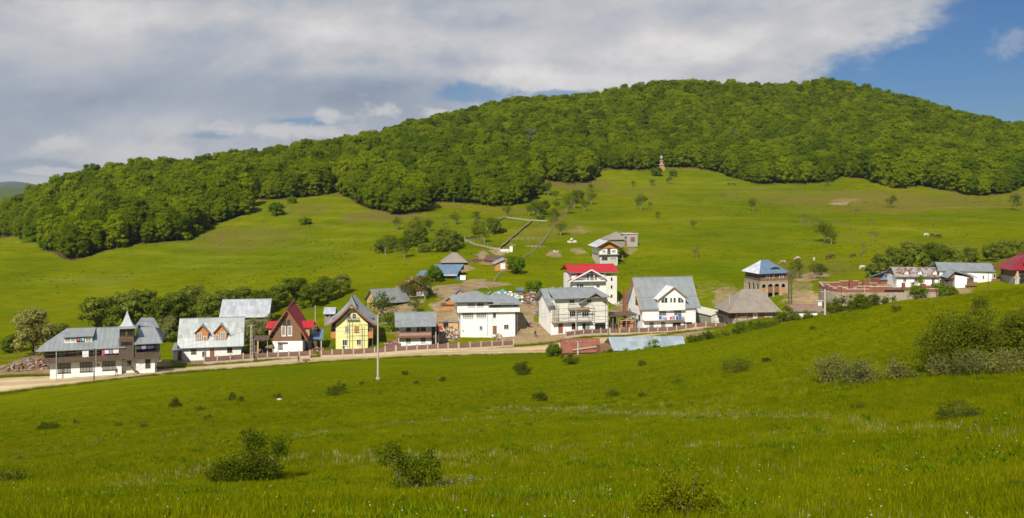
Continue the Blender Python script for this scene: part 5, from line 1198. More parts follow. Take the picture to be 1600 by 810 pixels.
# --- red A-frame
b = Bld('a_frame_house', 'white based A-frame house with steep red metal roof', 'house', 425.6, 552.4, 5)
xr = b.x(472.7); zt = b.q(425.6, 533.6)[1]; D = 11.0
b.box('wall', M_white2, 0, xr, 0, D, -1.2, zt)
xa, za = b.q(445.4, 484.0, -0.9); xL, zL = b.q(415, 534, -0.9); xR, zR = b.q(480.5, 533, -0.9)
xm = (xL + xR) / 2; 
xa = xm
mL = (xL + (xm - xL) * 0.30, zL + (za - zL) * 0.34); mR = (xR - (xR - xm) * 0.30, zR + (za - zR) * 0.34)
zb = b.q(460, 470.0, D)[1]
for (e, k) in (((xL, zL), mL), ((xR, zR), mR)):
    P1 = [(e[0], -0.9, e[1]), (e[0], D, e[1]), (k[0], D, k[1] + .3), (k[0], -0.9, k[1])]; P2 = [(k[0], -0.9, k[1]), (k[0], D, k[1] + .3), (xm, D, zb), (xm, -0.9, za)]
    b.roof(P1, M_darkred, 'roof_slope', seam=1.0, t=0.16); b.roof(P2, M_darkred, 'roof_slope', seam=1.0, t=0.16)
    b.part(MB().beam((e[0], -.96, e[1] - .1), (k[0], -.96, k[1] - .1), 0.08, 0.28).beam((k[0], -.96, k[1] - .1), (xm, -.96, za - .1), 0.08, 0.28), 'barge_board', M_brown)
b.part(MB().beam((xm, -.95, za + .05), (xm, D, zb + .05), 0.25, 0.12), 'ridge_cap', M_darkred)
b.part(MB().prism([(xL + 1.4, zt + .003), (xR - 1.4, zt + .003), (mR[0] - .25, mR[1] - .1), (xm, za - .5), (mL[0] + .25, mL[1] - .1)], 0.0, 0.25), 'gable', M_brown)
b.part(MB().prism([(xL + 1.4, zt + .003), (xR - 1.4, zt + .003), (mR[0] - .25, mR[1] - .1), (xm, za - .5), (mL[0] + .25, mL[1] - .1)], D - 0.4, D - .15), 'gable', M_brown)
b.window((439.8, 509.5), (446.6, 525.4), 0, 1, 1, M_frame, M_curtain, fr=0.16); b.window((449.4, 509.5), (456.4, 525), 0, 1, 1, M_frame, M_curtain, fr=0.16)
b.window((441.8, 500), (446.8, 508.6), 0, 1, 1, M_bframe); b.window((448.6, 500), (453.6, 508.6), 0, 1, 1, M_bframe)
b.part(MB().prism([b.q(443, 494), b.q(452.5, 494), b.q(448, 489)], -0.03, 0.0), 'gable_panel', M_orange)
b.window((434.8, 538.2), (441.6, 545.6), 0, 2, 1, M_bframe, M_curtain)
b.box('awning', M_gconc, b.x(433.5), b.x(449), -0.5, 0.0, zt - 0.28, zt - 0.15)
for sgn, (wa, wb), (ra, rb) in ((-1, ((419.8, 528), (434, 512)), ((415, 513.4), (437, 502))), (1, ((470, 525.5), (483.4, 512)), ((466, 512.6), (489.5, 496.6)))):
    Y0 = 3.2; d = empty('dormer', (0, 0, 0)); d.parent = b.root
    x0, x1, z0, z1 = b.rect(wa, wb, Y0); MB().box(x0, x1, Y0, Y0 + 4.2, z0, z1).build('dormer_wall', M_timber, d)
    x0, x1, z0, z1 = b.rect(ra, rb, Y0 - .5)
    b.roof([(x0, Y0 - .5, z0), (x1, Y0 - .5, z0), (x1, Y0 + 2.1, z0 + 1.3), (x0, Y0 + 2.1, z0 + 1.3)], M_redroof, 'dormer_roof', seam=1.0, parent=d); b.roof([(x1, Y0 + 4.7, z0), (x0, Y0 + 4.7, z0), (x0, Y0 + 2.1, z0 + 1.3), (x1, Y0 + 2.1, z0 + 1.3)], M_redroof, 'dormer_roof', seam=0, parent=d)
for px, py in ((459, 489), (465, 487)): x, z = b.q(px, py, 3); # roof hatches
# --- small shed beside the A-frame
b = Bld('shed', 'small dark shed with tilted metal roof right of the A-frame', 'shed', 487, 546, 5)
x1 = b.x(502); b.box('wall', M_wood, 0, x1 * .55, 0, 4, -.8, 2.6); b.part(MB().beam((x1, 0, -.5), (x1, 0, 2.3), .25), 'post', M_conc)
b.roof([(-.3, -.4, 2.55), (x1 + .5, -.4, 2.3), (x1 + .1, 4, 4.1), (-.2, 4, 4.1)], M_bluetin, seam=.8); b.box('side_wall', M_white, -1.0, -0.01, 0.6, 3.2, -.8, 2.0)
b.box('chimney', M_brick, 0.8, 1.5, 3, 3.6, 3.4, 5.1)

# --- yellow house
b = Bld('yellow_house', 'yellow gabled house with sweeping grey roof', 'house', 524.6, 545.8, 6)
xr = b.x(574.7); xm, za = b.q(549.8, 480.6, 0); D = 11; xm = xr / 2; zw = b.q(525, 506)[1]
b.part(MB().prism([(0, -1.2), (xr, -1.2), (xr, zw), (xr * .80, zw + (za - zw) * .34), (xm, za), (xr * .20, zw + (za - zw) * .34), (0, zw)], 0, D), 'wall', M_yellow_w)
xL, zL = b.q(509.4, 508.6, -1.4); xR, zR = b.q(588.5, 507.4, -1.4); zf = b.q(548, 478, -1.4)[1]
zfb = b.q(555, 466.8, 1.2)[1]
def flare(b, xe, zee, xm, zf, zb, Y0, Y1, m, n=5, pw=1.7, soffit=M_redbr, seam=1.0):
    "roof wing whose slope steepens towards the ridge"
    pr = []
    for i in range(n + 1):
        t = i / n; pr.append((xe + (xm - xe) * t, zee + (zf - zee) * (t ** pw * .55 + t * .45)))
    for i in range(n):
        a, c = pr[i], pr[i + 1]; dz_ = (zb - zf)
        b.roof([(a[0], Y0, a[1]), (a[0], Y1, a[1] + dz_ * i / n), (c[0], Y1, c[1] + dz_ * (i + 1) / n), (c[0], Y0, c[1])], m, seam=seam, t=.10)
    mb = MB()
    for i in range(n): mb.beam((pr[i][0], Y0 - .04, pr[i][1] - .22), (pr[i + 1][0], Y0 - .04, pr[i + 1][1] - .22), .07, .36)
    b.part(mb, 'barge_board', soffit)
    mb = MB()
    for i in range(n): mb.slab([(pr[i][0], Y0, pr[i][1] - .14), (pr[i + 1][0], Y0, pr[i + 1][1] - .14), (pr[i + 1][0], 0.2, pr[i + 1][1] - .14), (pr[i][0], 0.2, pr[i][1] - .14)], .04)
    b.part(mb, 'soffit', soffit)
flare(b, xL, zL, xm, zf + .5, zf + 1.2, -1.4, D + .5, M_tin); flare(b, xR, zR, xm, zf + .5, zf + 1.2, -1.4, D + .5, M_tin)
b.part(MB().prism([(xm - 1.3, zf - .6), (xm + 1.3, zf - .6), (xm + .05, zf + 2.2), (xm - .05, zf + 2.2)], -1.46, 1.6), 'roof_peak', M_tin)
for a, c, cc, rr, m in (((535, 531), (542.4, 540), 2, 1, M_glass), ((557.2, 530.6), (564.2, 539.4), 2, 1, M_glass), ((538.8, 510), (545.4, 520), 1, 1, M_curtain), ((553.8, 510), (560.6, 519.6), 2, 1, M_orange), ((542.8, 490.2), (548, 498.6), 2, 2, M_glass), ((550.4, 490), (556.4, 498.4), 2, 2, M_glass)):
    b.window(a, c, 0, cc, rr, M_frame if m != M_orange else M_brown, m)
x0, x1, z0, z1 = b.rect((541.5, 500.2), (561, 498.8), -.7); b.box('balcony_floor', M_conc, x0, x1, -.7, 0, z0 - .05, z0 + .1); b.rail(x0, x1, z0 + .12, z0 + .95, -.65, M_bframe)
for (xa_, xb_, pa) in ((b.x(516.6), -.004, 516.6), (xr + .004, b.x(582.6), 574)):
    z0, z1 = b.q(pa, 529)[1], b.q(pa, 510)[1]; zc = b.q(pa, 519)[1]
    b.box('side_porch', M_orange, xa_, xb_, .2, 6, z0, zc); b.box('side_porch_wall', M_wood, xa_ + .2, xb_ - .02, .7, 6, zc + .003, z1 + .6)
    x = xa_ + .1 if xa_ < 0 else xb_ - .1; b.part(MB().beam((x, .3, zc), (x, .3, z1 + .5), .14), 'post', M_orange)
    b.part(MB().beam((x, .4, -.8), (x, .4, z0), .2), 'post', M_wood)
x0, x1, z0, z1 = b.rect((527.5, 487), (542, 497), 2.6); 
for sx in (-1, 1):
    d = empty('dormer', (0, 0, 0)); d.parent = b.root; xi, xo = xm + sx * 1.6, xm + sx * 4.4; zt_ = za - 1.5; zo = za - 4.3
    MB().prism([(xi, zt_ - 2.5), (xo, zo - .6), (xo, zt_ - 1.3), (xi, zt_ + .2)], 2.2, 5.2).build('dormer_wall', M_orange, d)
    p = [(xo + sx * .5, 1.8, zt_ - 1.35), (xo + sx * .5, 5.6, zt_ - 1.35), (xi - sx * .2, 5.6, zt_ + .35), (xi - sx * .2, 1.8, zt_ + .35)]
    b.roof(p, M_tin, 'dormer_roof', seam=0, parent=d)
# scaffold standing at the yellow wall
sc_ = empty('scaffold', b.O, b.th); tag(sc_, 'pole scaffold standing against the yellow gable', 'scaffold')
for px in (543, 547, 562.5, 565.5):
    x = b.x(px, -1.0); MB().beam((x, -1.0 - (px > 546) * .3, -.4), (x, -1.0 - (px > 546) * .3, za - 2.2 if px < 550 else za - 3.5), .09).build('pole', M_greywood, sc_)
for py in (503, 510.5, 520, 527.5):
    x0, z = b.q(538, py, -1.1); x1 = b.x(574, -1.1); MB().beam((x0, -1.12, z), (x1, -1.12, z + .1), .05).build('rail', M_greywood, sc_)
# --- low grey roof seen left behind the yellow house
b = Bld('outhouse', 'low outhouse with grey roof behind the yellow house', 'outhouse', 507, 497, 5, dist=245)
x0, ez = b.q(505, 490.6, 0); x1 = b.x(524); b.box('wall', M_greywood, x0 + .3, x1, 0, 5, -3, ez - .1); b.gable_roof_x(x0, x1, -.4, ez, 2.4, ez + 1.3, 5.4, ez, M_tin_pale)
b.opening((510, 492.5), (513, 495.5), -.01); b.opening((516, 492.5), (519, 495.5), -.01)

# --- small house with the orange balcony
b = Bld('balcony_house', 'small white house with grey tin roof and long reddish balcony', 'house', 624, 545.2, 9)
xr = b.x(674.6); zt = b.q(624, 527.2)[1]; b.box('wall', M_white2, 0, xr, 0, 7, -1.2, zt)
b.window((634, 528.4), (641.8, 536.4), 0, 2, 1, M_frame, M_green_pane); b.window((657.2, 527.2), (665, 535.6), 0, 2, 1, M_frame, M_green_pane)
x0, zb = b.q(618, 527.5, -1.2); x1 = b.x(674, -1.2); b.box('balcony_floor', M_brown, x0, x1, -1.2, -.004, zt - .02, zt + .13); b.rail(x0, x1, zt + .14, zt + 1.3, -1.15, M_redbr, solid=True, board=.11)
ez = b.q(617.8, 511.2, -1.6)[1]; ex0, ex1 = b.x(617.5, -1.6), b.x(682, -1.6)
b.box('upper_wall', M_white, 0.01, xr - .01, .01, 6.9, zt + .003, ez + .4)
b.window((634.6, 511.8), (642, 517.6), .01, 2, 1, M_bframe); b.window((657.6, 511.4), (665, 517.2), .01, 2, 1, M_bframe); b.door((651, 511), (656, 520), M_redbr, .01); b.window((619.5, 513), (623.5, 517.5), .5, 1, 1, M_bframe)
rz = b.q(619, 488.6, 3.6)[1]; b.gable_roof_x(ex0, ex1, -1.6, ez, 3.6, rz, 8.8, ez, M_tin)
for x in (.02, xr - .2): b.part(MB().prismx([(.1, ez + .4), (6.8, ez + .4), (3.6, rz - .3)], x, x + .16), 'gable', M_white)
b.box('annex', M_wood, xr + .003, b.x(686), .8, 6, -1, ez - .5)
b.box('annex_roof', M_redroof, b.x(679), b.x(691), .2, 4, zt + 1.6, zt + 1.8)

# --- big white block
b = Bld('white_block_house', 'large three-storey white block with flat grey hipped roofs', 'house', 719.6, 527, 7)
xr = b.x(805); z3 = b.q(719, 488.2)[1]; b.box('wall', M_white2, 0, xr, 0, 9.5, -1.2, z3)
x0, z0 = b.q(714.4, 488.2, -.8); x1 = b.x(812.2, -.8); zt = b.q(714.4, 474, -.8)[1]; xm = b.x(766, -.8); zt2 = b.q(766, 480, -.8)[1]
b.box('upper_wall', M_white2, x0, xm, -.8, 10.2, z3 + .003, zt); b.box('upper_wall', M_white, xm + .003, x1, -.8, 10.0, z3 + .006, zt2)
for a, c, n in (((722.6, 489.3), (740, 497), 5), ((744, 489), (760, 496.6), 5), ((770, 488.8), (775.2, 497.2), 1), ((749, 509.6), (753.8, 515.8), 2), ((787.2, 507.2), (794.8, 514.8), 2)): b.window(a, c, 0, n, 1, M_frame, M_curtain if n > 2 else M_glass)
for a, c, n, m in (((730.4, 473.6), (742, 479.8), 4, M_curtain), ((744.8, 473.6), (756, 479.4), 4, M_glass)): b.window(a, c, -.8, n, 1, M_frame, m)
b.door((770, 509.2), (776, 522.4), M_brown)
e0, ez = b.q(706, 472.4, -1.8); e1 = b.x(770.6, -1.8); ra, rz = b.q(735, 455.8, 4.6); rb = b.x(748, 4.6)
b.gable_roof_x(e0, e1, -1.8, ez, 4.6, rz, 11, ez, M_tin, hl=ra - e0, hr=e1 - rb)
f1, fz = b.q(817, 477.8, -1.6); f0 = b.x(762, -1.6); r1, rz2 = b.q(791, 459.5, 4.8)
b.gable_roof_x(f0, f1, -1.6, ez - .75, 4.8, rz2, 11, ez - .75, M_tin, hl=1.5, hr=f1 - r1)
d = empty('dormer', (0, 0, 0)); d.parent = b.root; x0, x1, z0, z1 = b.rect((784, 478.8), (801, 473.6), -.7); MB().box(x0, x1, -.7, 2, z0, z1).build('dormer_wall', M_white, d)
b.roof([(x0 - .3, -1.4, z1 + .05), (x1 + .3, -1.4, z1 + .05), (x1 + .3, 3.4, z1 + 1.2), (x0 - .3, 3.4, z1 + 1.2)], M_tin, 'dormer_roof', seam=0, parent=d)
b.window((785, 474.4), (799.6, 478.6), -.7, 4, 1, M_frame, M_dark, name='dormer_window', parent=d)
b.part(MB().beam((b.x(769, -.1), -.1, 0), (b.x(769, -.1), -.1, z3), .1), 'downpipe', M_frame)
b.part(MB().box(0, .06, -.02, 0, 1.2, 1.6).box(.5, .9, -.04, 0, 1.4, 1.65), 'meter_box', M_brown)

# --- unfinished house with scaffold
b = Bld('unfinished_house', 'white and raw plaster house with grey roofs and balcony scaffold', 'house', 861, 524, 17)
xr = b.x(950); z1f = b.q(861, 503.4)[1]; D = 9.5
b.box('wall', M_white2, 0, xr, 0, D, -1.2, z1f)
zt = b.q(861, 477)[1]; b.box('upper_wall', M_beige, .02, xr - .02, .02, D - .02, z1f + .003, zt + .9)
b.part(MB().prismx([(.3, z1f + .01), (D - .3, z1f + .01), (D - .3, zt + 1), (D / 2, zt + 3.6), (.3, zt + 1)], -.02, .015), 'side_render', M_white)
x0, zc = b.q(864, 503, -1.3); x1 = b.x(926, -1.3); b.box('balcony_floor', M_conc, x0, x1, -1.3, .015, z1f - .05, z1f + .12); b.rail(x0, x1, z1f + .13, z1f + 1.1, -1.25, M_greywood)
x0, x1, z0, z1 = b.rect((889, 483), (921, 480), -1.2); b.box('balcony_floor', M_conc, x0, x1, -1.2, .015, z0, z0 + .14); b.rail(x0, x1, z0 + .15, z0 + 1.0, -1.15, M_greywood)
for a, c, n, m in (((889.2, 468.6), (898, 474.6), 2, M_glass), ((917, 468), (924.4, 474.8), 2, M_glass), ((889.6, 486.8), (899, 495.2), 3, M_glass), ((909.2, 486.8), (920, 495), 3, M_glass)): b.window(a, c, .02, n, 1, M_frame, m)
b.door((920.6, 487), (924.8, 499), M_frame, .02); b.door((872.2, 506), (879.4, 521), M_redbr); b.window((893.2, 505.6), (899.2, 514.2), 0, 1, 1, M_redbr, M_dark)
b.opening((910, 505.6), (915.2, 520.4)); b.window((915.6, 506), (921.5, 520), 0, 1, 1, M_conc, M_curtain); b.opening((929.6, 505), (945.6, 520.4), name='garage_opening')
b.box('upper_panel', M_conc, .4, 2.2, -.02, .018, z1f + .3, zt)
e0, ez = b.q(866, 467.4, -1.0); e1 = b.x(908, -1.0); r0, rz = b.q(863, 450.6, 4.7); r1 = b.x(946, 4.7)
b.gable_roof_x(e0, b.x(955, -1), -1.0, ez, 4.7, rz, D + 1, ez, M_tin, hr=2.5)
b.box('wall_head', M_beige, e0 + .4, xr - .3, .03, D - .1, zt + .9, ez - .1)
x0, z0 = b.q(851.5, 477.4, 1.5); x1 = b.x(870, -1.2); b.roof([(-1.3, -1.2, zt), (e0 + .1, -1.2, zt), (e0 + .1, 4.7, rz), (-1.3, 4.7, rz)], M_tin); b.roof([(e0 + .1, D + 1, zt), (-1.3, D + 1, zt), (-1.3, 4.7, rz), (e0 + .1, 4.7, rz)], M_tin)
for px in (863.5, 876): x, z = b.q(px, 447.6, 5.2); b.part(MB().planar and (lambda mb: (mb.planar([(x - 1.1, 4.1, z - 1.3), (x + 1.1, 4.1, z - 1.3), (x, 5.2, z)]), mb.planar([(x + 1.1, 4.1, z - 1.3), (x + 1.1, 6.3, z - 1.3), (x, 5.2, z)]), mb.planar([(x + 1.1, 6.3, z - 1.3), (x - 1.1, 6.3, z - 1.3), (x, 5.2, z)]), mb.planar([(x - 1.1, 6.3, z - 1.3), (x - 1.1, 4.1, z - 1.3), (x, 5.2, z)]), mb)[-1])(MB()), 'roof_hood', M_tin)
xa, za = b.q(930.7, 458.5, -1.2); xl, zl = b.q(906, 474.5, -1.2); xr2, zr2 = b.q(957, 475.6, -1.2)
for e in ((xl, zl), (xr2, zr2)): b.roof([(e[0], -1.2, e[1]), (e[0], 6, e[1]), (xa, 6, za + .1), (xa, -1.2, za + .1)] if e[0] > xa else [(e[0], 6, e[1]), (e[0], -1.2, e[1]), (xa, -1.2, za + .1), (xa, 6, za + .1)], M_tin, 'cross_roof')
b.part(MB().prism([(xl + 1, zl + .4), (xr2 - 1.2, zl + .4), (xa, za - .3)], .01, 5), 'gable', M_beige)
b.part(MB().beam((xl, -1.25, zl - .1), (xa, -1.25, za), .08, .2).beam((xr2, -1.25, zr2 - .1), (xa, -1.25, za), .08, .2), 'barge_board', M_brown)
sc_ = empty('scaffold', b.O, b.th); tag(sc_, 'timber scaffold with a new yellow plank on the unfinished house front', 'scaffold')
x0, x1, z0, z1 = b.rect((889, 484.4), (927, 482.2), -1.5); MB().box(x0, x1, -1.7, -1.45, z0, z1).build('plank', M_timber, sc_)
for px in (863.5, 870, 888.5, 927, 949.5): x = b.x(px, -1.6); MB().beam((x, -1.55, z1f if px < 930 else -.5), (x, -1.55, zt + .6), .08).build('pole', M_greywood, sc_)
for py, xa_, xb_ in ((498.5, 863, 927), (492, 863, 872), (483.3, 863, 890), (479.5, 888, 950), (474.5, 888, 927), (501, 926, 950), (495.5, 926, 950)): (x0, z), x1 = b.q(xa_, py, -1.6), b.x(xb_, -1.6); MB().beam((x0, -1.62, z), (x1, -1.62, z), .07).build('rail', M_greywood, sc_)
o = empty('building_materials', b.O, b.th); tag(o, 'stacked orange hollow bricks in the garage opening of the unfinished house', 'bricks')
rg = np.random.default_rng(3)
for i in range(12): x = b.x(931) + (i % 6) * .32; z = (i // 6) * .35 + .3; MB().box(x, x + .28, -.5, -.2, z, z + .3).build('hollow_brick', M_orange, o)

# --- red-roofed house with the stair tower
b = Bld('red_roof_house', 'white house with bright red roof and raw stair tower', 'house', 893, 476, 10, dist=272)
x1 = b.x(946.7); zt = b.q(893, 430)[1]; b.box('wall', M_white, 0, x1, 0, 10, -2.5, zt)
b.part(MB().box(0, .5, -.01, .0, .5, 1), 'meter_box', M_gconc)
tx0, tx1, _, tz = b.rect((947, 478), (964, 431.5), -.6); b.box('stair_tower', M_beige, tx0, tx1, -.6, 5.5, -2.5, tz)
for py in (434, 446, 460.5): b.window((954.4, py), (956.8, py + 4.2), -.6, 1, 1, M_bframe, M_dark, fr=.05)
e0, ez = b.q(889, 426.6, -.9); e1 = b.x(967, -.9); rz = b.q(893, 415.6, 4.5)[1]
b.gable_roof_x(e0, e1, -.9, ez, 4.5, rz + .4, 10.8, ez, M_redroof, seam=1.1)
xa, za = b.q(924.4, 421.4, -1.6); xl, zl = b.q(888.2, 440.8, -1.6); xr2, zr2 = b.q(947.4, 434.2, -1.6)
for e, p2 in (((xl, zl), 0), ((xr2, zr2), 1)):
    pts = [(e[0], -1.6, e[1]), (e[0], -0.1, e[1]), (xa, 5, za), (xa, -1.6, za)]; pts = pts if p2 else [pts[1], pts[0], pts[3], pts[2]]
    b.roof(pts, M_redroof, 'cross_roof', seam=1.1); b.part(MB().beam((e[0], -1.66, e[1] - .1), (xa, -1.66, za - .1), .1, .34), 'barge_board', M_frame)
b.part(MB().prism([(.2, zt - .4), (x1 - .1, zt - .4), (x1 - .1, zr2 + .4), (xa, za - .4), (.2, zl + .7)], -.3, 1), 'gable', M_white2)
x0, x2, z0, z1 = b.rect((893, 440.6), (946, 437.6), -1.4); b.box('balcony_floor', M_white, x0, x2, -1.5, -.01, z0, z0 + .25); b.rail(x0, x2, z0 + .26, z0 + 1.0, -1.4, M_frame)
for a, c, n in (((917.2, 429), (920.2, 439), 1), ((922, 428.6), (927.4, 436.4), 2), ((929.4, 429.6), (932.4, 439), 1)): b.window(a, c, -.3, n, 1, M_brown, M_glass)
for a, c, n in (((901.2, 444), (904.4, 450), 1), ((905.4, 444), (911.8, 449.6), 2), ((931.4, 445), (937.2, 449.6), 2)): b.window(a, c, 0, n, 1, M_frame, M_glass)

# --- the upper house on the slope
b = Bld('upper_house', 'lone two-storey house on the slope with boarded gable', 'house', 937, 416.6, 8)
x1 = b.x(965.4); z1f = b.q(937, 398.4)[1]; zt = b.q(937, 388)[1]; D = 12
b.box('wall', M_conc, 0, x1, 0, D, -2, z1f); b.box('upper_wall', M_white, .02, x1 - .02, .6, D - .1, z1f + .12, zt)
b.box('balcony_floor', M_gconc, -.6, x1 + .3, -.9, .6, z1f + .003, z1f + .12); b.rail(-.6, x1 + .3, z1f + .12, z1f + 1.0, -.85, M_greywood)
xl, zl = b.q(931.6, 387, -1.2); xr2, zr2 = b.q(971.6, 387.2, -1.2); xa, za = b.q(951, 376.6, -1.2)
for e, r in (((xl, zl), 0), ((xr2, zr2), 1)):
    pts = [(e[0], -1.2, e[1]), (e[0], D + .5, e[1]), (xa, D + .5, za), (xa, -1.2, za)]; pts = pts if r else [pts[1], pts[0], pts[3], pts[2]]; b.roof(pts, M_tin_pale)
b.part(MB().prism([(0, zt + .003), (x1, zt + .003), (x1 + .6, zr2 - .1), (xa, za - .25), (-.6, zl - .1)], .2, .5), 'gable', M_orange)
b.part(MB().beam((xl, -1.25, zl), (xa, -1.25, za), .08, .2).beam((xr2, -1.25, zr2), (xa, -1.25, za), .08, .2), 'barge_board', M_orange)
b.window((940.4, 401.8), (949.2, 406.4), 0, 2, 1, M_bframe); b.window((953, 401.8), (963.2, 406.4), 0, 3, 1, M_frame, M_curtain); b.door((948.8, 389), (953.8, 397.6), M_bframe, .6)
b.window((941, 390.5), (946, 395), .6, 2, 1, M_frame, M_curtain); b.window((956, 390.5), (962, 395), .6, 2, 1, M_frame, M_curtain)
x0, z0 = b.q(946, 374.6, 6.5); x2 = b.x(978.5, 6.5); xp, zp = b.q(962.8, 361.6, 10)
P = [(x0, 5.5, z0), (x2, 5.5, z0), (x2, 14.5, z0), (x0, 14.5, z0)]
for i in range(4): b.roof([P[i], P[(i + 1) % 4], (xp, 10, zp)], M_shingle, 'pyramid_roof', seam=0)
b.box('rear_wall', M_greywood, x0 + .6, x2 - .6, 6.2, 14, zt, z0 - .1)
b = Bld('block_shed', 'unfinished shed of grey blocks and orange brick behind the upper house', 'shed', 974, 381, 8, dist=360)
x1, zt = b.q(996.5, 366, 0); b.box('wall', M_gconc, 0, x1, 0, 5, -3, zt); b.box('roof_slab', M_conc, -.3, x1 + .2, -.3, 5.2, zt + .003, zt + .25); b.box('brick_infill', M_brick, b.x(985), b.x(992), -.04, 0, b.q(985, 378)[1], b.q(985, 371)[1]); b.opening((976, 370), (979, 374), -.01, 'window_opening'); b.box('chimney', M_brick, b.x(990.5), b.x(994), 1, 1.8, zt + .253, zt + 1.3); b.box('brick_infill', M_brick, .2, b.x(979.5), -.04, 0, -1, b.q(985, 376)[1])

# --- big white chalet
M_whiteglare = sheet_mat('white_tin_painted_glare', (0.72, 0.73, 0.74), .04, 1.0, 2.2, rough=.4, metal=.1)  # dormer roof sheet brightened to white: sun glare put into its colour
b = Bld('white_chalet', 'big white chalet with tall grey roof and white gabled bay', 'house', 1004, 521, 13)
xr = b.x(1087); zt = b.q(1004, 484.4)[1]; D = 10.5; b.box('wall', M_white2, 0, xr, 0, D, -1.2, zt + .6)
e0, ez = b.q(1000.6, 484.4, -.7); e1 = b.x(1096, -.7); Yb_ = 1.7; bz = b.q(995.6, 465.6, Yb_)[1]; b0, b1 = b.x(995.6, Yb_), b.x(1089, Yb_); Yr = D / 2; rz = b.q(989, 433.8, Yr)[1]; r0, r1 = b.x(988.6, Yr), b.x(1081.6, Yr)
b.roof([(e0, -.7, ez), (e1, -.7, ez), (b1, Yb_, bz), (b0, Yb_, bz)], M_tin); b.roof([(b0, Yb_ - .05, bz + .06), (b1, Yb_ - .05, bz + .06), (r1, Yr, rz), (r0, Yr, rz)], M_tin)
b.roof([(e1, D + .7, ez), (e0, D + .7, ez), (b0, D - Yb_, bz), (b1, D - Yb_, bz)], M_tin); b.roof([(b1, D - Yb_, bz), (b0, D - Yb_, bz), (r0, Yr, rz), (r1, Yr, rz)], M_tin)
b.part(MB().beam((r0, Yr, rz + .03), (r1, Yr, rz + .03), .25, .1), 'ridge_cap', M_tin)
for x, m in ((.003, M_white), (xr - .25, M_white)): b.part(MB().prismx([(.1, zt + .6), (D - .1, zt + .6), (D - Yb_ - .2, bz - .3), (Yr, rz - .5), (Yb_ + .2, bz - .3)], x, x + .24), 'gable', m)
b.part(MB().beam((e0 - .04, -.7, ez - .1), (b0 - .04, Yb_, bz - .1), .3, .08).beam((b0 - .04, Yb_, bz - .1), (r0 - .04, Yr, rz - .12), .3, .08).beam((r0 - .04, Yr, rz - .12), (b0 - .04, D - Yb_, bz - .1), .3, .08).beam((b0 - .04, D - Yb_, bz - .1), (e0 - .04, D + .7, ez - .1), .3, .08), 'barge_board', M_orange)
d = gdormer(b, 1030.2, 1071, 1052, 448.6, 484, 466, -.9, 4.4, M_white2, M_whiteglare, [(1046.6, 465.2, 1050.4, 473.4, 1, 1, M_glass), (1051.8, 465.2, 1056.2, 473.4, 1, 1, M_glass)], over=.6)
def trapwin(b, P, Y, parent):
    "window with one slanting corner"
    Q = [b.q(px, py, Y) for px, py in P]; f = MB().prism(Q, Y - .05, Y - .01).build('dormer_window', M_frame, parent)
    c = (sum(q[0] for q in Q) / len(Q), sum(q[1] for q in Q) / len(Q)); q2 = [(c[0] + (x - c[0]) * .84, c[1] + (z - c[1]) * .84) for x, z in Q]; MB().prism(q2, Y - .08, Y - .052).build('pane', M_glass, f)
    mx = sum(q[0] for q in q2) / len(q2); MB().box(mx - .06, mx + .06, Y - .1, Y - .081, min(q[1] for q in q2), max(q[1] for q in q2) - .1).build('mullion', M_frame, f)
trapwin(b, [(1032.4, 473.8), (1043.4, 473.8), (1043.4, 464.8), (1037.5, 464.8), (1032.4, 470)], -.9, d); trapwin(b, [(1058.6, 473.6), (1068.4, 473.6), (1068.4, 470), (1064.5, 464.8), (1058.6, 464.8)], -.9, d)
for a, c in (((1029.6, 485.6), (1034.4, 491.8)), ((1035.2, 485.6), (1040.4, 491.8)), ((1053.8, 485.2), (1058.4, 491.6)), ((1059.4, 485.2), (1064.2, 491.6))): b.window(a, c, 0, 1, 1, M_bframe, M_curtain, fr=.07)
for a, c in (((1014.8, 504.2), (1021.2, 511.8)), ((1033, 503.8), (1039.4, 511.4))): b.window(a, c, 0, 2, 1, M_bframe, M_curtain)
x0, z0 = b.q(1006, 501.6, -1.3); x1 = b.x(1070, -1.3); b.box('balcony_floor', M_white, x0, x1, -1.35, -.004, z0, z0 + .28); b.rail(x0, x1, z0 + .29, z0 + 1.1, -1.3, M_frame)
b.opening((1051, 504.4), (1063.6, 519), name='carport_opening'); b.opening((1069.2, 503.8), (1081.6, 516), name='shop_opening'); b.box('gate', M_redbr, b.x(1055, -.2), b.x(1063, -.2), -.25, -.15, 0, 1.4); b.box('counter', M_timber, b.x(1070, -.1), b.x(1081, -.1), -.3, -.1, .4, 1.0)
b.window((0, 0), (0, 0), 0, 2, 1, M_bframe, M_glass, side='left', X=-.003, xy=(3.2, 5.0, zt + .9, zt + 3.0)); b.window((0, 0), (0, 0), 0, 2, 1, M_bframe, M_glass, side='left', X=-.003, xy=(1.6, 2.8, 3.1, 4.4))
clothes(b, [((1029.5, 494), (1034, 499.5), M_blue), ((1035, 495.5), (1037.5, 499.5), M_lilac), ((1038, 495.5), (1042, 500), M_lilac)], -1.42, label='blue and lilac washing at the left of the chalet balcony')
clothes(b, [((1046.5, 495), (1050, 499.5), M_pink), ((1050.5, 494), (1055, 499.5), M_lilac), ((1056.5, 494), (1059.5, 499.8), M_navy), ((1060, 492.5), (1065, 499.5), M_blue), ((1065.5, 495.5), (1069.5, 499.5), M_orange)], -1.42, label='mixed coloured washing at the right of the chalet balcony')

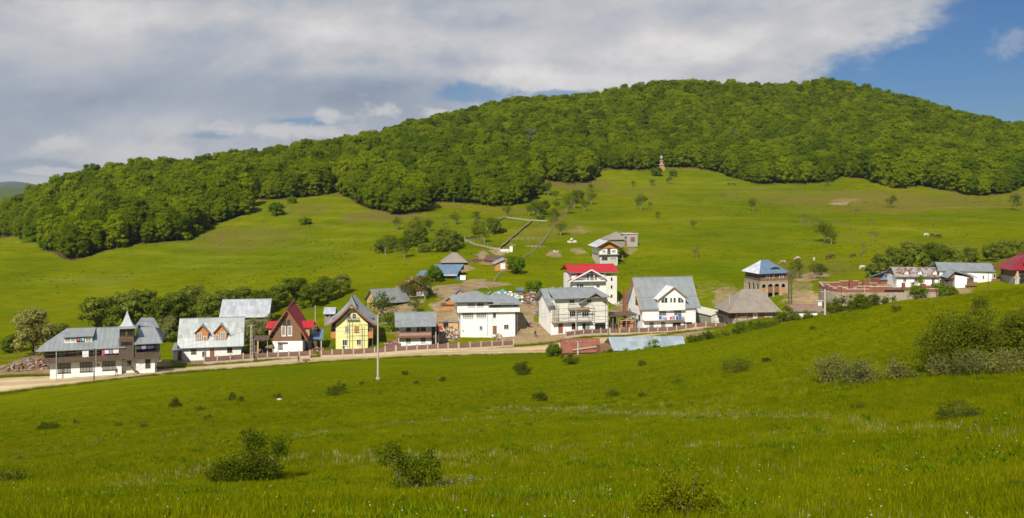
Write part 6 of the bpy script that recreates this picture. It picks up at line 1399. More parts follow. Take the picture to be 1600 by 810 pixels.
# --- cream garage
b = Bld('garage', 'cream sheet-metal garage with shallow gable beside the chalet', 'garage', 1111.4, 510.6, 20)
x1 = b.x(1137.6); z1 = b.q(1111.4, 493)[1]; xa, za = x1 * .56, b.q(1126.6, 486.6)[1]; D = 12
b.part(MB().prism([(0, -.8), (x1, -.8), (x1, z1), (xa, za), (0, z1)], 0, D), 'wall', M_garage)
for e in (0, 1):
    xx = x1 + .35 if e else -.35; pts = [(xx, -.3, z1 - .02), (xx, D + .2, z1 - .02), (xa, D + .2, za + .14), (xa, -.3, za + .14)]; pts = pts if e else [pts[1], pts[0], pts[3], pts[2]]; b.roof(pts, M_garage, seam=0, t=.08)
b.box('side_sheet', M_garageg, -.02, -.003, .1, D - .1, -.5, z1 - .1); x0, x2, z0, zz2 = b.rect((1117.5, 508.6), (1130, 496.5)); b.box('roller_door', M_frame, x0, x2, -.04, 0, z0, zz2)
b.part(MB().beam((x2 + .2, -.03, 0), (x2 + .2, -.03, z1), .06), 'downpipe', M_gconc)

# --- shingled cottage
b = Bld('shingled_cottage', 'low wooden cottage under a big hipped shingle roof', 'cottage', 1149, 500, 8, dist=243)
x1 = b.x(1214); zt = b.q(1149, 488.5)[1]; D = 8; b.box('wall', M_brown, 0, x1, 0, D, .25, zt + .3); b.box('porch_wall', M_wood, -1.6, -.004, .8, D, .25, zt)
b.box('plinth', M_conc, -.1, x1 + .05, -.15, D, -2.5, .247)
b.window((1157.5, 489.5), (1166.5, 495), 0, 3, 1, M_conc, M_brown); b.door((1177, 488.4), (1182.6, 498.4), M_garage); b.window((1195, 488.4), (1206, 495.2), 0, 2, 1, M_frame, M_green_pane)
e0, ez = b.q(1145, 489.2, -1.4); e1 = b.x(1222.4, -1.4); xl0 = b.x(1124, 8); r0, rz = b.q(1159.5, 452, 4.6); r1 = b.x(1188.5, 4.6)
ex = b.x(1139, -1.4)
P = [(ex, -1.4, ez), (e1, -1.4, ez), (e1, D + 1.6, ez), (ex, D + 1.6, ez)]
b.roof([P[0], P[1], (r1, 4.6, rz), (r0, 4.6, rz)], M_shingle, seam=0); b.roof([P[1], P[2], (r1, 4.6, rz)], M_shingle, seam=0); b.roof([P[2], P[3], (r0, 4.6, rz), (r1, 4.6, rz)], M_shingle, seam=0); b.roof([P[3], P[0], (r0, 4.6, rz)], M_shingle, seam=0)
for k in range(5): x = 0 + k * x1 / 4; b.part(MB().beam((x, -1.0, .1), (x, -1.0, zt + .2), .14), 'porch_post', M_wood)
b.box('porch_floor', M_greywood, -.1, x1, -1.1, -.16, -.4, .1)

# --- arcaded house with blue roof
b = Bld('arcaded_house', 'wooden house on arcaded ground floor with shiny blue roof', 'house', 1188, 456.5, 14, dist=262)
x1 = b.x(1231); z1f = b.q(1188, 441)[1]; zt = b.q(1188, 428)[1]; D = 9
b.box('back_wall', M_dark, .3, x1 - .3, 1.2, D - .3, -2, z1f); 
def arcade(b, xs, w, zs, r, z_top, Y, side, m, lo=-1.5, U=None):
    "wall strip with round-arched openings"
    n = 8
    for k, xc in enumerate(xs):
        xl_ = U[0] if k == 0 else (xs[k - 1] + xc) / 2; xh = U[1] if k == len(xs) - 1 else (xc + xs[k + 1]) / 2; w2 = w[k] / 2 if hasattr(w, '__len__') else w / 2
        P = [(xl_ + .001, lo), (xl_ + .001, z_top), (xh, z_top), (xh, lo), (xc + w2, lo)] + [(xc + w2 * math.cos(a), zs + r * math.sin(a)) for a in np.linspace(0, math.pi, n)] + [(xc - w2, lo)]
        # split at the crown so each half is simple
        L_ = [(xl_ + .001, lo), (xc - w2, lo)] + [(xc - w2 * math.cos(a), zs + r * math.sin(a)) for a in np.linspace(0, math.pi / 2, n)] + [(xc, z_top), (xl_ + .001, z_top)]
        R_2 = [(xh, z_top), (xc, z_top)] + [(xc + w2 * math.sin(a), zs + r * math.cos(a)) for a in np.linspace(0, math.pi / 2, n)] + [(xc + w2, lo), (xh, lo)]
        mb = MB()
        for Q in (L_, R_2):
            if side == 'front': mb.prism(Q, Y, Y + .35)
            else: mb.prismx(Q, Y, Y + .35)
        b.part(mb, 'arch', m)
xs = [b.x(p) for p in (1193.6, 1203.9, 1213.9, 1224.2)]
arcade(b, xs, [1.15, 1.5, 1.5, 1.15], z1f * .52, z1f * .26, z1f, 0, 'front', M_arcade, -1.5, (0, x1))
arcade(b, [1.6, 4.0, 6.4, 8.8], 1.3, z1f * .55, z1f * .26, z1f, 0.0, 'left', M_arcade, -1.5, (.36, D))
for k in (0, 3): b.box('parapet', M_orange, xs[k] - .9, xs[k] + .9, .1, .3, -1, z1f * .40)
for k in (1, 2): b.part(MB().box(xs[k] - .75, xs[k] + .75, .15, .22, -.3, z1f * .50), 'gate', M_brown)
b.box('floor_band', M_arcade, -.1, x1 + .1, -.1, D, z1f + .003, z1f + .22)
b.box('upper_wall', M_brown, .5, x1 - .1, .4, D - .2, z1f + .223, zt + .3)
b.rail(0, x1, z1f + .23, z1f + .95, -.02, M_brown, solid=True); 
b.part(MB().box(0, .08, .1, D, z1f + .23, z1f + 1.05), 'side_rail', M_wood)
for a, c in (((1196.2, 430), (1202.6, 436.4)), ((1217.6, 429.8), (1223.8, 436))): b.window(a, c, .4, 2, 2, M_frame, M_glass, fr=.13)
b.window((0, 0), (0, 0), 0, 3, 1, M_greywood, M_glass, side='left', X=.497, xy=(5.5, 9.2, z1f + .9, zt)); b.box('white_door', M_timber, b.x(1207.5), b.x(1211.5), .36, .398, z1f + .3, zt)
for k in range(5): x = x1 * k / 4; b.part(MB().beam((x, -.02, z1f + .2), (x, -.02, zt + .1), .1), 'post', M_wood)
for k in range(1, 4): b.part(MB().beam((.04, D * k / 3.2, z1f + .2), (.04, D * k / 3.2, zt + .1), .1), 'post', M_wood)
o_ = .8; ez = zt; P = [(-o_, -o_, ez), (x1 + .5, -o_ + .3, ez + .15), (x1 + .5, D + .6, ez + .15), (-o_, D + .6, ez)]; Yr0 = 5.2; r0, rz = b.q(1192, 406.6, Yr0); r1 = b.x(1208, Yr0)
rA, rB = (x1 * .36, Yr0, rz), (x1 * .62, Yr0, rz)
b.roof([P[0], P[1], rB, rA], M_bluetin, seam=1.2); b.roof([P[1], P[2], rB], M_bluetin, seam=1.2); b.roof([P[2], P[3], rA, rB], M_bluetin, seam=1.2)
M_blueglint = sheet_mat('blue_tin_painted_glint', (0.62, 0.66, 0.70), .2, 1.0, 1.3, rough=.5, metal=.25, rust=(.2, .3, .45), rustamt=-.02)  # left slope of the blue roof, its bright reflection painted into the colour
b.roof([P[3], P[0], rA], M_blueglint, seam=1.2)
xe, zee_ = b.q(1209.4, 420.6, 1.6); mb = MB(); n = 10
pts = [(xe + 1.35 * math.cos(a), zee_ + .55 * math.sin(a)) for a in np.linspace(0, math.pi, n)]; mb.prism(pts, 1.0, 2.6); b.part(mb, 'eyebrow_vent', M_dark)
mb = MB(); q_ = [(xe + 1.7 * math.cos(a), zee_ + .72 * math.sin(a)) for a in np.linspace(0, math.pi, n)]
for i in range(n - 1): mb.planar([(q_[i][0], .9, q_[i][1]), (q_[i + 1][0], .9, q_[i + 1][1]), (xe, 4.0, zee_ + 1.7)]); mb.planar([(q_[i][0], .9, q_[i][1]), (pts[i][0], .95, pts[i][1]), (pts[i + 1][0], .95, pts[i + 1][1]), (q_[i + 1][0], .9, q_[i + 1][1])])
b.part(mb, 'eyebrow_hood', M_bluetin)

# --- low white house with brown roof right of the cottage
b = Bld('low_house', 'low white hut with flat brown roof behind the green crest', 'hut', 1238, 496, 5, dist=232)
x1 = b.x(1282); ez = b.q(1238, 486)[1]; b.box('wall', M_white2, .2, x1 - .8, 0, 4.4, -4, ez); e0 = b.x(1236, -.5)
b.gable_roof_x(e0, b.x(1290, -.5), -.5, ez, 2.4, b.q(1240, 476.5, 2.4)[1], 5.3, ez, M_brownroof, seam=0); b.box('chimney', M_white, b.x(1278, 2), b.x(1284, 2), 1.8, 2.5, ez + .6, ez + 2.0); b.box('chimney_cap', M_conc, b.x(1276.5, 2), b.x(1285.5, 2), 1.6, 2.7, ez + 2.003, ez + 2.2)
# --- curved brick shell at the right
b = Bld('brick_ruin', 'unfinished curved brick walls on a stone base', 'ruin', 1380, 462, 3, dist=233)
z0 = b.q(1380, 457)[1]; z1 = b.q(1380, 451)[1]
xa, xb = b.x(1322), b.x(1465); R = 7.2
path = [(xb, 0)] + [(xb + (xa - xb) * t, 0) for t in (.25, .5, .75)] + [(xa, .2)] + [(xa - R * .36 * math.sin(a), R - R * math.cos(a)) for a in np.linspace(.35, 2.6, 9)] + [(xa + 4, 14.0), (xa + 9, 14.2), (xa + 14, 14.2)]
mbrick, mstone, mcap = MB(), MB(), MB()
for i, ((xa_, ya_), (xb_, yb_)) in enumerate(zip(path[:-1], path[1:])):
    d = Vector((xb_ - xa_, yb_ - ya_)).normalized(); n = Vector((-d.y, d.x)) * .28
    for mb, lo, hi, k in ((mstone, -2.5, z0, 1.12), (mbrick, z0 + .003, z1 - (0.9 if i in (1,) else 0) + .30 * ((i * 7) % 3) - .15, 1), (mcap, None, None, 1.05)):
        if lo is None: lo = hi_ + .003; hi = lo + .08
        hi_ = hi
        P = [(xa_ - n.x * k, ya_ - n.y * k), (xb_ - n.x * k, yb_ - n.y * k), (xb_ + n.x * k, yb_ + n.y * k), (xa_ + n.x * k, ya_ + n.y * k)]
        A = [(x, y, lo) for x, y in P]; B_ = [(x, y, hi) for x, y in P]; mb.planar(A[::-1]); mb.planar(B_)
        for q in range(4): j = (q + 1) % 4; mb.planar([A[q], A[j], B_[j], B_[q]])
b.part(mstone, 'stone_base', M_stone); b.part(mbrick, 'brick_wall', M_brick); b.part(mcap, 'wall_cap', M_conc)
for px, Y, w, h in ((1328, 12, .9, 1.9), (1349, 12, 1.6, 1.9), (1366, 7, .5, 1.0), (1411, 5, .6, 1.7), (1440, 8, 1.2, 1.1), (1457, 6, .5, 1.3)): x = b.x(px, Y); b.box('brick_pier', M_brick, x, x + w, Y, Y + .8, z0 - 1.5, z0 + h)
for px0, px1_, Y, h in ((1340, 1375, 9, .5), (1380, 1420, 6, .5), (1425, 1462, 9, .6)): b.box('inner_wall', M_brick, b.x(px0, Y), b.x(px1_, Y), Y, Y + .4, z0 - 2, z0 + h); b.box('wall_cap', M_conc, b.x(px0, Y), b.x(px1_, Y), Y - .02, Y + .42, z0 + h + .003, z0 + h + .12)
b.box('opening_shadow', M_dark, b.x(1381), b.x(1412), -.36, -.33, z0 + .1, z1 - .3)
# --- blue-roofed brick shed
b = Bld('blue_roof_shed', 'small brick shed with blue tin roof behind the ruin', 'shed', 1376, 446, 8, dist=255)
x1 = b.x(1397); ez = b.q(1376, 437.2)[1]; b.box('wall', M_brick, 0, x1, 0, 5, -3, ez); b.roof([(-.4, -.5, ez), (x1 + .3, -.5, ez), (b.x(1402, 3.4), 3.4, b.q(1387, 422.8, 3.4)[1]), (b.x(1387, 3.4), 3.4, b.q(1387, 422.8, 3.4)[1])], M_bluetin, seam=.9); b.roof([(x1 + .3, 6, ez), (-.4, 6, ez), (b.x(1387, 3.4), 3.4, b.q(1387, 422.8, 3.4)[1]), (b.x(1402, 3.4), 3.4, b.q(1387, 422.8, 3.4)[1])], M_bluetin, seam=0)
# --- rusty roofed house with three little dormers
b = Bld('rusty_roof_house', 'long white house with rust-streaked roof and three tiny dormers', 'house', 1401, 450, -3, dist=248)
x1 = b.x(1476); ez = b.q(1401, 432.5, -.6)[1]; D = 7.5; b.box('wall', M_white2, 0, x1, 0, D, -3.5, ez + .2); rz = b.q(1409, 417.4, 3.7)[1]
e0, e1 = b.x(1398.6, -.6), b.x(1480.5, -.6); xs_ = e0 + (e1 - e0) * .78
b.roof([(e0, -.6, ez), (xs_, -.6, ez), (xs_, 3.7, rz), (e0 + .4, 3.7, rz)], M_rusty); b.roof([(xs_ + .01, -.6, ez), (e1, -.6, ez), (e1, 3.7, rz), (xs_ + .01, 3.7, rz)], M_tin); b.roof([(e1, D + .6, ez), (e0, D + .6, ez), (e0, 3.7, rz), (e1, 3.7, rz)], M_rusty)
b.part(MB().prismx([(0, ez + .2), (D, ez + .2), (3.7, rz - .2)], x1 - .2, x1), 'gable', M_orange); b.part(MB().prismx([(0, ez + .2), (D, ez + .2), (3.7, rz - .2)], .003, .2), 'gable', M_redbr)
for px in (1416, 1437, 1460.5): gdormer(b, px - 3.4, px + 3.4, px, 419.6, 427.6, 424.8, .5, 3.4, M_white, M_rusty, [(px - 1.3, 423.2, px + 1.3, 426.8, 1, 1, M_glass)], over=.3)
for px in (1411, 1428.5, 1455.5): b.window((px, 435.4), (px + 5, 441 if px < 1450 else 444), 0, 2, 1, M_frame, M_dark)
b.box('eave_board', M_wood, e0, e1, -.56, -.5, ez - .35, ez - .14)
# --- big grey-roofed house with the gabled wing
b = Bld('grey_roof_house', 'white house with long grey roof, gabled wing and wooden balconies', 'house', 1492, 461, -3, dist=243)
x0, ez = b.q(1466, 423, 3.5); x1 = b.x(1557, 3.5); Yr = 8; rz = b.q(1474, 409.6, Yr)[1]
b.box('wall', M_white2, x0 + .6, x1 - .8, 4, 12, -3, ez); b.roof([(x0, 3.4, ez), (x1, 3.4, ez - .2), (x1 + .6, Yr, rz - .3), (x0 + .9, Yr, rz)], M_tin); b.roof([(x1, 12.6, ez), (x0, 12.6, ez), (x0 + .9, Yr, rz), (x1 + .6, Yr, rz - .3)], M_tin)
b.part(MB().prismx([(4, ez), (12, ez), (8, rz - .4)], x1 - 1.0, x1 - .8), 'gable', M_brown)
gx1 = b.x(1521); wz = b.q(1492, 431)[1]; b.part(MB().prism([(0, -3), (gx1, -3), (gx1, wz - .4), (0, wz + .1)], 0, 4), 'wing_wall', M_white2)
rp, rpz = b.q(1492.5, 423.5, -.6); b.roof([(rp - .2, -.7, rpz), (b.x(1529, -.7), -.7, b.q(1515, 434.6, -.7)[1]), (b.x(1529, -.7), 4.2, b.q(1515, 434.6, -.7)[1] + .5), (rp, 4.2, rpz + .5)], M_tin, 'wing_roof', seam=0); b.part(MB().prism([(-1.8, wz - .6), (.0, wz - .6), (.0, rpz - .1)], 0, .3), 'gable', M_brown)
b.roof([(-2.2, -.7, wz - .5), (-2.2, 4.2, wz - .5), (rp, 4.2, rpz + .5), (rp, -.7, rpz)], M_tin, 'wing_roof', seam=0)
x0b, x1b, z0b, z1b = b.rect((1510, 446), (1527, 440.6), -1); b.box('balcony_floor', M_brown, x0b, x1b, -1.1, 0, z0b - .1, z0b); b.rail(x0b, x1b, z0b + .003, z1b, -1.05, M_brown, solid=True); b.box('balcony_wall', M_wood, b.x(1511), gx1 + .03, -.02, 3, z0b, wz - .6)
x0b, x1b, z0b, z1b = b.rect((1548.5, 441), (1564, 436), 2.8); b.box('balcony_floor', M_brown, x0b, x1b, 2.7, 4, z0b - .1, z0b); b.rail(x0b, x1b, z0b + .003, z1b, 2.75, M_brown, solid=True)
for a, c in (((1535, 430.5), (1538, 436.5)), ((1535, 444.5), (1538, 451)), ((1552, 428), (1556, 435))): b.window(a, c, 4, 1, 1, M_frame, M_glass)
b.window((1485, 437.5), (1488, 442), 4, 1, 1, M_frame, M_dark); b.box('side_shed', M_wood, b.x(1478), -.3, 1, 4, -3, b.q(1480, 440)[1])
b.part(MB().beam((b.x(1523), -.5, b.q(1523, 447)[1]), (b.x(1538), -.5, b.q(1538, 457)[1]), .25), 'stair', M_greywood)
b.box('porch_posts', M_brown, b.x(1511.5), b.x(1512.5), -1, -.9, -2, z0b)
# --- red roofed building at the edge
b = Bld('red_gable_building', 'grey unfinished building with dark red roof at the right edge', 'building', 1586, 458, -4, dist=238)
x1 = b.x(1640); zt = b.q(1586, 424)[1]; b.box('wall', M_gconc, 0, x1, 0, 9, -3, zt - 1.5); b.box('upper_wall', M_brown, 0.4, x1, 0.4, 9, zt - 1.497, zt)
b.opening((1593, 436), (1601, 453)); b.box('concrete_panel', M_conc, 0, b.x(1591), -.05, -.004, -2, zt - 2.2); b.box('post', M_conc, b.x(1588), b.x(1590.5), -.3, -.054, -2, zt)
e0, ez = b.q(1580, 422.6, -.6); pk, pz = b.q(1612, 395, 4); b.roof([(e0, -.6, ez), (b.x(1650, -.6), -.6, ez), (b.x(1650, 4), 4, pz), (pk - .5, 4, pz)], M_darkred, seam=1.0)
b.roof([(e0, -.6, ez), (pk - .5, 4, pz), (pk - .5, 9, pz - .5), (e0 - .4, 9, ez)], M_darkred, seam=1.0)
b.roof([(b.x(1600, -1.2), -1.2, b.q(1588, 406, -1.2)[1]), (b.x(1650, -1.2), -1.2, b.q(1588, 401, -1.2)[1]), (b.x(1650, 2), 2, b.q(1590, 396, 2)[1]), (b.x(1608, 2), 2, b.q(1590, 396, 2)[1])], M_darkred, 'roof_slope', seam=0)
b.window((1594, 428), (1603, 436), 0, 2, 1, M_bframe, M_dark); b.part(MB().beam((b.x(1585, -.4), -.4, zt - 1.8), (b.x(1590, -.4), -.4, zt - .2), .2), 'brace', M_timber)

# --- timber shelter with brick chimney between unfinished house and chalet
b = Bld('timber_shelter', 'half-built timber shelter with tall brick chimney', 'shelter', 957, 519, 14)
x1 = b.x(993); zt = b.q(957, 494)[1]; b.box('wall', M_orange, b.x(968), b.x(992), 1.0, 1.2, -1, zt - 1.2); b.box('wall', M_brick, b.x(979), b.x(986), .9, .98, -.8, zt - 1.4); b.opening((972.5, 501), (978, 511), .96)
for px in (957.5, 966.5, 979, 992.5): x = b.x(px); b.part(MB().beam((x, 0, -.8), (x, 0, zt), .2), 'post', M_greywood)
b.part(MB().beam((b.x(979), 0, zt - 1.2), (b.x(990), 0, zt), .14).beam((b.x(979), 0, zt - 1.2), (b.x(969), 0, zt), .14).beam((b.x(966), 0, zt - 1.25), (b.x(993), 0, zt - 1.25), .16), 'brace', M_timber)
b.part(MB().slab([(-.8, -.6, zt + .1), (x1 + .3, -.6, zt + .25), (x1 + .3, 4, zt + .5), (-.8, 4, zt + .4)], .25), 'roof', M_wood)
x0, x2 = b.x(958.6, 1.4), b.x(965.4, 1.4); b.box('chimney', M_brick, b.x(976.2, 1.4) * 0 + b.x(974.6, 1.4), b.x(979.0, 1.4), 1.4, 2.1, 0, b.q(976, 453.8, 1.4)[1]); b.box('back_board', M_wood, 0, b.x(966), 1.5, 1.7, -1, zt - .1)
o = Bld('tarp', 'bright blue plastic sheet draped beside the timber shelter', 'tarp', 992.5, 517, 0)
mb = MB(); rg = np.random.default_rng(4); n = 8; V = [(math.cos(a) * .55, math.sin(a) * .4, 0) for a in np.linspace(0, 2 * math.pi, n, endpoint=False)]; W2 = [(v[0] * .75, v[1] * .7, .9 + rg.normal(0, .15)) for v in V]
for i in range(n): j = (i + 1) % n; mb.planar([V[i], V[j], W2[j]]); mb.planar([V[i], W2[j], W2[i]])
mb.planar(W2); o.part(mb, 'sheet', M_blue)

# --- sheds below the road
b = Bld('rust_red_shed', 'low shed with rust-red sheet roof below the road', 'shed', 878, 553, 6, dist=207)
x0, z0 = b.q(873.4, 552.5, 0); x1 = b.x(938.4); zt = b.q(878, 531, 3.4)[1]; b.roof([(x0, 0, z0), (x1, 0, z0 + .1), (b.x(937, 3.4), 3.4, zt + .2), (b.x(878, 3.4), 3.4, zt)], M_redshed, seam=1.2, t=.1)
b.box('wall', M_brown, x0 + .3, x1 - .3, .3, 5.5, -3, z0 - .15); b.box('back_wall', M_brick, b.x(878, 3.5), b.x(937, 3.5), 3.5, 5.6, -3, zt - .1)
b.part(MB().beam(b.p(894.5, 546.8, -.1), b.p(933, 541.6, .6), .16, .2), 'gutter_pipe', M_pole); b.box('side_wall', M_redbr, b.x(860), x0 + .2, 1, 3.5, -2, b.q(862, 541)[1])
for i in range(7): x, z = b.q(884 + i * 7.5, 535.2 - i * .3, 2.7); b.part(MB().box(x, x + .3, 2.4, 2.9, z + .02, z + .16), 'roof_weight', M_gconc)
b = Bld('tin_barn', 'barn below the road with blue-grey patched tin roof', 'barn', 957, 552, 9, dist=203)
x0, z0 = b.q(957.4, 549, 0); x1 = b.x(1073); zt = b.q(951, 526.8, 4.4)[1]; b.roof([(x0, 0, z0 + .1), (x1, 0, z0 + .1), (b.x(1067, 4.4), 4.4, zt - .2), (b.x(950.4, 4.4), 4.4, zt)], M_blue_patch, seam=1.0)
b.roof([(b.x(1067, 4.4), 8.8, z0 + .1), (b.x(950.4, 4.4), 8.8, z0 + .1), (b.x(950.4, 4.4), 4.4, zt), (b.x(1067, 4.4), 4.4, zt - .2)], M_blue_patch, seam=0)
b.box('wall', M_wood, x0 + .3, x1 - .3, .4, 8, -3, z0 - .1); b.part(MB().prismx([(.4, z0 - .1), (8.4, z0 - .1), (4.4, zt - .3)], x0 + .1, x0 + .3), 'gable', M_wood)
b.box('lean_to', M_brown, b.x(941), x0 + .1, 1.5, 5, -2, z0 + .9)

# --- farmyard on the slope
b = Bld('hip_roof_shed', 'square shed with pointed weathered shingle roof above the farmyard', 'shed', 692, 414.5, 6, dmin=250)
x1 = b.x(729); ez = b.q(692, 410.6)[1]; b.box('wall', M_wood, .3, x1 - .3, 0, 7.5, -2, ez); P = [(-.7, -.8, ez), (x1 + .5, -.8, ez), (x1 + .5, 8.3, ez), (-.7, 8.3, ez)]; zp = b.q(710, 394.6, 4)[1]
rA, rB = (x1 * .42, 3.8, zp), (x1 * .6, 3.8, zp - .1)
for q in ([P[0], P[1], rB, rA], [P[1], P[2], rB], [P[2], P[3], rA, rB], [P[3], P[0], rA]): b.roof(q, M_shingle, seam=0)
b = Bld('open_barn', 'open-fronted barn with blue-grey tin roof in the farmyard', 'barn', 690, 436.5, 4, dmin=240)
x1 = b.x(717); ez = b.q(700, 428.8)[1]; rz = b.q(700, 413.4, 5.5)[1]; rx0, rx1 = b.x(679, 5.5), b.x(725, 5.5); e0 = b.x(668, 0)
b.roof([(e0, -.3, ez), (b.x(714.5), -.3, ez), (rx1, 5.5, rz), (rx0, 5.5, rz)], M_bluetin, seam=1); b.roof([(rx1, 10, rz - 2), (rx0, 10, rz - 2), (rx0, 5.5, rz), (rx1, 5.5, rz)], M_bluetin, seam=0); b.box('back_wall', M_wood, e0 + 1, rx1 - 1, 4.6, 5.0, -1.5, rz - 1.2)
for px in (672, 684, 697, 711): x = b.x(px, .1); b.part(MB().beam((x, .1, -1), (x, .1, ez - .1), .2), 'post', M_greywood)
b.box('side_wall', M_greywood, x1 - .6, x1 - .4, .5, 5, -1, ez); b.box('low_wall', M_brown, b.x(697), x1 - .6, .3, .5, -1, .9)
b.roof([(b.x(693), -.9, ez - .35), (b.x(714), -.9, ez - .35), (b.x(716), .6, ez + .35), (b.x(695), .6, ez + .35)], M_tin_pale, 'roof_slope', seam=1)
l0, lz = b.q(650, 431, -.5); b.roof([(l0, -.5, lz), (b.x(672, -.5), -.5, lz - .1), (b.x(676, 4), 4, b.q(660, 423, 4)[1]), (b.x(658, 4), 4, b.q(660, 423, 4)[1])], M_bluetin, 'side_roof', seam=1); b.box('side_shed', M_timber, l0 + .6, b.x(671), 0, 3.5, -1.8, lz - .1)
b = Bld('red_canopy', 'small bright red canopy beside the open barn', 'canopy', 664, 438, 0, dmin=235)
V = [(math.cos(a) * .85, math.sin(a) * .85) for a in np.linspace(0, 2 * math.pi, 8, endpoint=False)]; mb = MB()
for i in range(8): j = (i + 1) % 8; mb.planar([(V[i][0], V[i][1], 1.1), (V[j][0], V[j][1], 1.1), (0, 0, 1.75)]); mb.planar([(V[i][0], V[i][1], 1.1), (V[i][0], V[i][1], .75), (V[j][0], V[j][1], .75), (V[j][0], V[j][1], 1.1)])
b.part(mb, 'cloth', M_red); b.part(MB().beam((0, 0, -.2), (0, 0, 1.7), .08), 'pole', M_metal)
b = Bld('water_tank', 'white water tank with blue barrel beside the open barn', 'tank', 723, 437.5, 0, dmin=240)
b.part(MB().box(-.8, .9, -.5, .6, 0, 1.3), 'tank', M_white); b.part(MB().box(-.86, .96, -.56, .66, 1.303, 1.36), 'rim', M_frame); V, Fc = tube_np([(-1.5, 0, 0), (-1.5, 0, .4), (-1.5, 0, .95)], [.32, .36, .32], 10)
me = bpy.data.meshes.new('barrel'); me.from_pydata(V, [], Fc + [tuple(range(20, 30))]); obj('barrel', me, b.root, M_blue)
b = Bld('gabled_hut', 'small orange gabled hut with white door in the farmyard', 'hut', 773.6, 423, 8, dmin=240)
x1 = b.x(798); zt = b.q(773.6, 412)[1]; xa, za = b.q(789, 405.4); D = 6; b.part(MB().prism([(0, -1), (x1, -1), (x1, zt), (xa, za - .1), (0, zt)], 0, D), 'wall', M_orange); b.door((781.6, 411.5), (789.6, 420.6), M_frame, 0)
for e in (0, 1): xx = x1 + .5 if e else -.5; pts = [(xx, -.5, zt - .2), (xx, D + .3, zt - .2), (xa, D + .3, za + .1), (xa, -.5, za + .1)]; b.roof(pts if e else [pts[1], pts[0], pts[3], pts[2]], M_tin_pale if e else M_tin, seam=.9)
b = Bld('brown_shed', 'low dark brown roof shed left of the orange gabled hut', 'shed', 757, 411, 6, dmin=240)
x1 = b.x(789, 3); ez = b.q(757, 406)[1]; b.box('wall', M_brick, 0, x1 * .85, 0, 6, -1.5, ez); b.roof([(-.2, -.4, ez), (x1 * .9, -.4, ez - .9), (x1 + .2, 5.5, ez + .6), (1, 5.5, b.q(765, 398.5, 5.5)[1])], M_wood, seam=0)
b = Bld('old_tiled_house', 'old gabled house with clay tile roof and pinkish boards', 'house', 628, 466, 8, dmin=230)
x1 = b.x(670); zt = b.q(628, 452)[1]; xa, za = b.q(645, 437.5); D = 9; b.part(MB().prism([(0, zt - 2), (x1, zt - 2), (x1, zt), (xa, za - .1), (0, zt)], .01, D), 'upper_wall', M_redbr); b.box('wall', M_beige, 2.0, x1, 0, D - .1, -2, zt - 2.01); b.box('plaster_patch', M_white, b.x(651), b.x(668), -.04, -.004, .2, b.q(650, 456)[1])
for e in (0, 1): xx = x1 + .9 if e else -1.6; sl = .33; pts = [(xx, -.9, zt - .25), (xx, D + .4, zt - .25), (xa, D + .4, za + .1), (xa, -.9, za + .1)]; b.roof(pts if e else [pts[1], pts[0], pts[3], pts[2]], M_oldtile, seam=0, label=None if e else 'roof slope of reddish tiles')
b = Bld('grey_barn', 'barn with broad dull grey roof left of the old tiled house', 'barn', 590, 484, 30, dmin=225)
x1 = 6.5; ez = b.q(604.6, 471.5, 0)[1]; D = 11; zr = ez + 3.0
b.part(MB().prismx([(0, -3), (7.5, -3), (7.5, ez), (3.75, zr), (0, ez)], 0, 8.5), 'wall', M_wood); b.roof([(-.8, -1, ez - .3), (9.2, -1, ez - .3), (9.2, 3.75, zr + .15), (-.8, 3.75, zr + .15)], M_tin_dull, seam=1); b.roof([(9.2, 8.5, ez - .3), (-.8, 8.5, ez - .3), (-.8, 3.75, zr + .15), (9.2, 3.75, zr + .15)], M_tin_dull, seam=1)
b.part(MB().prismx([(0, -3), (7.5, -3), (7.5, ez), (3.75, zr - .1), (0, ez)], -.02, -.003), 'end_boards', M_timber)
b = Bld('orange_shed', 'orange boarded shed on posts left of the white block', 'shed', 690, 490.5, 5, dist=252)
x1 = b.x(717); zt = b.q(690, 477.6)[1]; b.box('wall', M_orange, 0, x1, 0, 4, -2.5, zt); b.box('roof_slab', M_wood, -.2, x1, -.3, 4.1, zt + .003, zt + .18); b.part(MB().beam((x1 * .3, -.03, .4), (x1 * .6, -.03, 1.3), .08), 'brace', M_brown)
x0, x2, z0, z1 = b.rect((697, 476.5), (712, 469), 1); b.part(MB().prism([(x0, z0), (x2, z0), (x2, z1), ((x0 + x2) / 2, z1 + .8), (x0, z1)], 1, 3.5), 'attic', M_orange)
for e in (0, 1): xx = x2 + .5 if e else x0 - .5; xm_ = (x0 + x2) / 2; b.roof([(xx, .5, z1 - .1), (xx, 4, z1 - .1), (xm_, 4, z1 + 1), (xm_, .5, z1 + 1)], M_tin_dull, 'attic_roof', seam=0)
b = Bld('small_gable_shed', 'small orange gable with bluish roof peeping over the white block', 'shed', 712, 464, 5, dist=262)
x1 = b.x(724); zt = b.q(712, 459)[1]; b.part(MB().prism([(0, -3), (x1, -3), (x1, zt), (x1 / 2, zt + 1), (0, zt)], 0, 3), 'wall', M_orange)
for e in (0, 1): xx = x1 + .4 if e else -.4; b.roof([(xx, -.4, zt - .1), (xx, 3.3, zt - .1), (x1 / 2, 3.3, zt + 1.15), (x1 / 2, -.4, zt + 1.15)], M_bluetin, seam=0)
b = Bld('brick_oven_shed', 'low brick and board store with dark doorway left of the white block', 'shed', 690, 515, 5, dist=240)
x1 = b.x(716); b.box('wall', M_timber, -.8, x1, 0, 3, -1.5, 1.8); b.box('roof_slab', M_greywood, -1, x1 + .1, -.3, 3.2, 1.803, 1.95); b.opening((692.5, 502), (700.6, 514), -.01); b.box('side_panel', M_orange, -.75, .3, -.05, -.004, 0, 1.7)
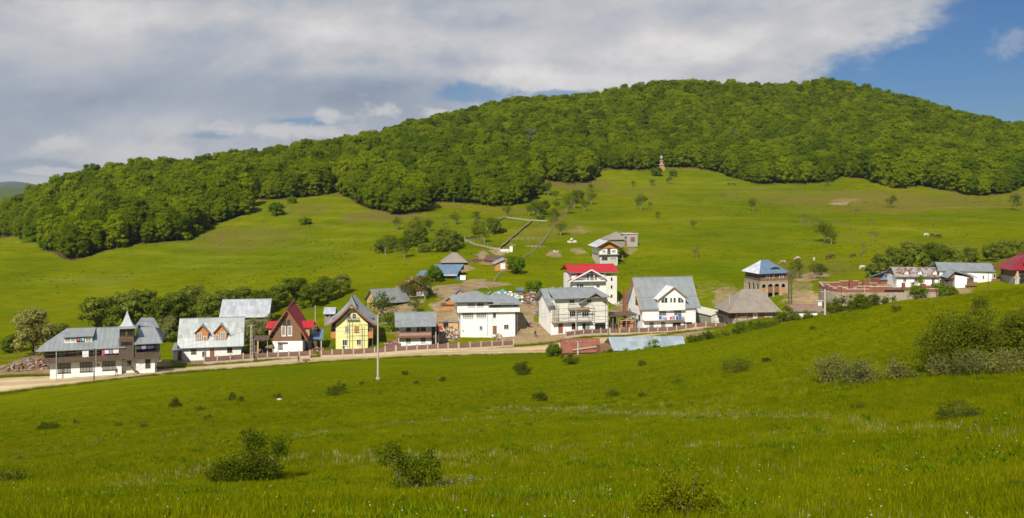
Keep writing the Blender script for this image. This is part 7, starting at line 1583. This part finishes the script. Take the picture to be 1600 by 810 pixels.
b = Bld('greenhouse_frame', 'bare arched greenhouse frame behind the white block', 'greenhouse', 741, 461, 5, dist=272)
x1 = b.x(768)
for Y in (0, 2.5, 5): 
    pts = [(0, Y, -1), (0, Y, .6), (x1 * .2, Y, 1.8), (x1 / 2, Y, 2.4), (x1 * .8, Y, 1.8), (x1, Y, .6), (x1, Y, -1)]; mb = MB()
    for p, q in zip(pts[:-1], pts[1:]): mb.beam(p, q, .12)
    b.part(mb, 'frame_arch', M_greywood)
for x, z in ((0, .6), (x1 * .2, 1.8), (x1 / 2, 2.4), (x1 * .8, 1.8), (x1, .6)): b.part(MB().beam((x, 0, z), (x, 5, z), .1), 'purlin', M_greywood)
b = Bld('blue_hut', 'tiny hut with blue-grey flat roof on the rise above the scrap heap', 'hut', 808, 458, 5, dist=272)
x1 = b.x(817.5); b.box('wall', M_brown, 0, x1, 0, 2, -1.5, .6); b.box('roof_slab', M_bluetin, -.2, x1 + .2, -.3, 2.2, .603, 1.3)
b = Bld('roofless_shed', 'low white-walled foundation in the paddock corner', 'foundation', 783, 394, 6, dmin=250)
x1 = b.x(801); b.box('wall', M_white, x1 * .75, x1, 0, .4, -.5, 2.0); b.box('wall', M_white, -.2, x1 * .75 - .01, 1.5, 1.9, -.5, .8); b.box('front_wall', M_conc, -.2, x1 * .7, -.4, 0, -.5, .5); b.box('floor_slab', M_oldtile, 0, x1 * .7, .01, 1.49, -.3, .25)
# --- shrine at the edge of the wood
b = Bld('shrine_tower', 'small wooden bell tower shrine at the edge of the wood', 'bell tower', 1030.5, 266, 0, dmin=540)
s_ = 1500 / b.O.y; k = 1 / s_
def sq(name, m, w, z0, z1, w2=None):
    w2 = w if w2 is None else w2; cx = 2.8 * k; A = [(cx + i * w / 2, j * w / 2, z0) for i, j in ((-1, -1), (1, -1), (1, 1), (-1, 1))]; B_ = [(cx + i * w2 / 2, j * w2 / 2, z1) for i, j in ((-1, -1), (1, -1), (1, 1), (-1, 1))]; mb = MB(); mb.planar(A[::-1]); mb.planar(B_)
    for i in range(4): j = (i + 1) % 4; mb.planar([A[i], A[j], B_[j], B_[i]])
    b.part(mb, name, m)
sq('base', M_orange, 7 * k, -1, 7.5 * k); sq('lower_roof', M_shingle, 9.5 * k, 7.5 * k + .003, 10 * k, 4.5 * k); sq('middle_storey', M_orange, 4.2 * k, 10 * k + .003, 13.5 * k); sq('middle_roof', M_shingle, 6.5 * k, 13.5 * k + .003, 15.5 * k, 3 * k); sq('belfry', M_brown, 2.8 * k, 15.5 * k + .003, 18.5 * k); sq('spire', M_gconc, 4.6 * k, 18.5 * k + .003, 24 * k, .1)
b.box('porch', M_greywood, 6.2 * k, 8.5 * k, -1, 1, -1, 5 * k)

# ------------------------------------------------------------------ roadside wall with posts and panels
def rfence(name, label, p0, p1, dd=3.4, step=2.55, h=1.2, base=.5):
    "concrete foot, posts and red-brown panels parallel to the road"
    A, B_ = p0, p1; L = (B_ - A).to_2d().length; n = max(1, round(L / step)); r = empty(name, A, 0); tag(r, label, 'fence', 'roadside concrete and panel fences'); d = (B_ - A).to_2d().normalized(); an = math.atan2(d.y, d.x)
    zs = [h1(A.x + (B_.x - A.x) * i / n, A.y + (B_.y - A.y) * i / n) - A.z for i in range(n + 1)]; post = None; pan = None; st = L / n
    for i in range(n + 1):
        x, y = (B_.x - A.x) * i / n, (B_.y - A.y) * i / n
        if post is None: post = MB().box(-.13, .13, -.15, .15, -.8, base + h).box(-.17, .17, -.19, .19, base + h + .003, base + h + .09).mesh('post', M_post)
        obj('post', post, r, None, (x, y, zs[i]), (0, 0, an))
        if i < n:
            mb = MB(); q = [(.14, -.1), (st - .14, -.1), (st - .14, .1), (.14, .1)]; dz_ = zs[i + 1] - zs[i]; sl = dz_ / st
            mb.prism([(.14, -.8), (st - .14, -.8 + dz_), (st - .14, base + dz_), (.14, base)], -.11, .11); obj('foot_wall', mb.mesh('foot_wall', M_post), r, None, (x, y, zs[i]), (0, 0, an))
            mb = MB(); mb.prism([(.14, base + .003), (st - .14, base + dz_ + .003), (st - .14, base + h - .15 + dz_), (.14, base + h - .15)], -.03, .03)
            for kx in np.arange(.3, st - .2, .3): mb.box(kx, kx + .06, -.05, -.031, base + .05 + sl * kx, base + h - .2 + sl * kx)
            obj('fence_panel', mb.mesh('fence_panel', M_panel), r, None, (x, y, zs[i]), (0, 0, an))
    return r
def fp(px, py): return hit(px, py, 185)
rfence('roadside_fence', 'fence in front of the dormer house', fp(319, 569.5), fp(400, 563.5)); rfence('roadside_fence', 'fence in front of the A-frame house', fp(401, 563.4), fp(484, 559.5))
rfence('roadside_fence', 'fence in front of the yellow house', fp(502, 559), fp(618, 552.5)); rfence('roadside_fence', 'fence in front of the small balcony house', fp(619, 552.4), fp(716, 547.6)); rfence('roadside_fence', 'fence in front of the white block', fp(717, 547.5), fp(802, 542.5))
def gp(px, py, d): v = at(px, d); return v
rfence('roadside_fence', 'fence in front of the unfinished house', at(884, 235), at(952, 240)); rfence('roadside_fence', 'fence in front of the chalet', at(953, 240), at(1086, 246)); rfence('roadside_fence', 'fence in front of the cream garage', at(1087, 246), at(1149, 249))
b = Bld('gate', 'two board gate panels between the fence and the balcony house', 'gate', 601, 549, 12)
for i in range(3): b.box('board_panel', M_panel, i * 1.3, i * 1.3 + 1.2, 0, .06, .1, 1.7)

# ------------------------------------------------------------------ paddock fences on the hill
def pfence(name, label, P, kind, dm=250, step=2.6, h=1.3):
    pts = [hit(a, c, dm) for a, c in P]; O = pts[0]; r = empty(name, O, 0); tag(r, label, 'fence', 'fences round the hillside paddocks'); post = MB().beam((0, 0, -.5), (0, 0, h), .16).mesh('post', M_greywood); out = []
    for a, c in zip(pts[:-1], pts[1:]):
        L = (c - a).to_2d().length; n = max(1, round(L / step))
        for i in range(n): x, y = a.x + (c.x - a.x) * i / n, a.y + (c.y - a.y) * i / n; out.append(Vector((x, y, h1(x, y))))
    out.append(pts[-1]); mb = MB(); m2 = MB()
    for i, p in enumerate(out): obj('post', post, r, None, p - O)
    for a, c in zip(out[:-1], out[1:]):
        a, c = a - O, c - O
        if kind == 'stone': mb.beam(a + Vector((0, 0, .1)), c + Vector((0, 0, .1)), .4, .8)
        elif kind == 'wattle': mb.beam(a + Vector((0, 0, .35)), c + Vector((0, 0, .35)), .12, .7)
        else: mb.beam(a + Vector((0, 0, 1.1)), c + Vector((0, 0, 1.1)), .07); mb.beam(a + Vector((0, 0, .6)), c + Vector((0, 0, .6)), .07)
    mb.build('stone_wall' if kind == 'stone' else 'wattle' if kind == 'wattle' else 'rail', {'stone': M_stone, 'wattle': M_wood}.get(kind, M_greywood), r)
pfence('paddock_fence', 'pale low wall curving below the paddock', [(725, 376), (742, 383), (767, 389), (782, 390)], 'stone'); pfence('paddock_fence', 'dark wattle fence up the middle of the paddock', [(782, 390), (797, 376), (815, 361), (831, 347)], 'wattle')
pfence('paddock_fence', 'pale fence along the top of the paddock', [(771, 351), (790, 340), (825, 345), (855, 346)], 'stone', h=1.1); pfence('paddock_fence', 'post and rail fence across the lower paddock', [(797, 377), (825, 376), (851, 376)], 'pale')
pfence('paddock_fence', 'post fence down the right side of the paddock', [(866, 355), (858, 366), (851, 377), (838, 391), (825, 401)], 'pale'); pfence('paddock_fence', 'post and rail fence from the paddock down past the orange hut', [(825, 401), (806, 415), (790, 426), (780, 432), (772, 441)], 'pale')
pfence('paddock_fence', 'dark wattle fence at the left of the paddock', [(771, 351), (768, 355), (762, 360)], 'wattle'); pfence('paddock_fence', 'dark wattle fence at the lower left of the paddock', [(726, 374), (740, 372), (752, 374)], 'wattle')
pfence('paddock_fence', 'short fence beside the upper house', [(936, 414), (930, 422), (924, 430)], 'pale')

# ------------------------------------------------------------------ poles, wires
def pole(px, py, ptop, label, kind='concrete', dist=None, arms=1, lamp=False, w=.26, dmin=120, lean=0):
    p = at(px, dist) if dist else hit(px, py, dmin); zt = CZ - (ptop - HY) / F * p.y - p.z; m = {'concrete': M_pole, 'wood': M_wood, 'lattice': M_pole}[kind]; r = empty('utility_pole', p, .3 if kind != 'wood' else .2); tag(r, label, 'pole', 'utility poles of the village')
    if kind == 'lattice':
        mb = MB(); mb.beam((-.22, 0, -.5), (-.14, 0, zt), .13).beam((.22, 0, -.5), (.14, 0, zt), .13)
        for i in range(int(zt / .9)): mb.beam((-.2, 0, .3 + i * .9), (.2, 0, .3 + i * .9), .1, .12)
        mb.build('post', m, r)
    else: me = tubes_mesh('post', [([(0, 0, -.5), (lean * .5, 0, zt * .5), (lean, 0, zt)], [w * .62, w * .5, w * .36])], m, 8); obj('post', me, r)
    for i in range(arms): MB().beam((-.9 + lean, 0, zt - .35 - i * .5), (.9 + lean, 0, zt - .35 - i * .5), .09).build('crossarm', m if kind != 'wood' else M_wood, r)
    if arms:
        for x in (-.8, -.3, .3, .8): MB().box(x - .04 + lean, x + .04 + lean, -.04, .04, zt - .30, zt - .12).build('insulator', M_bframe, r)
    if lamp: MB().beam((0, 0, zt - 1.5), (.9, -.5, zt - 1.2), .07).build('lamp_arm', M_metal, r); MB().box(.7, 1.3, -.65, -.35, zt - 1.3, zt - 1.14).build('lamp_head', M_metal, r)
    return p + Vector((0, 0, zt - .3))
K = {}
K['a'] = pole(147, 597, 545, 'brown wooden pole before the tower house', 'wood', w=.2, arms=2, dmin=150); K['b'] = pole(392.5, 566, 507, 'concrete ladder pole between dormer house and A-frame', 'lattice', dmin=150, arms=1)
K['c'] = pole(492.5, 0, 477, 'slim concrete pole behind the A-frame', 'concrete', dist=228, arms=0, w=.22); K['d'] = pole(590.5, 594, 492, 'tall concrete lamp pole standing on the near side of the road', 'concrete', lamp=True, arms=0, w=.27, dmin=100)
K['e'] = pole(681, 543, 488, 'pale concrete pole at the right of the balcony house', 'concrete', dmin=170, w=.24, arms=1); K['f'] = pole(900, 0, 480, 'concrete pole in front of the unfinished house', 'concrete', dist=238, arms=1, w=.24)
K['g'] = pole(903, 0, 533, 'short concrete post before the rust-red shed', 'concrete', dist=202, arms=0, w=.34); K['h'] = pole(1140, 0, 462, 'pale concrete pole between garage and cottage', 'concrete', dist=246, arms=0, w=.24)
K['i'] = pole(1289, 484.5, 452, 'concrete pole with crossbar on the green crest', 'concrete', dist=150, arms=1, w=.3); K['j'] = pole(950, 0, 478, 'thin pole at the right corner of the unfinished house', 'concrete', dist=239, arms=0, w=.16)
K['k'] = pole(1351, 0, 446, 'thin pole in front of the brick ruin', 'concrete', dist=226, arms=0, w=.14); K['l'] = pole(1544, 0, 425, 'dark pole before the grey-roofed house', 'wood', dist=232, arms=1, w=.16); K['m'] = pole(1466.5, 0, 428, 'thin dark pole at the end of the brick ruin', 'wood', dist=230, arms=0, w=.14)
K['n'] = pole(843, 498, 452, 'slim pole left of the unfinished house', 'wood', dmin=180, arms=0, w=.12)
# double timber pole carrying the high line
p = at(1234.5, 236); zt = CZ - (423 - HY) / F * p.y - p.z; r = empty('power_pole', p, .1); tag(r, 'tall dark double timber pole in front of the arcaded house', 'pole')
for x in (-.35, .35): obj('post', tubes_mesh('post', [([(x, 0, -.5), (x * .9, 0, zt)], [.19, .14])], M_wood, 8), r)
MB().beam((-.9, 0, zt - .5), (.9, 0, zt - .5), .14).build('crossarm', M_wood, r); MB().beam((-2.6, 0, zt * .44), (2.6, 0, zt * .44), .12).build('crossarm', M_bframe, r); MB().box(-.3, .3, -.16, .16, zt - 1.6, zt - .9).build('transformer_box', M_bframe, r)
for i in range(5): MB().beam((-.35, 0, 1 + i * 1.8), (.35, 0, 1.6 + i * 1.8), .1).build('brace', M_wood, r)
K['p'] = p + Vector((0, 0, zt - .4))
def wire(a, c, sag, label, off=(0, 0, 0), n=14, r=.022):
    a = a + Vector(off); c = c + Vector(off); P = [a.lerp(c, t) - Vector((0, 0, sag * 4 * t * (1 - t))) for t in np.linspace(0, 1, n)]
    o = obj('cable', tubes_mesh('cable', [([q - a for q in P], [r] * n)], M_cable, 4), None, None, a); tag(o, label, 'cable', 'overhead cables along the road')
far_l = at(-120, 182) + Vector((0, 0, 7.5))
for (s, e, sg, lb) in ((far_l, K['a'], 1.0, 'cable from the left edge to the wooden pole'), (K['a'], K['b'], 1.4, 'cable between the wooden pole and the ladder pole'), (K['b'], K['e'], 1.8, 'cable from the ladder pole to the balcony house pole'),
                       (K['e'], K['f'], 1.4, 'cable from the balcony house pole to the unfinished house'), (K['f'], K['h'], 1.6, 'cable passing in front of the chalet'), (K['h'], K['p'], 1.0, 'cable from the garage to the double pole'), (K['b'], K['c'], .6, 'cable running behind the A-frame')):
    wire(s, e, sg, lb); wire(s, e, sg * 1.1, 'lower ' + lb, (0, 0, -.7))
wire(K['p'], at(1700, 225) + Vector((0, 0, 9)), 2.2, 'cable running right from the double timber pole'); 

# ------------------------------------------------------------------ people, animals
def figure(px, py, hpx, label, top, legs, facing=0.0, dist=None, dmin=170, walk=.25, hair=(0.04, .03, .02), hat=None):
    p = at(px, dist) if dist else hit(px, py, dmin); H = 1.72; r = empty('person', p, facing); r.scale = (1, 1, 1); tag(r, label, 'person')
    J = [(0, 0, .95), (0, 0, 1.2), (0, 0.02, 1.42), (0, .02, 1.50), (0, .0, 1.60), (0, 0, 1.70),
         (.10, 0, .90), (.12, -walk * .5, .50), (.12, -walk * .7, .08), (.12, -walk * .7 - .16, .03), (-.10, 0, .90), (-.12, walk * .3, .50), (-.12, walk, .10), (-.12, walk - .12, .04),
         (.20, .02, 1.40), (.25, .08, 1.12), (.24, -.06, .90), (.24, -.10, .82), (-.20, .02, 1.40), (-.25, -.04, 1.12), (-.24, -.16, .92), (-.24, -.19, .84)]
    Rr = [.15, .15, .16, .065, .095, .085, .10, .075, .05, .045, .10, .075, .05, .045, .065, .05, .038, .035, .065, .05, .038, .035]
    E = [(0, 1), (1, 2), (2, 3), (3, 4), (4, 5), (0, 6), (6, 7), (7, 8), (8, 9), (0, 10), (10, 11), (11, 12), (12, 13), (2, 14), (14, 15), (15, 16), (16, 17), (2, 18), (18, 19), (19, 20), (20, 21)]
    me = bpy.data.meshes.new('body'); me.from_pydata(J, E, []); o = bpy.data.objects.new('body', me); COL.objects.link(o); o.parent = r
    sk = o.modifiers.new('skin', 'SKIN'); lay = me.skin_vertices[0].data
    for i, q in enumerate(Rr): lay[i].radius = (q, q * .85)
    lay[0].use_root = True; sb = o.modifiers.new('sub', 'SUBSURF'); sb.levels = 1; sb.render_levels = 1
    m = new_mat('clothes'); t = m.node_tree; bs = t.nodes['Principled BSDF']; bs.inputs['Roughness'].default_value = .9; tcn = t.nodes.new('ShaderNodeTexCoord'); sp_ = t.nodes.new('ShaderNodeSeparateXYZ'); t.links.new(tcn.outputs['Object'], sp_.inputs[0])
    rp_ = t.nodes.new('ShaderNodeValToRGB'); rp_.color_ramp.interpolation = 'CONSTANT'; mm = t.nodes.new('ShaderNodeMath'); mm.operation = 'DIVIDE'; mm.inputs[1].default_value = 1.8; t.links.new(sp_.outputs[2], mm.inputs[0]); t.links.new(mm.outputs[0], rp_.inputs[0])
    e_ = rp_.color_ramp.elements; e_[0].position = 0; e_[0].color = (*legs, 1); e_[1].position = .53; e_[1].color = (*top, 1); x = e_.new(.835); x.color = (.42, .26, .18, 1); t.links.new(rp_.outputs[0], bs.inputs['Base Color']); me.materials.append(m)
    hv = [(v[0] * .105, v[1] * .115 + .012, v[2] * .10 + 1.70) for v in ICO2 if v[2] > -.25 or v[1] > .3]; 
    idx_ = {i: k for k, i in enumerate([i for i, v in enumerate(ICO2) if v[2] > -.25 or v[1] > .3])}; hf = [tuple(idx_[i] for i in f) for f in ICOF2.tolist() if all(i in idx_ for i in f)]
    hm = bpy.data.meshes.new('hair'); hm.from_pydata(hv, [], hf); obj('hair', hm, r, mat('hair', hat or hair, .8, .1, 3))
    return r
figure(836.5, 527, 11, 'person in dark clothes walking up the dirt yard', (.03, .03, .04), (.025, .025, .03), .3)
figure(466.5, 567, 11, 'person in a blue-grey jacket standing by the road with a cart', (.10, .12, .16), (.04, .05, .09), 1.2, dmin=195, walk=.1)
figure(605, 546, 10, 'person in a pale top in the yard right of the yellow house', (.45, .45, .5), (.05, .05, .09), 2.0, dmin=190, walk=.1); figure(608.5, 540, 9, 'person in dark red behind the one in the pale top', (.22, .05, .05), (.05, .04, .04), -.6, dmin=190, walk=.15)
figure(537, 551, 9, 'person in navy behind the fence of the yellow house', (.05, .06, .12), (.04, .04, .06), .4, dmin=195, walk=.05)
figure(182, 588, 10, 'person in grey at the right corner of the long house front', (.15, .14, .16), (.06, .05, .08), .8, dmin=160, walk=.2)
# hand cart beside the second person
b = Bld('hand_cart', 'small red-brown hand cart beside the standing person', 'cart', 473, 567.5, 10, dmin=195)
b.part(MB().box(0, 1.5, -.4, .4, .45, .8), 'tray', M_brown); b.part(MB().beam((1.5, -.3, .5), (2.4, -.25, .75), .05).beam((1.5, .3, .5), (2.4, .25, .75), .05), 'handles', M_metal)
for y in (-.46, .46): me = bpy.data.meshes.new('wheel'); V, Fc = tube_np([(.7, y - .04, .3), (.7, y + .04, .3)], [.3, .3], 12); me.from_pydata(V, [], Fc + [tuple(range(12)), tuple(range(12, 24))]); obj('wheel', me, b.root, M_bframe)
def cow(px, py, label, col, col2, facing, dmin=250, name='cow', s=1.0, graze=True):
    p = hit(px, py, dmin); r = empty(name, p, facing); r.scale = (s, s, s); tag(r, label, 'cow' if name == 'cow' else 'horse', 'animals grazing on the meadow'); hz = .45 if graze else 1.45
    J = [(0, 0, 1.1), (.5, 0, 1.12), (.85, 0, 1.18), (1.15, 0, .95 if graze else 1.4), (1.4, 0, hz), (1.62, 0, hz - .18), (-.5, 0, 1.12), (-.75, 0, 1.1), (-.9, 0, .7), (-.88, 0, .35),
         (.6, .2, .8), (.62, .2, .42), (.6, .2, .05), (.6, -.2, .8), (.66, -.2, .42), (.7, -.2, .05), (-.6, .2, .8), (-.72, .2, .45), (-.62, .2, .05), (-.6, -.2, .8), (-.74, -.2, .45), (-.68, -.2, .05)]
    Rr = [.36, .34, .27, .17, .14, .09, .33, .24, .03, .04, .13, .075, .055, .13, .075, .055, .16, .08, .055, .16, .08, .055]
    E = [(0, 1), (1, 2), (2, 3), (3, 4), (4, 5), (0, 6), (6, 7), (7, 8), (8, 9), (1, 10), (10, 11), (11, 12), (1, 13), (13, 14), (14, 15), (6, 16), (16, 17), (17, 18), (6, 19), (19, 20), (20, 21)]
    me = bpy.data.meshes.new('body'); me.from_pydata(J, E, []); o = bpy.data.objects.new('body', me); COL.objects.link(o); o.parent = r; o.modifiers.new('skin', 'SKIN'); lay = me.skin_vertices[0].data
    for i, q in enumerate(Rr): lay[i].radius = (q, q)
    lay[0].use_root = True; sb = o.modifiers.new('sub', 'SUBSURF'); sb.levels = 1; sb.render_levels = 1; me.materials.append(mat('hide', col, .9, 0, 1.6, col2=col2, detail=1))
    if name == 'cow': MB().beam((1.38, .06, hz + .15), (1.34, .26, hz + .3), .04).beam((1.38, -.06, hz + .15), (1.34, -.26, hz + .3), .04).build('horns', M_pole, r)
BW, WB, BR, DK = (.03, .025, .02), (.55, .5, .42), (.16, .07, .035), (.03, .025, .022)
for px, py, lb, c1_, c2_, f in ((1224, 413.5, 'brown and white cow lying closest to the arcaded house roof', BR, WB, 2.8), (1243, 410, 'white and black cow with its head down, right of the brown one', DK, WB, .4), (1246, 407.5, 'pale cow behind the white and black one', (.35, .22, .14), WB, .2), (1272, 408.5, 'pale cow walking above the leafy tree', WB, (.62, .58, .5), 1.2), (1294, 405, 'left one of two dark calves in the meadow', DK, BR, .1), (1301, 403.5, 'right one of two dark calves in the meadow', DK, BR, 2.9),
    (1333, 403, 'black cow beside the low sparse tree', DK, BR, .4), (1456, 371, 'brown cow under the far side of the right meadow', BR, DK, .3), (1467, 372.5, 'black cow, rightmost on the far meadow', DK, DK, 2.9), (1447, 370.5, 'white cow, leftmost on the far meadow', WB, WB, .2), (1347, 422, 'white sheepdog-like calf lying below the meadow path', WB, WB, .2)): cow(px, py, lb, c1_, c2_, f)
for px, py, lb, f in ((1139, 290, 'left one of two dark horses near the wood', .3), (1147, 290.5, 'right one of two dark horses near the wood', 2.9)): cow(px, py, lb, DK, BR, f, 500, 'horse', 1.15, False)

# ------------------------------------------------------------------ heaps and yard clutter
def junk(name, label, cat, px, py, wpx, dep, n, h, mats, piece=(.3, 1.2), seed=1, dist=None, dmin=190, group=None, flat=.5):
    "a heap of separate boards, slabs and lumps, each turned its own way"
    c = at(px, dist) if dist else hit(px, py, dmin); rg = np.random.default_rng(seed); r = empty(name, c, 0); tag(r, label, cat, group); w = wpx / F * c.y
    bym = {}
    for i in range(n):
        x = rg.normal(0, w * .23); y = rg.normal(0, dep * .25); k = math.exp(-((x / (w * .35)) ** 2 + (y / (dep * .4)) ** 2)); z = h1(c.x + x, c.y + y) - c.z + rg.uniform(0, h) * k
        a, bq, cq = rg.uniform(*piece), rg.uniform(*piece) * flat, rg.uniform(.05, .35) * piece[1]; m = mats[rg.integers(len(mats))]
        R_ = Euler((rg.normal(0, .4), rg.normal(0, .4), rg.uniform(0, 6.28))).to_matrix(); mb = MB().box(-a / 2, a / 2, -bq / 2, bq / 2, -cq / 2, cq / 2); mb.v = [tuple(R_ @ Vector(v) + Vector((x, y, z))) for v in mb.v]
        bym.setdefault(m.name, (m, MB())); M2 = bym[m.name][1]; o = len(M2.v); M2.v += mb.v; M2.f += [tuple(q + o for q in f) for f in mb.f]; M2.uv += mb.uv
    for m, mb in bym.values(): o = mb.build('heap_pieces', m, r); o['kind'] = 'stuff'
junk('scrap_heap', 'big colourful scrap heap on the slope right of the white block', 'scrap heap', 832, 469, 46, 10, 480, 2.2, [M_brown, M_white, M_redbr, M_gconc, M_brown, M_greywood, M_greywood, M_brown, M_conc, M_redbr], (.2, 1.1), 5, dmin=225)
junk('scrap_heap', 'pile of turquoise and pale sheeting behind the white block roof', 'scrap heap', 790, 462, 40, 6, 50, 0.9, [M_turq, M_white, M_turq, M_garage, M_gconc], (.6, 2.4), 6, dmin=225)
junk('scrap_heap', 'pile of light blue and white sheeting left of the small blue hut', 'scrap heap', 806, 466, 30, 5, 44, 0.9, [M_turq, M_bluetin, M_white, M_garage], (.6, 2.4), 7, dmin=225)
junk('rubble_heap', 'heap of broken tiles and stones at the left edge', 'rubble', 50, 572, 66, 9, 260, 1.2, [M_stone, M_brown, M_brown, M_redbr, M_greywood, M_greywood, M_wood], (.3, 1.6), 8, dmin=190)
junk('log_pile', 'jumbled logs and boards in the yard left of the white block', 'woodpile', 700, 522, 34, 8, 160, 1.2, [M_timber, M_greywood, M_brown, M_conc], (.3, 1.6), 9, flat=.25)
junk('clutter', 'buckets and tins along the foot of the white block', 'clutter', 751, 526.5, 22, 1.2, 26, .6, [M_white, M_gconc, M_brown], (.2, .7), 10)
junk('clutter', 'stack of boards beside the door of the white block', 'boards', 779, 529, 18, 2, 40, 1.2, [M_timber, M_greywood, M_conc], (.3, 1.2), 11, flat=.3)
junk('clutter', 'scattered things on the grass beside the dirt yard', 'clutter', 845, 490, 22, 5, 60, .7, [M_navy, M_greywood, M_conc, M_lilac], (.3, 1.0), 12)
junk('clutter', 'reddish heap beside the dirt yard', 'clutter', 831, 508, 16, 4, 40, .7, [M_redbr, M_greywood, M_stone], (.3, .9), 13)
junk('clutter', 'yard rubbish between the yellow house and the balcony house', 'clutter', 612, 540, 24, 8, 80, .8, [M_brown, M_greywood, M_navy, M_stone, M_red], (.3, 1.0), 14)
junk('clutter', 'boxes and tools under the A-frame side roof', 'clutter', 494, 549, 22, 6, 50, .9, [M_wood, M_greywood, M_orange, M_brown], (.3, 1.0), 15)
junk('clutter', 'dark lumber left of the A-frame', 'lumber', 405, 551, 22, 6, 80, 1.6, [M_wood, M_brown, M_wood, M_greywood], (.4, 2.0), 16, flat=.2)
junk('clutter', 'stones and boards on the bank above the chalet', 'clutter', 962, 474, 26, 5, 40, .6, [M_conc, M_white, M_stone], (.3, 1.2), 17, dmin=250)
junk('clutter', 'yellow plank bench by the corner of the fence', 'planks', 795, 538, 12, 1.2, 8, .5, [M_timber, M_timber, M_orange], (.8, 2.0), 18, flat=.15)
junk('clutter', 'pots and barrels before the shelter', 'clutter', 1100, 515, 30, 2, 24, .5, [M_brown, M_greywood], (.2, .8), 19, dmin=200)
junk('earth_heap', 'low heap of earth and dung in the farmyard', 'heap', 745, 408, 20, 6, 60, .8, [M_brown, M_wood], (.4, 1.4), 20, dmin=250)
junk('white_sheets', 'two white sheets spread on the slope right of the paddock', 'sheets', 892, 379, 12, 1.5, 5, .2, [M_conc], (1.4, 3.2), 21, dmin=250)
junk('white_sheets', 'small white sheet on bare earth below the spread sheets', 'sheets', 871, 394, 9, 1.2, 3, .2, [M_conc], (1.2, 2.2), 22, dmin=250)
# brick frame left of the A-frame (open timber carport)
b = Bld('carport', 'open timber carport between the dormer house and the A-frame', 'carport', 397, 556, 8)
x1 = b.x(418); zt = b.q(397, 531)[1]
for px in (397, 403, 418): x = b.x(px); b.part(MB().beam((x, 0, -.5), (x, 0, zt), .3 if px == 403 else .16), 'post', M_timber if px == 403 else M_greywood)
b.part(MB().slab([(-.3, -.3, zt), (x1 + .3, -.3, zt), (x1 + .3, 4, zt + .3), (-.3, 4, zt + .3)], .2), 'roof', M_wood)
# stones in the near meadow
def stone(px, py, wpx, label, m=M_stone, dmin=8):
    p = hit(px, py, dmin); r = wpx / 2 / F * p.y; rg = np.random.default_rng(int(px)); V = ICO2 * np.array([r, r * .7, r * .6]) * rg.uniform(.85, 1.15, (len(ICO2), 1)); me = bpy.data.meshes.new('stone'); me.from_pydata(V.tolist(), [], ICOF2.tolist()); o = obj('stone', me, None, m, p); tag(o, label, 'stone')
stone(841, 692, 9, 'single brownish stone in the near meadow', M_oldtile); stone(590.5, 592, 8, 'concrete foot at the base of the lamp pole', M_conc, 100); stone(437, 625, 9, 'pale flat stone in the left meadow', M_conc); stone(898, 551, 9, 'stone block beside the rust-red shed', M_conc, 150); stone(775, 552, 5, 'small stone at the road edge')
b = Bld('planks', 'stack of pale planks on the road edge before the yard', 'planks', 822, 549.5, 6, dmin=180)
for i in range(4): b.box('plank', M_timber, .1 * i, 5.0 - .2 * i, i * .25, i * .25 + .2, .12 + .03 * (i % 2), .22 + .03 * (i % 2))
# --- air between the eye and the far country
hz = MB().box(-9500, 9500, -400, 10500, -63, 330).mesh('haze'); M_h = bpy.data.materials.new('air'); M_h.use_nodes = True; t = M_h.node_tree; t.nodes.clear(); o_ = t.nodes.new('ShaderNodeOutputMaterial'); v_ = t.nodes.new('ShaderNodeVolumePrincipled'); v_.inputs['Color'].default_value = (.80, .88, 1, 1); v_.inputs['Density'].default_value = 0.00005; v_.inputs['Anisotropy'].default_value = 0.2; t.links.new(v_.outputs[0], o_.inputs['Volume'])
if HAZE: tag(obj('haze', hz, None, M_h), kind='stuff')
